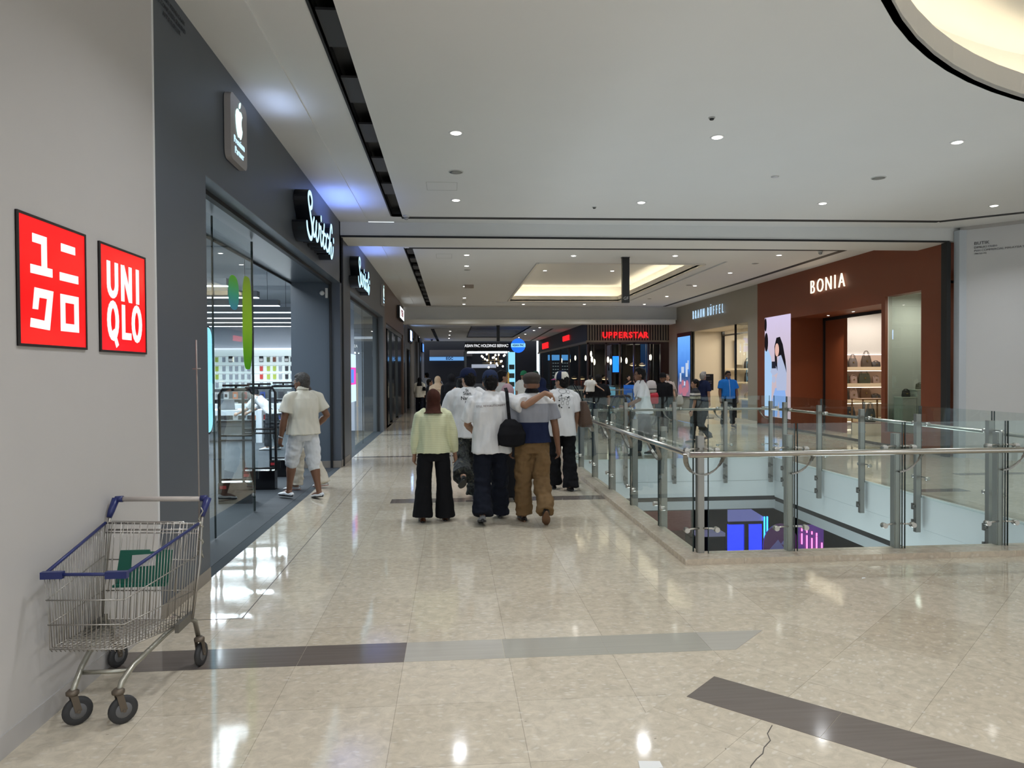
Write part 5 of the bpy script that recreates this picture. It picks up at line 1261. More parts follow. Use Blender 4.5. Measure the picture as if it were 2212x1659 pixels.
b = MB(); b.prism(rounded(.80, 1.10, .12), -.02, .0, lambda a, c, d: (d, a, c)); b.build('case', BLACK, t); b = MB(); b.prism(rounded(.76, 1.06, .11), .0, .004, lambda a, c, d: (d, a, c)); b.build('screen', emat('pale_screen', (.30, .75, 1.0), 1.4), t)
MB().box(-.02, -.0, -.1, .1, -1.59, -.5).build('stand', BLACK, t)
t = thing('wall_camera', 'small white security camera on the dark end wall of the shop doorway', 'security camera', (-2.25, 12.97, 3.05))
MB().ell((0, 0, 0), (.045, .045, .045), 10, 8).build('globe', WHITE, t); MB().box(.06, .10, -.04, 0, -.09, .08).build('bracket', WHITE, t)

# ================================================================ BAG SHOP INTERIOR
t = thing('shelving_unit', 'lit cream wall shelving holding handbags in the rust fronted shop', 'shelving', (12.2, 21.2, 0))
MB().box(-1.3, 1.5, -.03, 0, .0, 2.12).build('back_panel', mat('shelf_back_pink', (.48, .36, .30), .6), t)
for z in (1.75, 1.26, .78, .24):
    MB().box(-1.3, 1.5, -.40, -.03, z - .11, z).build('shelf', mat('shelf_cream', (.72, .60, .42), .5), t)
    MB().box(-1.3, 1.5, -.36, -.34, z - .125, z - .112).build('shelf_light', emat('shelf_led', (1, .80, .62), 5), t)
MB().box(-1.3, 1.5, -.05, -.03, 2.11, 2.13).build('shelf_light', emat('shelf_led_top', (1, .9, .85), 3), t)
bagn = [0]
def handbag(x, y, z, w, h_, col, lab, kind='tote', d=.13, rz=0):
    t = thing('handbag', lab, 'handbag', (x, y, z), rz)
    m = mat('bag_%s' % '_'.join('%02d' % int(c * 99) for c in col), col, .45, var=.1)
    b = MB(); k = .8 if kind != 'bowl' else .95
    pr = []
    n = 16
    for zz, sw, sd in ((0, .94, 1), (.03, 1, 1), (h_ * .5, .98, .8), (h_ * .92, k, .45), (h_, k * .96, .35)):
        pr.append([(w / 2 * sw * math.copysign(abs(math.cos(2 * PI * q / n)) ** .5, math.cos(2 * PI * q / n)), d / 2 * sd * math.copysign(abs(math.sin(2 * PI * q / n)) ** .5, math.sin(2 * PI * q / n)), zz) for q in range(n)])
    vs = [p for r in pr for p in r]; fs = [(i * n + q, i * n + (q + 1) % n, (i + 1) * n + (q + 1) % n, (i + 1) * n + q) for i in range(len(pr) - 1) for q in range(n)]
    b.add(vs, fs, True); b.add(pr[0], [list(range(n))[::-1]]); b.add(pr[-1], [list(range(n))])
    b.build('bag_body', m, t)
    hw = w * .25; hh_ = h_ * (.5 if kind != 'bowl' else .25)
    for s_ in (-1, 1): MB().tube([(-hw, s_ * d * .2, h_ * .85)] + [(-hw * math.cos(a), s_ * d * .2, h_ * .95 + hh_ * math.sin(a)) for a in [PI * q / 10 for q in range(11)]] + [(hw, s_ * d * .2, h_ * .85)], .008, 6).build('bag_handle', m, t)
    MB().box(-.02, .02, -d * .5, -d * .42, h_ * .45, h_ * .6).build('clasp', mat('clasp_gold', (.5, .35, .15), .3, metal=.9), t)
    return t
K = (.03, .025, .022); BRN = (.10, .055, .03); GRN = (.05, .055, .035); BL = (.03, .035, .05); PK = (.30, .22, .19); TN = (.22, .12, .05)
yb = 20.93
for x, z, w, h_, c, lab, kd in (
    (11.62, 1.75, .26, .30, K, 'dark handbag at the left end of the top lit shelf', 'tote'), (11.90, 1.75, .28, .26, (.11, .09, .08), 'grey brown tote with a tan tag, second on the top lit shelf', 'tote'),
    (12.32, 1.75, .32, .33, (.07, .05, .035), 'brown backpack shaped bag on the right of the top lit shelf', 'tote'), (12.62, 1.75, .28, .15, K, 'low round black bag at the right end of the top lit shelf', 'bowl'),
    (11.62, 1.26, .30, .36, (.04, .05, .035), 'dark bag with a white tag at the left end of the second shelf', 'tote'), (11.92, 1.26, .22, .22, PK, 'small pale pink bag with straps on the second shelf', 'bowl'),
    (12.26, 1.26, .38, .30, GRN, 'olive bag with hanging tassels on the second shelf', 'tote'), (12.62, 1.26, .22, .2, (.25, .18, .15), 'small light bag at the right end of the second shelf', 'bowl'),
    (11.64, .78, .28, .34, K, 'black bag with grey front at the left end of the third shelf', 'tote'), (11.92, .78, .27, .27, PK, 'dusty pink handbag, second on the third shelf', 'tote'),
    (12.30, .78, .34, .36, BRN, 'brown structured handbag on the third shelf', 'tote'), (12.62, .78, .3, .14, K, 'flat dark clutch at the right end of the third shelf', 'bowl'),
    (11.78, .24, .40, .32, BL, 'blue grey tote on the bottom shelf', 'tote')):
    handbag(x, yb, z, w, h_, c, lab, kd)
t = thing('display_case', 'wood framed glass display case inside the rust fronted shop doorway', 'display case', (10.62, 17.6, 0)); WD = mat('frame_oak', (.28, .14, .06), .4)
b = MB()
for x in (-.35, .33): 
    for y in (0, .5): b.box(x, x + .03, y, y + .03, 0, .92)
b.box(-.35, .36, 0, .53, .90, .93); b.box(-.35, .36, 0, .53, .30, .33); b.build('wood_frame', WD, t)
MB().box(-.35, .36, 0, .53, 0, .3).build('base', mat('shelf_cream', (.72, .60, .42), .5), t); MB().box(-.32, .33, .02, .025, .33, .9).build('glass', SGLASS, t)
handbag(10.62, 17.85, .33, .26, .34, (.10, .12, .13), 'grey handbag inside the wood framed display case')
t = thing('plinth', 'taller pale plinth in the shop window of the rust front', 'plinth', (9.93, 14.9, 0)); MB().box(-.12, .3, -.15, .15, 0, 1.22).build('block', mat('plinth_grey', (.56, .56, .52), .5), t); MB().box(-.145, .205, -.155, .155, 1.22, 1.235).build('cap', mat('plinth_cap', (.7, .72, .62), .4), t)
t = thing('plinth', 'lower pale plinth in the shop window of the rust front', 'plinth', (9.64, 14.9, 0)); MB().box(-.15, .16, -.15, .15, 0, 1.06).build('block', MATS['plinth_grey'], t); MB().box(-.155, .165, -.155, .155, 1.06, 1.075).build('cap', MATS['plinth_cap'], t)
handbag(9.66, 14.9, 1.075, .17, .14, K, 'round black handbag on the lower window plinth', 'bowl', .1); handbag(9.99, 14.9, 1.235, .22, .12, (.10, .09, .06), 'low olive bag on the taller window plinth', 'bowl', .1)
# recessed lamps over the bag shop door
for i, y in enumerate((18.5, 17.3, 16.0)):
    t = thing('downlight', 'small bright lamp over the rust shop doorway, ' + ('left', 'middle', 'right')[i] + ' one', 'downlight', (9.85, y, 3.10))
    MB().lathe((0, 0, 0), [(.045, 0), (.045, -.006), (.035, -.008)], 14).build('trim_ring', BLACK, t); MB().lathe((0, 0, -.008), [(.032, 0), (.001, -.002)], 12).build('lens', MATS['lamp_lens'], t)
    area('downlight_beam', (9.85, y, 3.05), .08, 4, (1, .9, .75), spread=1.6)
area('bag_shop_light', (12.3, 19.6, 3.4), 2.4, 75, (1, .90, .80), sy=2.0); area('bag_shop_washer', (12.2, 20.6, 3.3), 2.2, 10, (1, .92, .85), (math.radians(12), 0, 0), sy=.15)
area('bag_window_light', (9.9, 14.3, 3.2), .5, 20, (1, .98, .93))
area('taupe_shop_light', (12.5, 26, 3.3), 3, 110, (1, .90, .74)); area('taupe_porch_light', (10.0, 26, 3.1), 1.2, 22, (1, .88, .70), sy=3)
area('wood_shop_light', (-2.8, 25.5, 3.1), .8, 20, (1, .9, .72), sy=6)
area('restaurant_light', (8, 34, 2.9), 3, 10, (1, .8, .6)); area('far_bay_light', (1.5, 43, 3.7), 3, 14, (.75, .85, 1))
# taupe shop shelves with bags
t = thing('shelving_unit', 'cream shelving with dark bags inside the taupe shop window', 'shelving', (11.4, 28.2, 0))
for z in (1.75, 1.22, .58): MB().box(-.9, 1.4, -.35, 0, z - .05, z).build('shelf', mat('shelf_cream', (.72, .60, .42), .5), t)
MB().box(-.25, .15, -.1, 0, 1.9, 2.9).build('lit_panel', mat('panel_warm', (.8, .72, .6), .5), t)
handbag(11.6, 28.0, 1.75, .3, .28, K, 'black bag on the upper shelf of the taupe shop'); handbag(11.62, 28.0, 1.22, .3, .36, K, 'black backpack shaped bag on the middle shelf of the taupe shop'); handbag(11.66, 28.0, .58, .38, .22, (.25, .18, .10), 'tan and brown bag on the lower shelf of the taupe shop')
t = thing('display_counter', 'grey glass counter inside the taupe shop doorway', 'counter', (10.6, 24.6, 0)); MB().box(-.5, .5, -.3, .3, 0, .62).build('body', mat('counter_grey', (.30, .34, .36), .4), t); MB().box(-.52, .52, -.32, .32, .62, .66).build('top', mat('counter_cream', (.7, .65, .5), .3), t)
# sign stand
t = thing('sign_stand', 'dark notice board on a thin stand beside the taupe shop doorway', 'sign stand', (8.93, 25.0, 0))
MB().lathe((0, 0, 0), [(.2, 0), (.2, .012), (.02, .02)], 16).build('base', BLACK, t); b = MB(); b.tube([(0, 0, .02), (0, 0, 1.0)], .012, 6); b.build('stand_pole', BLACK, t)
MB().box(-.19, .19, -.012, .012, .98, 1.55).build('board', mat('board_navy', (.012, .012, .02), .3), t)
b = MB(); b.box(-.06, .06, -.014, -.012, 1.47, 1.49); b.box(-.13, .13, -.014, -.012, 1.29, 1.305); b.box(-.12, .12, -.014, -.012, 1.22, 1.24); b.build('lettering', mat('board_text', (.35, .35, .4), .5), t)
# ================================================================ PEOPLE
def loft(b, rings, n=24, p=2.3):
    """closed body through rings (cx, cy, cz, rx, ry[, tilt about x])"""
    vs = []
    for r_ in rings:
        cx, cy, cz, rx, ry = r_[:5]; tl = r_[5] if len(r_) > 5 else 0.0
        for k in range(n):
            a = 2 * PI * k / n; c, s_ = math.cos(a), math.sin(a)
            x = rx * math.copysign(abs(c) ** (2 / p), c); y = ry * math.copysign(abs(s_) ** (2 / p), s_)
            vs.append((cx + x, cy + y * math.cos(tl), cz + y * math.sin(tl)))
    m = len(rings)
    fs = [(i * n + k, i * n + (k + 1) % n, (i + 1) * n + (k + 1) % n, (i + 1) * n + k) for i in range(m - 1) for k in range(n)]
    b.add(vs, fs, True); o = len(b.v) - len(vs)
    b.f.append([o + k for k in range(n)][::-1]); b.sm.append(True); b.mi.append(0)
    b.f.append([o + (m - 1) * n + k for k in range(n)]); b.sm.append(True); b.mi.append(0)
def limb(b, pts, rad, n=12):
    pts = [V(p) for p in pts]
    b.tube(pts, rad, n)
    for p, r in zip(pts, rad): b.ell(p, (r, r, r), 12, 8)
def organic(name, b, m, parent, vox, amp=0.0, fr=(9, 9, 5), smooth=3, seed=0, vfun=None):
    """fuse the closed pieces of b into one continuous skin, then add soft folds"""
    o = b.build(name, m, None)
    md = o.modifiers.new('fuse', 'REMESH'); md.mode = 'VOXEL'; md.voxel_size = vox; md.use_smooth_shade = True
    ms = o.modifiers.new('soft', 'SMOOTH'); ms.factor = .5; ms.iterations = smooth
    dg = bpy.context.evaluated_depsgraph_get(); me = bpy.data.meshes.new_from_object(o.evaluated_get(dg))
    old = o.data; o.modifiers.clear(); o.data = me; bpy.data.meshes.remove(old); me.name = name
    me.materials.clear()
    for x in (m if isinstance(m, (list, tuple)) else [m]): me.materials.append(x)
    nv = len(me.vertices); co = np.empty(nv * 3); me.vertices.foreach_get('co', co); co = co.reshape(-1, 3)
    if amp > 0:
        no = np.empty(nv * 3); me.vertex_normals.foreach_get('vector', no); no = no.reshape(-1, 3)
        d = np.array([noise.noise(V((p[0] * fr[0] + seed * 7.3, p[1] * fr[1], p[2] * fr[2] + seed))) + .5 * noise.noise(V((p[0] * fr[0] * 2.3, p[1] * fr[1] * 2.3 + seed, p[2] * fr[2] * 1.9))) for p in co])
        co = co + no * (d * amp)[:, None]
        me.vertices.foreach_set('co', co.ravel())
    me.polygons.foreach_set('use_smooth', [True] * len(me.polygons))
    if vfun:
        cen = np.empty(len(me.polygons) * 3); me.polygons.foreach_get('center', cen); cen = cen.reshape(-1, 3)
        me.polygons.foreach_set('material_index', [vfun(*c) for c in cen])
    me.update()
    if parent is not None: o.parent = parent
    return o
SKIN = mat('skin_tan', (.34, .18, .11), .5, var=.06, vscale=12); SKIND = mat('skin_brown', (.20, .095, .055), .5, var=.06, vscale=12); SKINL = mat('skin_light', (.50, .30, .21), .5, var=.05, vscale=12)
HAIRB = mat('hair_black', (.008, .007, .007), .55, spec=.15, bump=.4, bscale=90); HAIRG = mat('hair_grey', (.30, .29, .28), .5, bump=.5, bscale=90); HAIRD = mat('hair_dark_brown', (.03, .018, .014), .45, bump=.4, bscale=90)
def cloth(name, col, rough=.85, var=.05): return mat(name, col, rough, spec=.12, var=var, vscale=9, bump=.12, bscale=140)
WTEE = cloth('cloth_white_cotton', (.74, .74, .75)); CREAMC = cloth('cloth_cream_linen', (.70, .67, .58)); BLK = cloth('cloth_black', (.010, .010, .012)); NAVY = cloth('cloth_navy', (.014, .020, .055))
DNAVY = cloth('cloth_dark_trousers', (.010, .012, .020)); YEL = cloth('cloth_pale_yellow_stripe', (.66, .68, .42)); BRNC = cloth('cloth_brown_canvas', (.17, .105, .05)); PINK = cloth('cloth_dusty_pink', (.42, .27, .30)); BEI = cloth('cloth_beige', (.52, .38, .26))
OFFW = cloth('cloth_off_white', (.62, .60, .56)); BLUEC = cloth('cloth_bright_blue', (.02, .17, .56)); GREYC = cloth('cloth_mid_grey', (.22, .22, .24)); CHAR = cloth('cloth_charcoal', (.035, .037, .042)); MAROON = cloth('cloth_brown_hijab', (.055, .020, .014)); PEACH = cloth('cloth_peach', (.58, .38, .28)); LINEN = cloth('cloth_pale_linen', (.60, .55, .46)); JEAN = cloth('cloth_jeans', (.05, .07, .12))
PLAID = mat('cloth_flat_cap', (.045, .033, .028), .8, var=.3, vscale=60); REDC = mat('bag_red', (.45, .01, .03), .5)
def camo_mat():
    m = bpy.data.materials.new('cloth_dark_camouflage'); m.use_nodes = True; N, L = nodes_of(m); b = N['Principled BSDF']
    tc = N.new('ShaderNodeTexCoord'); n = N.new('ShaderNodeTexNoise'); n.inputs['Scale'].default_value = 11; n.inputs['Detail'].default_value = 3; n.inputs['Distortion'].default_value = 1.2; L.new(tc.outputs['Object'], n.inputs['Vector'])
    r = N.new('ShaderNodeValToRGB'); r.color_ramp.interpolation = 'CONSTANT'; L.new(n.outputs['Fac'], r.inputs[0])
    r.color_ramp.elements[0].color = (.012, .014, .016, 1); r.color_ramp.elements[1].position = .60; r.color_ramp.elements[1].color = (.10, .095, .07, 1)
    for p_, c_ in ((.46, (.045, .05, .045)), (.53, (.02, .024, .03))): e = r.color_ramp.elements.new(p_); e.color = (*c_, 1)
    L.new(r.outputs[0], b.inputs['Base Color']); b.inputs['Roughness'].default_value = .8; return m
CAMO = camo_mat()

class Person:
    def __init__(s, label, loc, rz, H=1.7, wide=1.0, belly=0.0, lean=0.0, legs=((8, 4, 0), (-8, 12, 0)), arms=((6, 8, 12), (-6, 8, 12)), head=(0, 0), skin=None, vox=None, female=False, z0=0.0, stance=1.0, facing=False):
        """legs: (thigh forward deg, knee flex deg, toe drop deg) left, right; arms: (pitch, out, elbow) or dict(e=, w=) in local metres"""
        s.t = thing('person', label, 'person', (loc[0], loc[1], z0), rz)
        s.H = H; u = s.u = H / 1.7; s.vox = vox or (.0085 if loc[1] < 11 else .012 if loc[1] < 19 else .016); s.skin = skin or SKIN
        s.wide = wide; s.belly = belly; s.fem = female; R_ = math.radians; s.seed = zlib.crc32(label.encode()) % 50
        hipw = .092 * u * (1 + .2 * (stance - 1))
        hip0 = [V((-hipw, 0, 0)), V((hipw, 0, 0))]; s.leg = []
        low = 0
        for i in (0, 1):
            a, k, f = [R_(x) for x in legs[i][:3]]; sx = (-1, 1)[i]; out = (.02 + .17 * (stance - 1)) * sx
            kn = hip0[i] + V((out * .5, math.sin(a), -math.cos(a))) * (.245 * H)
            an = kn + V((out * .3, math.sin(a - k), -math.cos(a - k))) * (.235 * H)
            sole = an.z - .045 * H * math.cos(f) - (.11 * H * math.sin(f) if f > 0 else 0)
            low = min(low, sole); s.leg.append([hip0[i].copy(), kn, an, f])
        zp = -low
        for L_ in s.leg:
            for q in L_[:3]: q.z += zp
        s.zp = zp; ln = R_(lean)
        def up(h, y=0, x=0): return V((x, y + h * math.sin(ln), zp + h * math.cos(ln)))
        s.up = up
        s.neck = up(.305 * H, -.012 * u); sh = .108 * H * wide * (.92 if female else 1.0)
        s.sh = [up(.270 * H, -.005, -sh), up(.270 * H, -.005, sh)]
        s.arm = []; s.hdir = [A['h'] if isinstance(A, dict) and 'h' in A else None for A in arms]
        for i in (0, 1):
            sx = (-1, 1)[i]; A = arms[i]
            if isinstance(A, dict): el = V(A['e']); wr = V(A['w']); 
            else:
                p, o_, e = [R_(x) for x in A[:3]]; inn = R_(A[3]) if len(A) > 3 else R_(4)
                el = s.sh[i] + V((sx * math.sin(o_), math.sin(p) * math.cos(o_), -math.cos(p) * math.cos(o_))) * (.172 * H)
                wr = el + V((sx * (math.sin(o_) * .6 - math.sin(inn)), math.sin(p + e), -math.cos(p + e))).normalized() * (.150 * H)
            s.arm.append([s.sh[i], el, wr])
        s.Mh = Matrix.Rotation(R_(head[0]), 3, 'Z') @ Matrix.Rotation(R_(-head[1]), 3, 'X')
        s.hc = s.neck + V((0, .02 * u + .02 * math.sin(ln), .026 * u)) + s.Mh @ V((0, .0, .100 * u))
        s.body(facing)
    def P(s, x, y, z): return s.hc + s.Mh @ (V((x, y, z)) * s.u)
    def body(s, facing):
        u, H, w = s.u, s.H, s.wide; b = MB()
        up = s.up; be = s.belly
        loft(b, [(*up(-.05 * H), .13 * u * w, .095 * u), (*up(.02 * H), .155 * u * w, .11 * u), (*up(.09 * H, be * .3), .14 * u * w, (.10 + be * .6) * u), (*up(.18 * H), .15 * u * w, .105 * u), (*up(.24 * H), .150 * u * w, .095 * u), (*up(.275 * H), .10 * u * w, .07 * u), (*up(.31 * H), .05 * u, .050 * u)])
        limb(b, [s.neck - V((0, 0, .03 * u)), s.neck.lerp(s.hc, .5), s.hc - V((0, .01, .04 * u))], [.058 * u, .054 * u, .052 * u])
        b.ell(s.P(0, -.008, .012), (.077 * u, .096 * u, .108 * u), 18, 12, s.Mh)
        b.ell(s.P(0, .028, -.050), (.056 * u, .062 * u, .068 * u), 14, 10, s.Mh)
        b.ell(s.P(0, .060, -.092), (.026 * u, .024 * u, .020 * u), 10, 8, s.Mh)
        b.tube([s.P(0, .080, .015), s.P(0, .100, -.022), s.P(0, .104, -.034)], [.008 * u, .012 * u, .014 * u], 8)
        for x in (-1, 1): b.ell(s.P(x * .018, .082, .022), (.022 * u, .016 * u, .008 * u), 8, 6, s.Mh)
        for x in (-1, 1): b.ell(s.P(x * .079, -.006, -.012), (.012 * u, .020 * u, .032 * u), 10, 8, s.Mh)
        for x in (-.012, .012): b.ell(s.P(x, .088, -.060), (.018 * u, .012 * u, .008 * u), 8, 6, s.Mh)
        for i in (0, 1):
            S, E, Wr = s.arm[i]
            limb(b, [S.lerp(s.neck, .15) - V((0, 0, .012)), S.lerp(E, .1), S.lerp(E, .45), E, E.lerp(Wr, .3), Wr], [.036 * u * w, .040 * u * w, .046 * u * w, .038 * u * w, .040 * u * w, .026 * u])
            s.hand(b, i)
            h_, k, a, f = s.leg[i]
            limb(b, [h_, h_.lerp(k, .5), k, k.lerp(a, .3), k.lerp(a, .7), a], [.085 * u * w, .072 * u * w, .054 * u * w, .056 * u * w, .042 * u, .036 * u])
            fd = V((0, math.cos(f), -math.sin(f)))
            limb(b, [a + V((0, -.02 * u, -.02 * u)), a + fd * .07 * u + V((0, 0, -.03 * u)), a + fd * .14 * u + V((0, 0, -.045 * u))], [.032 * u, .030 * u, .020 * u])
        s.bodyo = organic('body', b, s.skin, s.t, s.vox * (.85 if s.vox < .01 else 1), 0, smooth=2)
        if facing:
            for x in (-1, 1):
                b = MB(); b.ell(s.P(x * .031, .080, .008), (.012 * u, .009 * u, .007 * u), 8, 6, s.Mh); b.build('eye', mat('eye_dark', (.02, .015, .012), .2), s.bodyo)
            b = MB(); b.ell(s.P(0, .099, -.061), (.022 * u, .006 * u, .004 * u), 8, 6, s.Mh); b.build('mouth', mat('lip_brown', (.20, .06, .05), .5), s.bodyo)
            b = MB()
            for x in (-1, 1): b.ell(s.P(x * .031, .088, .030), (.018 * u, .006 * u, .0035 * u), 8, 6, s.Mh)
            b.build('eyebrow', HAIRB, s.bodyo)
    def hand(s, b, i):
        S, E, Wr = s.arm[i]; u = s.u * (.93 if s.fem else 1); d = (Wr - E).normalized() if not s.hdir[i] else V(s.hdir[i]).normalized(); sx = (-1, 1)[i]
        inn = V((-sx, 0, 0)); n_ = (inn - d * inn.dot(d))
        if n_.length < .3: n_ = V((0, 0, -1)) - d * (-d.z)
        n_.normalize(); wd = d.cross(n_)           # across the palm
        if wd.y < 0: wd = -wd                      # thumb side forward
        c = Wr + d * .045 * u
        b.tube([Wr, Wr + d * .03 * u, Wr + d * .085 * u], [.026 * u, .030 * u, .026 * u], 10)
        M = Matrix((wd, n_, d)).transposed(); b.ell(c + d * .005, (.041 * u, .017 * u, .05 * u), 12, 8, M)
        for k, (o_, L_) in enumerate(((.030, .068), (.010, .076), (-.011, .070), (-.030, .054))):
            p0 = Wr + d * .080 * u + wd * o_ * u; cu = .35 + .08 * k
            p1 = p0 + (d * math.cos(cu) + n_ * math.sin(cu)) * L_ * .5 * u; p2 = p1 + (d * math.cos(cu * 2.4) + n_ * math.sin(cu * 2.4)) * L_ * .5 * u
            limb(b, [p0, p1, p2], [.0098 * u, .009 * u, .0075 * u], 8)
        p0 = Wr + d * .03 * u + wd * .030 * u; p1 = p0 + (d * .7 + wd * .65 + n_ * .3).normalized() * .038 * u; p2 = p1 + (d * .9 + wd * .1 + n_ * .45).normalized() * .030 * u
        limb(b, [p0, p1, p2], [.013 * u, .011 * u, .009 * u], 8)
    def shirt(s, m, hem=.0, sleeve=.75, loose=1.0, name='shirt', amp=.013, vfun=None, collar=False, long_=False, flare=0.0):
        u, H, w = s.u, s.H, s.wide; b = MB(); up = s.up; be = s.belly; e = .018 * loose; wf = .93 if s.fem else 1
        hz = hem * H
        rg = [(*up(-hz, be * .2), (.176 + flare) * u * w + e, (.135 + flare * .7) * u + e + be * .3)]
        rg += [(*up(.03 * H, be * .35), (.170 + flare * .5) * u * w * (wf * .5 + .5) + e, .124 * u + e + be * .5), (*up(.10 * H, be * .5), .155 * u * w * wf + e, .112 * u + e + be * .7), (*up(.19 * H, be * .1), .168 * u * w * wf + e, .116 * u + e + be * .2), (*up(.255 * H), .168 * u * w * wf + e * .7, .110 * u + e * .6),
               (*up(.285 * H), .138 * u * w * wf + e * .4, .090 * u + e * .3), (*up(.302 * H, -.008), .095 * u + e * .3, .072 * u), (*up(.322 * H, -.008), .064 * u, .060 * u)]
        loft(b, rg)
        for i in (0, 1):
            S, E, Wr = s.arm[i]; S2 = S.lerp(s.neck, .32); r0 = .058 * u * w + e * .55
            if sleeve <= 1: pts = [S2, S.lerp(E, .12), S.lerp(E, sleeve * .6), S.lerp(E, sleeve)]; rr = [r0 * .78, r0 * .97, r0 * 1.02, r0 * 1.10]
            else: pts = [S2, S.lerp(E, .12), S.lerp(E, .6), E, E.lerp(Wr, .5), E.lerp(Wr, sleeve - 1)]; rr = [r0 * .78, r0 * .97, r0 * .95, r0 * .88, r0 * .82, r0 * .62]
            b.tube(pts, rr, 14)
            for p_, r_ in list(zip(pts, rr))[:-1]: b.ell(p_, (r_, r_, r_), 12, 8)
        s.shirto = organic(name, b, m, s.t, s.vox, amp, (10, 10, 5), 3, s.seed, vfun)
        if collar:
            b = MB(); n = 16; c = up(.338 * H, -.006)
            for k in range(n):
                a0, a1 = 2 * PI * k / n, 2 * PI * (k + 1) / n
                q = lambda a, r, z: (c.x + r * math.cos(a) * u, c.y + r * math.sin(a) * u, c.z + z * u)
                b.add([q(a0, .062, .022), q(a1, .062, .022), q(a1, .083, -.022), q(a0, .083, -.022), q(a0, .058, .020), q(a1, .058, .020), q(a1, .078, -.026), q(a0, .078, -.026)], [(0, 1, 2, 3), (7, 6, 5, 4), (0, 4, 5, 1), (3, 2, 6, 7)], True)
            b.build('collar', collar if not isinstance(collar, bool) else m, s.shirto)
        return s.shirto
    def trousers(s, m, loose=1.0, end=.92, cuff=1.0, name='trousers', amp=.016, top=.045):
        u, H, w = s.u, s.H, s.wide; b = MB(); up = s.up; e = .014 * loose
        eh = e * .35; loft(b, [(*up(-.075 * H), .130 * u * w + eh, .108 * u + eh), (*up(-.03 * H), .160 * u * w + eh, .122 * u + eh), (*up(.01 * H), .155 * u * w + eh, .116 * u + eh), (*up(top * H), .140 * u * w, .102 * u)])
        for i in (0, 1):
            h_, k, a, f = s.leg[i]; tot = []
            r = [.084 * u * w + e * .5, .080 * u * w + e * .8, .068 * u * w + e, (.060 * u + e) * (cuff * .5 + .5), (.056 * u + e) * cuff]; end = min(1.04, end + .06)
            if end >= .5:
                q = (end - .5) * 2; pts = [h_, h_.lerp(k, .5), k, k.lerp(a, q * .5), k.lerp(a, q)]
            else:
                q = end * 2; pts = [h_, h_.lerp(k, q * .35), h_.lerp(k, q * .6), h_.lerp(k, q * .8), h_.lerp(k, q)]; r = [.100 * u * w + e, .098 * u * w + e, .094 * u * w + e, .092 * u * w + e, .092 * u * w + e]
            b.tube(pts, r, 16)
            for p_, r_ in list(zip(pts, r))[:-1]: b.ell(p_, (r_, r_, r_), 12, 8)
        return organic(name, b, m, s.t, s.vox, amp, (9, 9, 13), 3, s.seed + 3)
    def skirt(s, m, z1=.06, flare=.24, name='robe', top=.25):
        u, H = s.u, s.H; b = MB(); up = s.up
        yc = (s.leg[0][2].y + s.leg[1][2].y) / 2
        loft(b, [(0, yc, z1, flare * u, flare * .85 * u), (0, yc * .6, .4 * u, (flare - .03) * u, (flare - .06) * u), (*up(-.05 * H), .19 * u, .15 * u), (*up(.10 * H), .165 * u, .125 * u), (*up(top * H), .17 * u, .12 * u)])
        return organic(name, b, m, s.t, s.vox, .012, (8, 8, 1.2), 3, s.seed)
    def shoes(s, m, sole=None, low=False, hgt=1.0):
        u = s.u; sole = sole or mat('sole_dark', (.03, .03, .03), .6)
        for i in (0, 1):
            h_, k, a, f = s.leg[i]; fd = V((0, math.cos(f), -math.sin(f))); fu = V((0, math.sin(f), math.cos(f)))
            base = a - fu * (.045 * s.H); sx = (-1, 1)[i]
            def pt(x, y, z): return base + V((x + sx * .012 * max(0, y / .1), 0, 0)) * 1 + fd * y * u + fu * z * u
            prof = [(-.075, .020, .030), (-.07, .030, .062), (-.04, .036, .075 if not low else .055), (.0, .038, .080 * hgt if not low else .05), (.05, .040, .068), (.10, .046, .052), (.15, .044, .042), (.18, .034, .034), (.195, .018, .024)]
            vs = []; n = 10
            for y, w_, z in prof:
                for q in range(n):
                    t_ = PI * q / (n - 1); vs.append(pt(w_ * u * math.cos(t_), y, .016 + (z - .016) * math.sin(t_) ** .8))
            fs = [(r * n + q, r * n + q + 1, (r + 1) * n + q + 1, (r + 1) * n + q) for r in range(len(prof) - 1) for q in range(n - 1)] + [list(range(n)), [(len(prof) - 1) * n + q for q in range(n)][::-1]] + [(r * n, (r + 1) * n, (r + 1) * n + n - 1, r * n + n - 1) for r in range(len(prof) - 1)]
            b = MB(); b.add(vs, fs, True); o = b.build('shoe', m, s.t)
            b = MB(); n2 = 18; P_ = [(.046 * math.cos(2 * PI * q / n2) * (.8 if math.sin(2 * PI * q / n2) < 0 else 1), .06 + .138 * math.sin(2 * PI * q / n2)) for q in range(n2)]
            b.prism([(x * u, y) for x, y in P_], 0, .02, lambda x, y, z: tuple(pt(x, y, z))); b.build('sole', sole, o)
    def hair(s, m, style='short'):
        u = s.u; b = MB(); P = s.P
        b.ell(P(0, -.022, .026), (.086 * u, .100 * u, .108 * u), 16, 12, s.Mh)
        if style == 'short': b.ell(P(0, -.045, -.02), (.078 * u, .068 * u, .085 * u), 14, 10, s.Mh); b.ell(P(0, .02, .085), (.068 * u, .06 * u, .04 * u), 12, 8, s.Mh)
        if style == 'quiff':
            b.ell(P(0, -.045, -.02), (.076 * u, .066 * u, .08 * u), 14, 10, s.Mh)
            for k in range(9): b.ell(P(-.05 + .0125 * k, .05 - .03 * (k % 3), .105 + .012 * (k % 2)), (.030 * u, .040 * u, .034 * u), 10, 7, s.Mh)
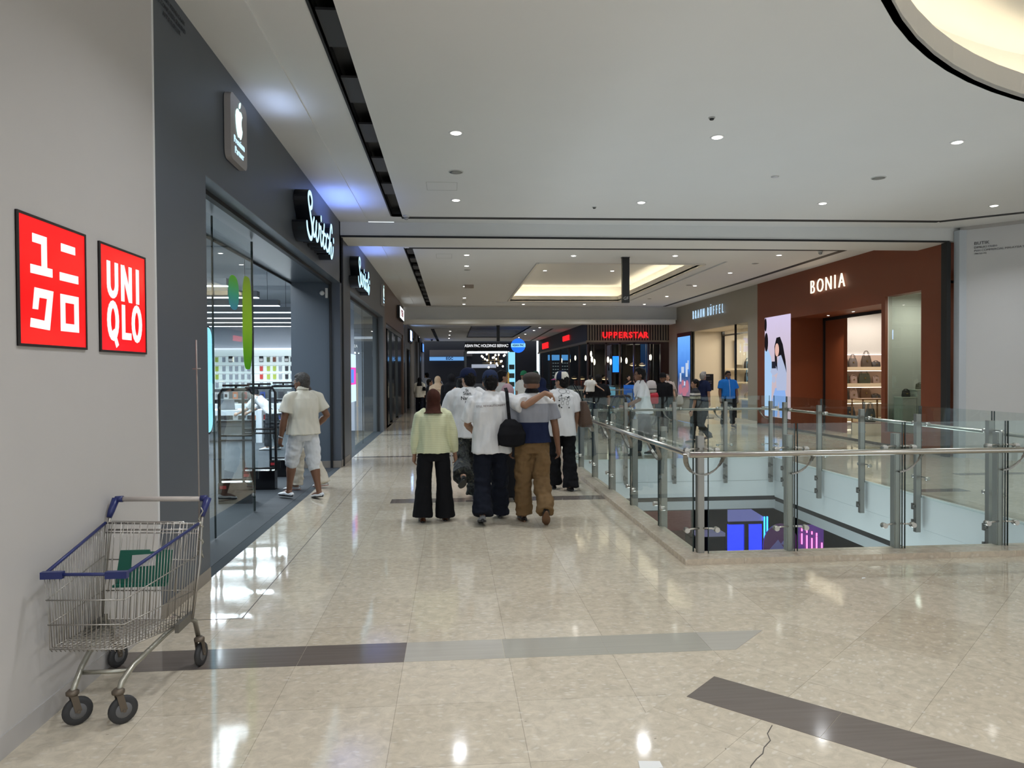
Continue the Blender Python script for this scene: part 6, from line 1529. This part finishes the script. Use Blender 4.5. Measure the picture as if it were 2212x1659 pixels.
        if style == 'long':
            b.ell(P(0, -.045, -.05), (.085 * u, .07 * u, .11 * u), 14, 10, s.Mh)
            limb(b, [P(0, -.06, -.05), P(0, -.085, -.18), P(0, -.10, -.32)], [.072 * u, .078 * u, .045 * u])
            if not s.fem or True:
                for x in (-1, 1): limb(b, [P(x * .06, -.03, .0), P(x * .075, -.02, -.12), P(x * .08, .0, -.26)], [.036 * u, .038 * u, .024 * u])
        return organic('hair', b, m, s.t, max(.007, s.vox * .8), .006, (40, 40, 40), 2, s.seed)
    def cap(s, m, brim=None, name='cap', back=0, tall=1.0, mul=None):
        u = s.u; P = s.P; n = 24; vs = []; R2 = Matrix.Rotation(math.radians(back), 3, 'Z')
        prof = [(1.0, -.004), (1.02, .02), (.98, .05), (.86, .08), (.62, .105), (.32, .118), (.02, .122)]
        for r, z in prof:
            for k in range(n):
                a = 2 * PI * k / n; q = R2 @ V((.090 * r * math.cos(a), .110 * r * math.sin(a), z * tall + .030)); vs.append(P(q.x, q.y - .006, q.z))
        b = MB(); b.add(vs, [(i * n + k, i * n + (k + 1) % n, (i + 1) * n + (k + 1) % n, (i + 1) * n + k) for i in range(len(prof) - 1) for k in range(n)] + [list(range(n))[::-1]], True)
        if mul:
            o = b.build(name, mul, s.t)
            for p_ in o.data.polygons:
                q = s.Mh.inverted() @ (p_.center - s.hc); a = math.degrees(math.atan2(q.y, q.x)) % 360
                p_.material_index = 1 if ((a + 20) // 60) % 2 == 0 and q.z < .125 * u else 0
        else: o = b.build(name, m, s.t)
        b = MB(); P_ = []
        for k in range(13):
            a = math.radians(20 + 140 * k / 12); q = (.090 * math.cos(a), .108 * math.sin(a) - .006); P_.append(q)
        Q_ = [(x * 1.02, y + .066 * math.sin(math.radians(20 + 140 * k / 12)) ** .7 ) for k, (x, y) in enumerate(P_)]
        vs = []
        for x, y in P_: q = R2 @ V((x, y, .034)); vs.append(P(q.x, q.y, q.z))
        for x, y in Q_: q = R2 @ V((x, y, .018)); vs.append(P(q.x, q.y, q.z))
        m_ = len(P_); vs += [v + V((0, 0, .006)) for v in vs]
        fs = [(k, k + 1, m_ + k + 1, m_ + k) for k in range(m_ - 1)] + [(2 * m_ + k, 3 * m_ + k, 3 * m_ + k + 1, 2 * m_ + k + 1) for k in range(m_ - 1)] + [(m_ + k, m_ + k + 1, 3 * m_ + k + 1, 3 * m_ + k) for k in range(m_ - 1)]
        b.add(vs, fs, True); b.build('brim', brim or m, o)
        return o
    def hijab(s, m, drape=.17, name='hijab', long_=.20):
        u = s.u; b = MB(); P = s.P
        b.ell(P(0, -.014, .014), (.094 * u, .112 * u, .120 * u), 18, 12, s.Mh)
        b.ell(P(0, -.02, -.055), (.088 * u, .092 * u, .09 * u), 16, 10, s.Mh)
        c = s.neck
        loft(b, [(c.x, c.y - .02, c.z - long_ * .75 * u, drape * u, .135 * u), (c.x, c.y - .012, c.z - .03 * u, (drape - .03) * u, .118 * u), (c.x, c.y + .0, c.z + .04 * u, .088 * u, .09 * u), (*s.P(0, -.015, -.04), .082 * u, .085 * u)])
        return organic(name, b, m, s.t, s.vox, .006, (14, 14, 7), 3, s.seed)
    def to_shirt(s, o, y=-.6, off=.004):
        """lay a flat print onto the back of the shirt"""
        me = s.shirto.data; tree = BVHTree.FromPolygons([v.co for v in me.vertices], [p.vertices for p in me.polygons])
        for v in o.data.vertices:
            h_ = tree.ray_cast(V((v.co.x, y, v.co.z)), V((0, 1, 0)))[0]
            if h_ is not None: v.co.y = h_.y - off - (.002 if v.co.y > 0 else 0)
        o.parent = s.shirto; return o
    def print_text(s, txt, m, size, x, z, rot=0, bold=0, align='CENTER'):
        o = text_obj('print', txt, m, size, frame((x, 0, z), (math.cos(rot), 0, math.sin(rot)), (-math.sin(rot), 0, math.cos(rot))), 0, None, bold=bold, align=align)
        return s.to_shirt(o)

GREY_SOLE = mat('sole_grey', (.18, .18, .18), .6); WSH = mat('shoe_white', (.72, .74, .76), .4); BSH = mat('shoe_black', (.02, .02, .022), .45); BRSH = mat('shoe_brown', (.10, .035, .015), .45)
INK = mat('print_ink', (.04, .045, .05), .7)
R_30 = math.radians

# 1 man in cream shirt and white shorts at the phone shop door
p = Person('person in white short sleeved shirt and white shorts turning into the phone shop', (-1.955, 9.80), math.radians(46), 1.69, 1.16, .05, 2, ((17, 8, 0), (-9, 6, 8)), ((4, 12, 12, 6), (-16, 22, 62, 28)), (28, 6), SKIND, stance=1.15)
p.shirt(CREAMC, .025, .72, 1.5, collar=True, flare=.01); p.trousers(mat('cloth_white_shorts', (.72, .74, .77), .7, bump=.12, bscale=140), 1.2, .52, name='shorts', amp=.012); p.shoes(WSH, low=True); p.hair(HAIRG if False else mat('hair_salt_pepper', (.05, .045, .042), .5, bump=.5, bscale=90))
b = MB(); W0 = p.arm[0][2]; d0 = (p.arm[0][2] - p.arm[0][1]).normalized(); b.tube([W0 - d0 * .02, W0 - d0 * .0], [.034, .034], 14); wt = b.build('watch', mat('watch_silver', (.5, .5, .5), .3, metal=.9), p.t)
b = MB()
for x in (-1, 1): b.tube([p.P(x * .03 + .026 * math.cos(a), .094, .008 + .02 * math.sin(a)) for a in [2 * PI * k / 12 for k in range(12)]], .0016, 5, closed=True); b.tube([p.P(x * .058, .092, .012), p.P(x * .083, .0, .006)], .0018, 5)
b.build('glasses', mat('glasses_wire', (.4, .38, .35), .3, metal=.8), p.t)
# 2 the walker half hidden behind him
p = Person('person in linen trousers mostly hidden behind the one in white shorts', (-2.10, 10.65), math.radians(80), 1.52, .95, 0, 0, ((11, 4, 0), (-13, 10, 6)), head=(0, 0), skin=SKINL, female=True)
p.shirt(WTEE, .02, .8, 1.2); p.trousers(LINEN, 1.4, .93, 1.35); p.shoes(WSH, mat('sole_pink', (.5, .3, .28), .6), low=True); p.hair(HAIRD, 'long')
# 3 woman in dark brown hijab
p = Person('person in dark brown hijab, pale yellow striped shirt and wide black trousers', (-.215, 8.17), 0, 1.50, .96, 0, 0, ((-3, 2, 0), (3, 3, 0)), ((2, 13, 10, 4), (6, 15, 12, 2)), (0, 4), SKIN, female=True, stance=1.55)
def stripe_mat():
    m = bpy.data.materials.new('cloth_yellow_stripes'); m.use_nodes = True; N, L = nodes_of(m); b = N['Principled BSDF']; tc = N.new('ShaderNodeTexCoord'); w_ = N.new('ShaderNodeTexWave'); w_.bands_direction = 'Z'; w_.inputs['Scale'].default_value = 16; w_.inputs['Distortion'].default_value = .4; L.new(tc.outputs['Object'], w_.inputs[0])
    mx = N.new('ShaderNodeMix'); mx.data_type = 'RGBA'; mx.inputs[6].default_value = (.62, .63, .38, 1); mx.inputs[7].default_value = (.72, .74, .52, 1); L.new(w_.outputs['Fac'], mx.inputs[0]); L.new(mx.outputs[2], b.inputs['Base Color']); b.inputs['Roughness'].default_value = .75; return m
p.shirt(stripe_mat(), .015, 1.86, 2.0, collar=True, flare=.0); p.trousers(BLK, 1.9, .96, 1.5, amp=.006); p.shoes(BRSH, low=True); p.hijab(MAROON, .13, long_=.06)
w0 = p.arm[1][2]; ph = thing('phone', 'white edged phone in the right hand of the person in the pale yellow shirt', 'phone', (-.215, 8.17, 0)); MB().box(w0.x - .045, w0.x - .035, w0.y - .0, w0.y + .07, w0.z - .14, w0.z - .0).build('phone_body', mat('phone_white', (.6, .62, .66), .3), ph)
# 4 camouflage trousers
p = Person('person in navy cap, white printed tee and dark camouflage trousers walking away', (.20, 9.54), math.radians(3), 1.74, 1.05, 0, 1, ((-14, 58, 30), (10, 3, 0)), ((16, 16, 52, 20), (12, 8, 20)), (34, 0), SKINL)
p.shirt(WTEE, .055, .82, 2.2); p.trousers(CAMO, 2.0, .93, 1.5, amp=.020); p.shoes(BSH); p.hair(HAIRB); p.cap(NAVY, back=20)
for tx, z, s_ in (('St', 1.415, .05), ('Stan', 1.375, .062), ('Nasi L', 1.315, .066), ('Mi', 1.255, .062)): p.print_text(tx, INK, s_, -.02, z * p.u / 1.02, bold=.001)
# 5 man with the black bag, arm round his companion
BM = (.42, 8.10)
p = Person('person in navy cap and white tee, right arm round the flat capped one', BM, math.radians(-2), 1.70, 1.04, 0, 2, ((-12, 12, 14), (12, 2, 0)), ((10, 14, 58, 22), dict(e=(.375, -.17, 1.290), w=(.585, -.205, 1.425), h=(.9, -.05, -.35))), (4, 16), SKIN)
bm = p
p.shirt(WTEE, .075, .86, 2.3, amp=.018); p.trousers(DNAVY, 1.8, .95, 1.35); p.shoes(mat('shoe_grey_suede', (.25, .25, .25), .6), BSH); p.hair(HAIRB); p.cap(cloth('cloth_navy_cap', (.02, .03, .07)))
p.print_text('STILL REVOLUTIONARY', mat('print_brown_ink', (.12, .06, .05), .7), .030, -.0, 1.285, .05)
t = thing('shoulder_bag', 'soft black bag hanging from the shoulder of the person in the navy cap', 'bag', (BM[0], BM[1], 0), math.radians(-2))
b = MB(); loft(b, [(.215, -.20, .845, .075, .05), (.215, -.21, .87, .14, .075), (.22, -.205, .98, .155, .085), (.215, -.19, 1.08, .12, .07), (.21, -.18, 1.14, .05, .035)], p=3); organic('bag_body', b, BLK, t, .010, .008, (9, 9, 9), 2)
b = MB(); st = [(.165, .02, 1.475), (.175, -.075, 1.44), (.18, -.155, 1.34), (.19, -.185, 1.22), (.20, -.19, 1.12)]
for a_, c_ in zip(st[:-1], st[1:]): b.bar(a_, V(c_) + (V(c_) - V(a_)) * .1, .036, .006, up=(0, -1, .2))
b.build('shoulder_strap', BLK, t)
MB().tube([(.09, -.24, .98), (.075, -.25, .92), (.08, -.25, .86)], .006, 6).build('drawstring', BLK, t)
# 6 flat cap, colour block polo
def polo(x, y, z): return 0 if z > 1.305 else (1 if z > 1.10 else 2)
p = Person('person in brown flat cap, white grey navy polo and brown trousers, back turned', (.875, 8.05), math.radians(1), 1.68, 1.08, .02, 1, ((2, 2, 0), (-8, 34, 42)), ((4, 8, 10), (-2, 12, 14, -2)), (-6, 6), SKIND)
p.shirt([WTEE, GREYC if False else cloth('cloth_polo_grey', (.30, .31, .35)), NAVY], .005, .74, 1.3, vfun=polo, collar=BLK); p.trousers(BRNC, 1.6, .94, 1.25, amp=.020); p.shoes(mat('sandal_black', (.02, .015, .012), .5), mat('sole_tan', (.16, .08, .04), .6), low=True)
u_ = p.u; b = MB(); b.ell(p.P(0, -.012, .068), (.105 * u_, .128 * u_, .066 * u_), 18, 10, p.Mh); b.ell(p.P(0, -.016, .028), (.094 * u_, .112 * u_, .052 * u_), 18, 10, p.Mh); b.ell(p.P(0, .085, .05), (.07 * u_, .06 * u_, .016 * u_), 14, 8, p.Mh); organic('flat_cap', b, PLAID, p.t, .009, .002, (20, 20, 20), 2)
# 7 woman in the two coloured cap with tote
WC = (1.52, 10.14)
p = Person('person in white, pink and navy cap and white tee with a black cartoon print', WC, math.radians(4), 1.69, 1.0, 0, 0, ((9, 2, 0), (-6, 5, 0)), ((14, 12, 40, 18), (2, 12, 30, 6)), (40, 0), SKIN, female=True)
wc = p
p.shirt(WTEE, .07, .84, 1.8); p.trousers(BLK, 1.5, .94, 1.5); p.shoes(BSH, low=True); p.hair(HAIRB)
p.cap(None, mat('brim_magenta', (.42, .03, .20), .7), mul=[NAVY, cloth('cloth_cap_cream', (.70, .66, .58))])
def flatpoly(polys, m, nm='print'):
    b = MB()
    for P_ in polys: b.add([(a, 0, c) for a, c in P_], [list(range(len(P_)))])
    return p.to_shirt(b.build(nm, m))
def ringp(cx, cz, rx, rz, w_=.004, n=18):
    out = []
    for k in range(n):
        a0, a1 = 2 * PI * k / n, 2 * PI * (k + 1) / n
        out.append([(cx + rx * math.cos(a0), cz + rz * math.sin(a0)), (cx + rx * math.cos(a1), cz + rz * math.sin(a1)), (cx + (rx - w_) * math.cos(a1), cz + (rz - w_) * math.sin(a1)), (cx + (rx - w_) * math.cos(a0), cz + (rz - w_) * math.sin(a0))])
    return out
random.seed(4); PO = ringp(-.005, 1.385, .055, .035) + ringp(.075, 1.375, .025, .025)
for cx_, cz_ in ((-.05, 1.30), (-.01, 1.27), (.035, 1.29), (.07, 1.27), (.05, 1.22), (-.02, 1.22)): PO += ringp(cx_, cz_, .022, .024)
flatpoly(PO, INK)
bl = []
for k in range(9):
    cx_, cz_ = random.uniform(-.07, .085), random.uniform(1.14, 1.33); bl.append([(cx_ + random.uniform(.007, .018) * math.cos(a), cz_ + random.uniform(.006, .014) * math.sin(a)) for a in [2 * PI * q / 7 for q in range(7)]])
flatpoly(bl, INK)
t = thing('tote_bag', 'brown patterned tote bag on the shoulder of the person in the coloured cap', 'bag', (*WC, 0), math.radians(4))
b = MB(); loft(b, [(.33, -.03, .88, .08, .11), (.335, -.03, .92, .09, .13), (.32, -.03, 1.10, .07, .12), (.30, -.03, 1.24, .04, .10)], p=3.2)
def tote_mat():
    m = bpy.data.materials.new('tote_weave'); m.use_nodes = True; N, L = nodes_of(m); b = N['Principled BSDF']; tc = N.new('ShaderNodeTexCoord'); v = N.new('ShaderNodeTexChecker'); v.inputs['Scale'].default_value = 90; L.new(tc.outputs['Object'], v.inputs['Vector']); v.inputs['Color1'].default_value = (.12, .07, .045, 1); v.inputs['Color2'].default_value = (.06, .032, .02, 1); L.new(v.outputs[0], b.inputs['Base Color']); b.inputs['Roughness'].default_value = .6; return m
organic('bag_body', b, tote_mat(), t, .011, .003, (9, 9, 9), 2)
for yy in (-.09, .04): MB().tube([(.29, yy, 1.22), (.235, yy - .01, 1.36), (.17, yy, 1.475), (.165, (yy + .03) * .3, 1.485)], .006, 6).build('bag_strap', BLK, t)
# 8-10 partly hidden companions
p = Person('person in pink hijab and long black robe walking ahead of the group', (.71, 9.45), 0, 1.54, 1.0, 0, 0, ((8, 4, 0), (-8, 10, 0)), skin=SKIN, female=True); p.shirt(BLK, .02, 1.9, 1.5); p.skirt(BLK); p.shoes(BSH, low=True); p.hijab(PINK, .17)
p = Person('person in off white hijab and jeans beyond the flat cap', (1.17, 10.9), 0, 1.60, 1.0, 0, 0, ((8, 4, 0), (-8, 10, 4)), head=(10, 0), skin=SKIN, female=True); p.shirt(OFFW, .05, 1.9, 1.6); p.trousers(JEAN, 1.0, .92, 1.1); p.shoes(WSH); p.hijab(OFFW, .19)
p = Person('person with short black hair turned in profile to the right beyond the group', (.95, 14.0), math.radians(-70), 1.73, 1.0, 0, 0, head=(-5, 0), skin=SKIN, facing=True); p.shirt(OFFW, .03, .8); p.trousers(DNAVY); p.shoes(BSH); p.hair(HAIRB)
p = Person('person in navy hijab and navy top beyond the coloured cap', (1.70, 13.9), math.radians(20), 1.58, 1.0, 0, 0, skin=SKIN, female=True); p.shirt(NAVY, .05, 1.9); p.skirt(NAVY); p.shoes(BSH); p.hijab(NAVY, .18)
# far left and middle distance
p = Person('person in black hijab and cream top walking along the far left shop fronts', (-1.35, 30.2), 0, 1.50, 1.05, 0, 0, skin=SKIN, female=True); p.shirt(CREAMC, .09, 1.9, 2); p.trousers(DNAVY, 1.5, .94, 1.3); p.shoes(BSH); p.hijab(BLK, .15)
t = thing('shoulder_bag', 'small black bag carried by the person in the cream top', 'bag', (-1.35, 30.2, 0)); b = MB(); loft(b, [(.19, -.17, .92, .07, .03), (.19, -.17, 1.02, .07, .035), (.19, -.17, 1.08, .04, .02)]); b.build('bag_body', BLK, t); MB().tube([(.14, -.17, 1.06), (.12, -.14, 1.35)], .008, 6).build('bag_strap', BLK, t)
p = Person('person in pale blue shirt ahead of the person in the cream top', (-1.12, 32.0), math.radians(20), 1.70, 1.0, head=(25, 0), skin=SKIN); p.shirt(cloth('cloth_pale_blue', (.42, .48, .58)), .03, .8); p.trousers(DNAVY); p.shoes(BSH); p.hair(HAIRB)
p = Person('person in beige hijab and beige tunic in the middle distance', (-.40, 20.0), 0, 1.60, 1.0, head=(-20, 0), skin=SKIN, female=True); p.shirt(BEI, .12, 1.9, 2); p.trousers(BLK); p.shoes(BSH); p.hijab(BEI, .20)
t = thing('shoulder_bag', 'grey bag on the shoulder of the person in the beige hijab', 'bag', (-.40, 20.0, 0)); b = MB(); loft(b, [(.20, -.14, 1.12, .10, .04), (.20, -.14, 1.25, .09, .04), (.18, -.13, 1.33, .05, .03)]); b.build('bag_body', GREYC, t); MB().tube([(.15, -.13, 1.3), (.10, -.12, 1.42)], .01, 6).build('bag_strap', GREYC, t)
p = Person('person in a long black robe and black hijab in the middle distance', (-.03, 18.2), 0, 1.66, 1.05, skin=SKIN, female=True); p.shirt(BLK, .05, 1.95, 2); p.skirt(BLK, .04, .27); p.shoes(BSH); p.hijab(BLK, .21, long_=.3)
p = Person('person with long dark ponytail and peach top in the middle distance', (.18, 17.0), math.radians(-8), 1.57, .95, skin=SKINL, female=True); p.shirt(PEACH, .04, 1.3, 1.8); p.trousers(LINEN, 1.2, .93, 1.2); p.shoes(WSH); p.hair(HAIRB, 'long')
p = Person('person with black hair and dark top facing right beside the beige hijab', (-.70, 22.5), math.radians(-80), 1.50, .95, skin=SKIN, facing=True); p.shirt(CHAR, .03, .8); p.trousers(BLK); p.shoes(BSH); p.hair(HAIRB)
p = Person('person in a green cap near the kiosk', (2.0, 20.5), math.radians(150), 1.72, 1.0, skin=SKIN, facing=True); p.shirt(OFFW, .03, .8); p.trousers(DNAVY); p.shoes(BSH); p.hair(HAIRB); p.cap(cloth('cloth_green_cap', (.03, .20, .10)))
p = Person('person in a dark green hat beyond the flat cap', (2.22, 19.5), 0, 1.70, 1.0, skin=SKIN); p.shirt(CHAR, .03, .8); p.trousers(DNAVY); p.shoes(BSH); p.hair(HAIRB); p.cap(cloth('cloth_dark_green_hat', (.02, .05, .035)))
# 18 father in black carrying a child
p = Person('person in black tee carrying a small child on the left arm', (3.52, 17.5), math.radians(4), 1.63, 1.12, legs=((6, 3, 0), (-10, 16, 10)), arms=((10, 24, 85, 30), (4, 14, 20)), skin=SKIN); p.shirt(BLK, .04, .8, 1.4); p.trousers(CHAR); p.shoes(BSH); p.hair(HAIRB)
p = Person('small child in white top with black hair carried on an arm', (3.30, 17.40), math.radians(10), .82, 1.0, legs=((30, 30, 0), (20, 30, 0)), arms=((10, 12, 30), dict(e=(.15, -.08, .53), w=(.27, -.12, .45))), skin=SKINL, vox=.011, z0=.78); p.shirt(OFFW, .03, .7, 1.6); p.trousers(BLK, .8); p.shoes(BSH, low=True); p.hair(HAIRB)
# 19 young man with a sling at the far rail
SL = (3.76, 14.15)
p = Person('person in white tee with black cross body strap at the far handrail', SL, math.radians(82), 1.77, .98, 0, 8, ((14, 8, 0), (-10, 10, 0)), (dict(e=(-.22, .12, 1.10), w=(-.35, .42, .975)), (6, 10, 30)), (4, 0), SKIND, facing=True)
p.shirt(WTEE, .05, .85, 1.8); p.trousers(DNAVY, 1.2); p.shoes(BSH); p.hair(HAIRB, 'quiff')
b = MB(); st = [(-.09, .06, 1.51), (-.17, .10, 1.44), (-.215, .13, 1.32), (-.225, .19, 1.15), (-.20, .24, 1.0)]
for a_, c_ in zip(st[:-1], st[1:]): b.bar(a_, V(c_) + (V(c_) - V(a_)) * .1, .035, .008, up=(0, 1, .1))
o = b.build('cross_body_strap', BLK); o.location = (*SL, 0); o.rotation_euler = (0, 0, math.radians(82)); tag(o, 'black cross body strap over the white tee at the far handrail', 'strap')
p = Person('person in black cap and dark jacket, pale and red backpack beside them', (5.35, 19.2 - .9), math.radians(150), 1.64, 1.0, skin=SKIND, facing=True); p.shirt(BLK, .03, 1.9, 1.6); p.trousers(CHAR); p.shoes(BSH); p.hair(HAIRB); p.cap(BLK)
t = thing('backpack', 'pale and red backpack on the person in the black cap', 'backpack', (4.95, 17.95, 0)); b = MB(); loft(b, [(0, 0, 1.12, .11, .08), (0, 0, 1.15, .13, .10), (0, 0, 1.30, .13, .10), (0, 0, 1.40, .10, .08), (0, 0, 1.43, .04, .03)], p=3.4); b.build('upper_body', cloth('cloth_backpack_pale', (.50, .46, .46)), t); b = MB(); loft(b, [(.06, 0, .84, .09, .06), (.06, 0, .87, .12, .09), (.06, 0, 1.05, .12, .09), (.05, 0, 1.12, .10, .08)], p=3.4); b.build('lower_body', REDC, t); MB().box(-.10, .12, -.107, -.10, 1.2, 1.225).build('zip_band', CHAR, t)
p = Person('person with long black hair and black top leaning on the rail before the restaurant', (7.15, 29.4), math.radians(190), 1.55, .95, 0, 6, arms=((50, 20, 90, 60), (50, 20, 90, 60)), skin=SKINL, female=True, facing=True); p.shirt(BLK, .03, .9); p.trousers(BLK); p.shoes(BSH); p.hair(HAIRB, 'long')
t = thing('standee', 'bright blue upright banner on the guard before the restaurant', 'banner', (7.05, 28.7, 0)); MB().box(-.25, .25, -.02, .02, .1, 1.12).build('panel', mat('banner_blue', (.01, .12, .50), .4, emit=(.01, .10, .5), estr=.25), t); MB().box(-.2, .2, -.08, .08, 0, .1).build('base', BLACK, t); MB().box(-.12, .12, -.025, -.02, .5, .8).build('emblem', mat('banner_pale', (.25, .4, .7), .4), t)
p = Person('person with long dark hair, glasses and pale pink top looking up', (7.05, 23.6), math.radians(176), 1.60, 1.0, arms=((10, 10, 20), (30, 24, 110, 20)), head=(0, -8), skin=SKINL, female=True, facing=True); p.shirt(cloth('cloth_pale_pink', (.62, .52, .48)), .04, .8, 1.0); p.trousers(BLK); p.shoes(BSH); p.hair(HAIRD, 'long')
t = thing('backpack', 'white bag hanging beside the person with glasses', 'bag', (7.42, 23.45, 0)); b = MB(); loft(b, [(0, 0, .56, .09, .05), (0, 0, .60, .13, .07), (0, 0, .80, .10, .06), (0, 0, .88, .05, .03)], p=3); b.build('bag_body', OFFW, t); MB().tube([(-.06, 0, .85), (-.20, 0, 1.32)], .01, 6).build('bag_strap', OFFW, t)
p = Person('person with short black hair riding down the right escalator', (5.25, 22.35), math.radians(170), 1.70, 1.0, legs=((3, 3, 0), (-3, 3, 0)), skin=SKIND, z0=-.78, facing=True); p.shirt(CHAR, .03, .8); p.trousers(BLK); p.shoes(BSH); p.hair(HAIRB)
# 24 boy with striped tee
def stripes(x, y, z): return 1 if 1.10 < z < 1.15 else (2 if 1.01 < z < 1.075 else 0)
p = Person('boy in charcoal tee with two pale chest stripes looking to the left', (5.62, 16.6), math.radians(70), 1.50, 1.02, legs=((6, 3, 0), (-14, 26, 16)), arms=((2, 10, 14), (4, 12, 14)), head=(15, 0), skin=SKIN, facing=True); p.t['label'] = 'person in charcoal tee with two pale chest stripes looking to the left'
p.shirt([CHAR, OFFW, cloth('cloth_khaki_band', (.34, .32, .25))], .03, .8, 1.3, vfun=stripes); p.trousers(BLK, 1.2); p.shoes(BSH); p.hair(HAIRB)
p = Person('person with curly grey hair and dark navy shirt by the notice stand', (6.93, 19.8), math.radians(-60), 1.66, 1.05, legs=((4, 3, 0), (-8, 14, 8)), skin=SKIN, facing=True); p.shirt(NAVY, .03, .8); p.trousers(BLK); p.shoes(BSH); p.hair(HAIRG, 'quiff')
p = Person('person in bright blue short sleeved shirt walking towards the camera', (8.05, 20.86), math.radians(178), 1.68, 1.10, .03, 0, ((10, 4, 0), (-6, 12, 10)), ((4, 10, 12), (4, 10, 12)), skin=SKIND, facing=True)
p.shirt(BLUEC, .03, .75, 1.2, collar=True); p.trousers(BLK, 1.2); p.shoes(BSH); p.hair(HAIRB)
b = MB()
for x in (-1, 1): b.ell(p.P(x * .031, .092, .008), (.027, .008, .019), 10, 8, p.Mh); b.tube([p.P(x * .055, .088, .012), p.P(x * .083, .0, .006)], .0025, 5)
b.tube([p.P(-.02, .098, .012), p.P(.02, .098, .012)], .003, 5); b.build('sunglasses', BLACK, p.t)
b = MB(); o = b.box(-.006, .006, .0, .0025, .0, .44).build('button_strip', mat('piping_white', (.7, .75, .8), .6)); 
me = p.shirto.data; tree = BVHTree.FromPolygons([v.co for v in me.vertices], [q.vertices for q in me.polygons])
o.data.from_pydata if False else None
b = MB(); zs = [.90 + .05 * k for k in range(11)]; pts = []
for z in zs:
    h_ = tree.ray_cast(V((0, .6, z)), V((0, -1, 0)))[0]
    if h_ is not None: pts.append((0, h_.y + .002, z))
b.tube(pts, .005, 6); bpy.data.objects.remove(o); b.build('button_strip', mat('piping_white', (.7, .75, .8), .6), p.shirto)
# 27 shopper leaning over a table in the phone shop
p = Person('person in white top leaning forward at the tables inside the phone shop', (-3.9, 16.2), math.radians(75), 1.58, 1.0, 0, 48, ((8, 6, 0), (-4, 4, 0)), ((35, 10, 30), (35, 10, 30)), (0, 30), SKINL, female=True); p.shirt(WTEE, .04, .9, 1.8); p.trousers(CHAR, 1.3); p.shoes(WSH); p.hair(HAIRB)
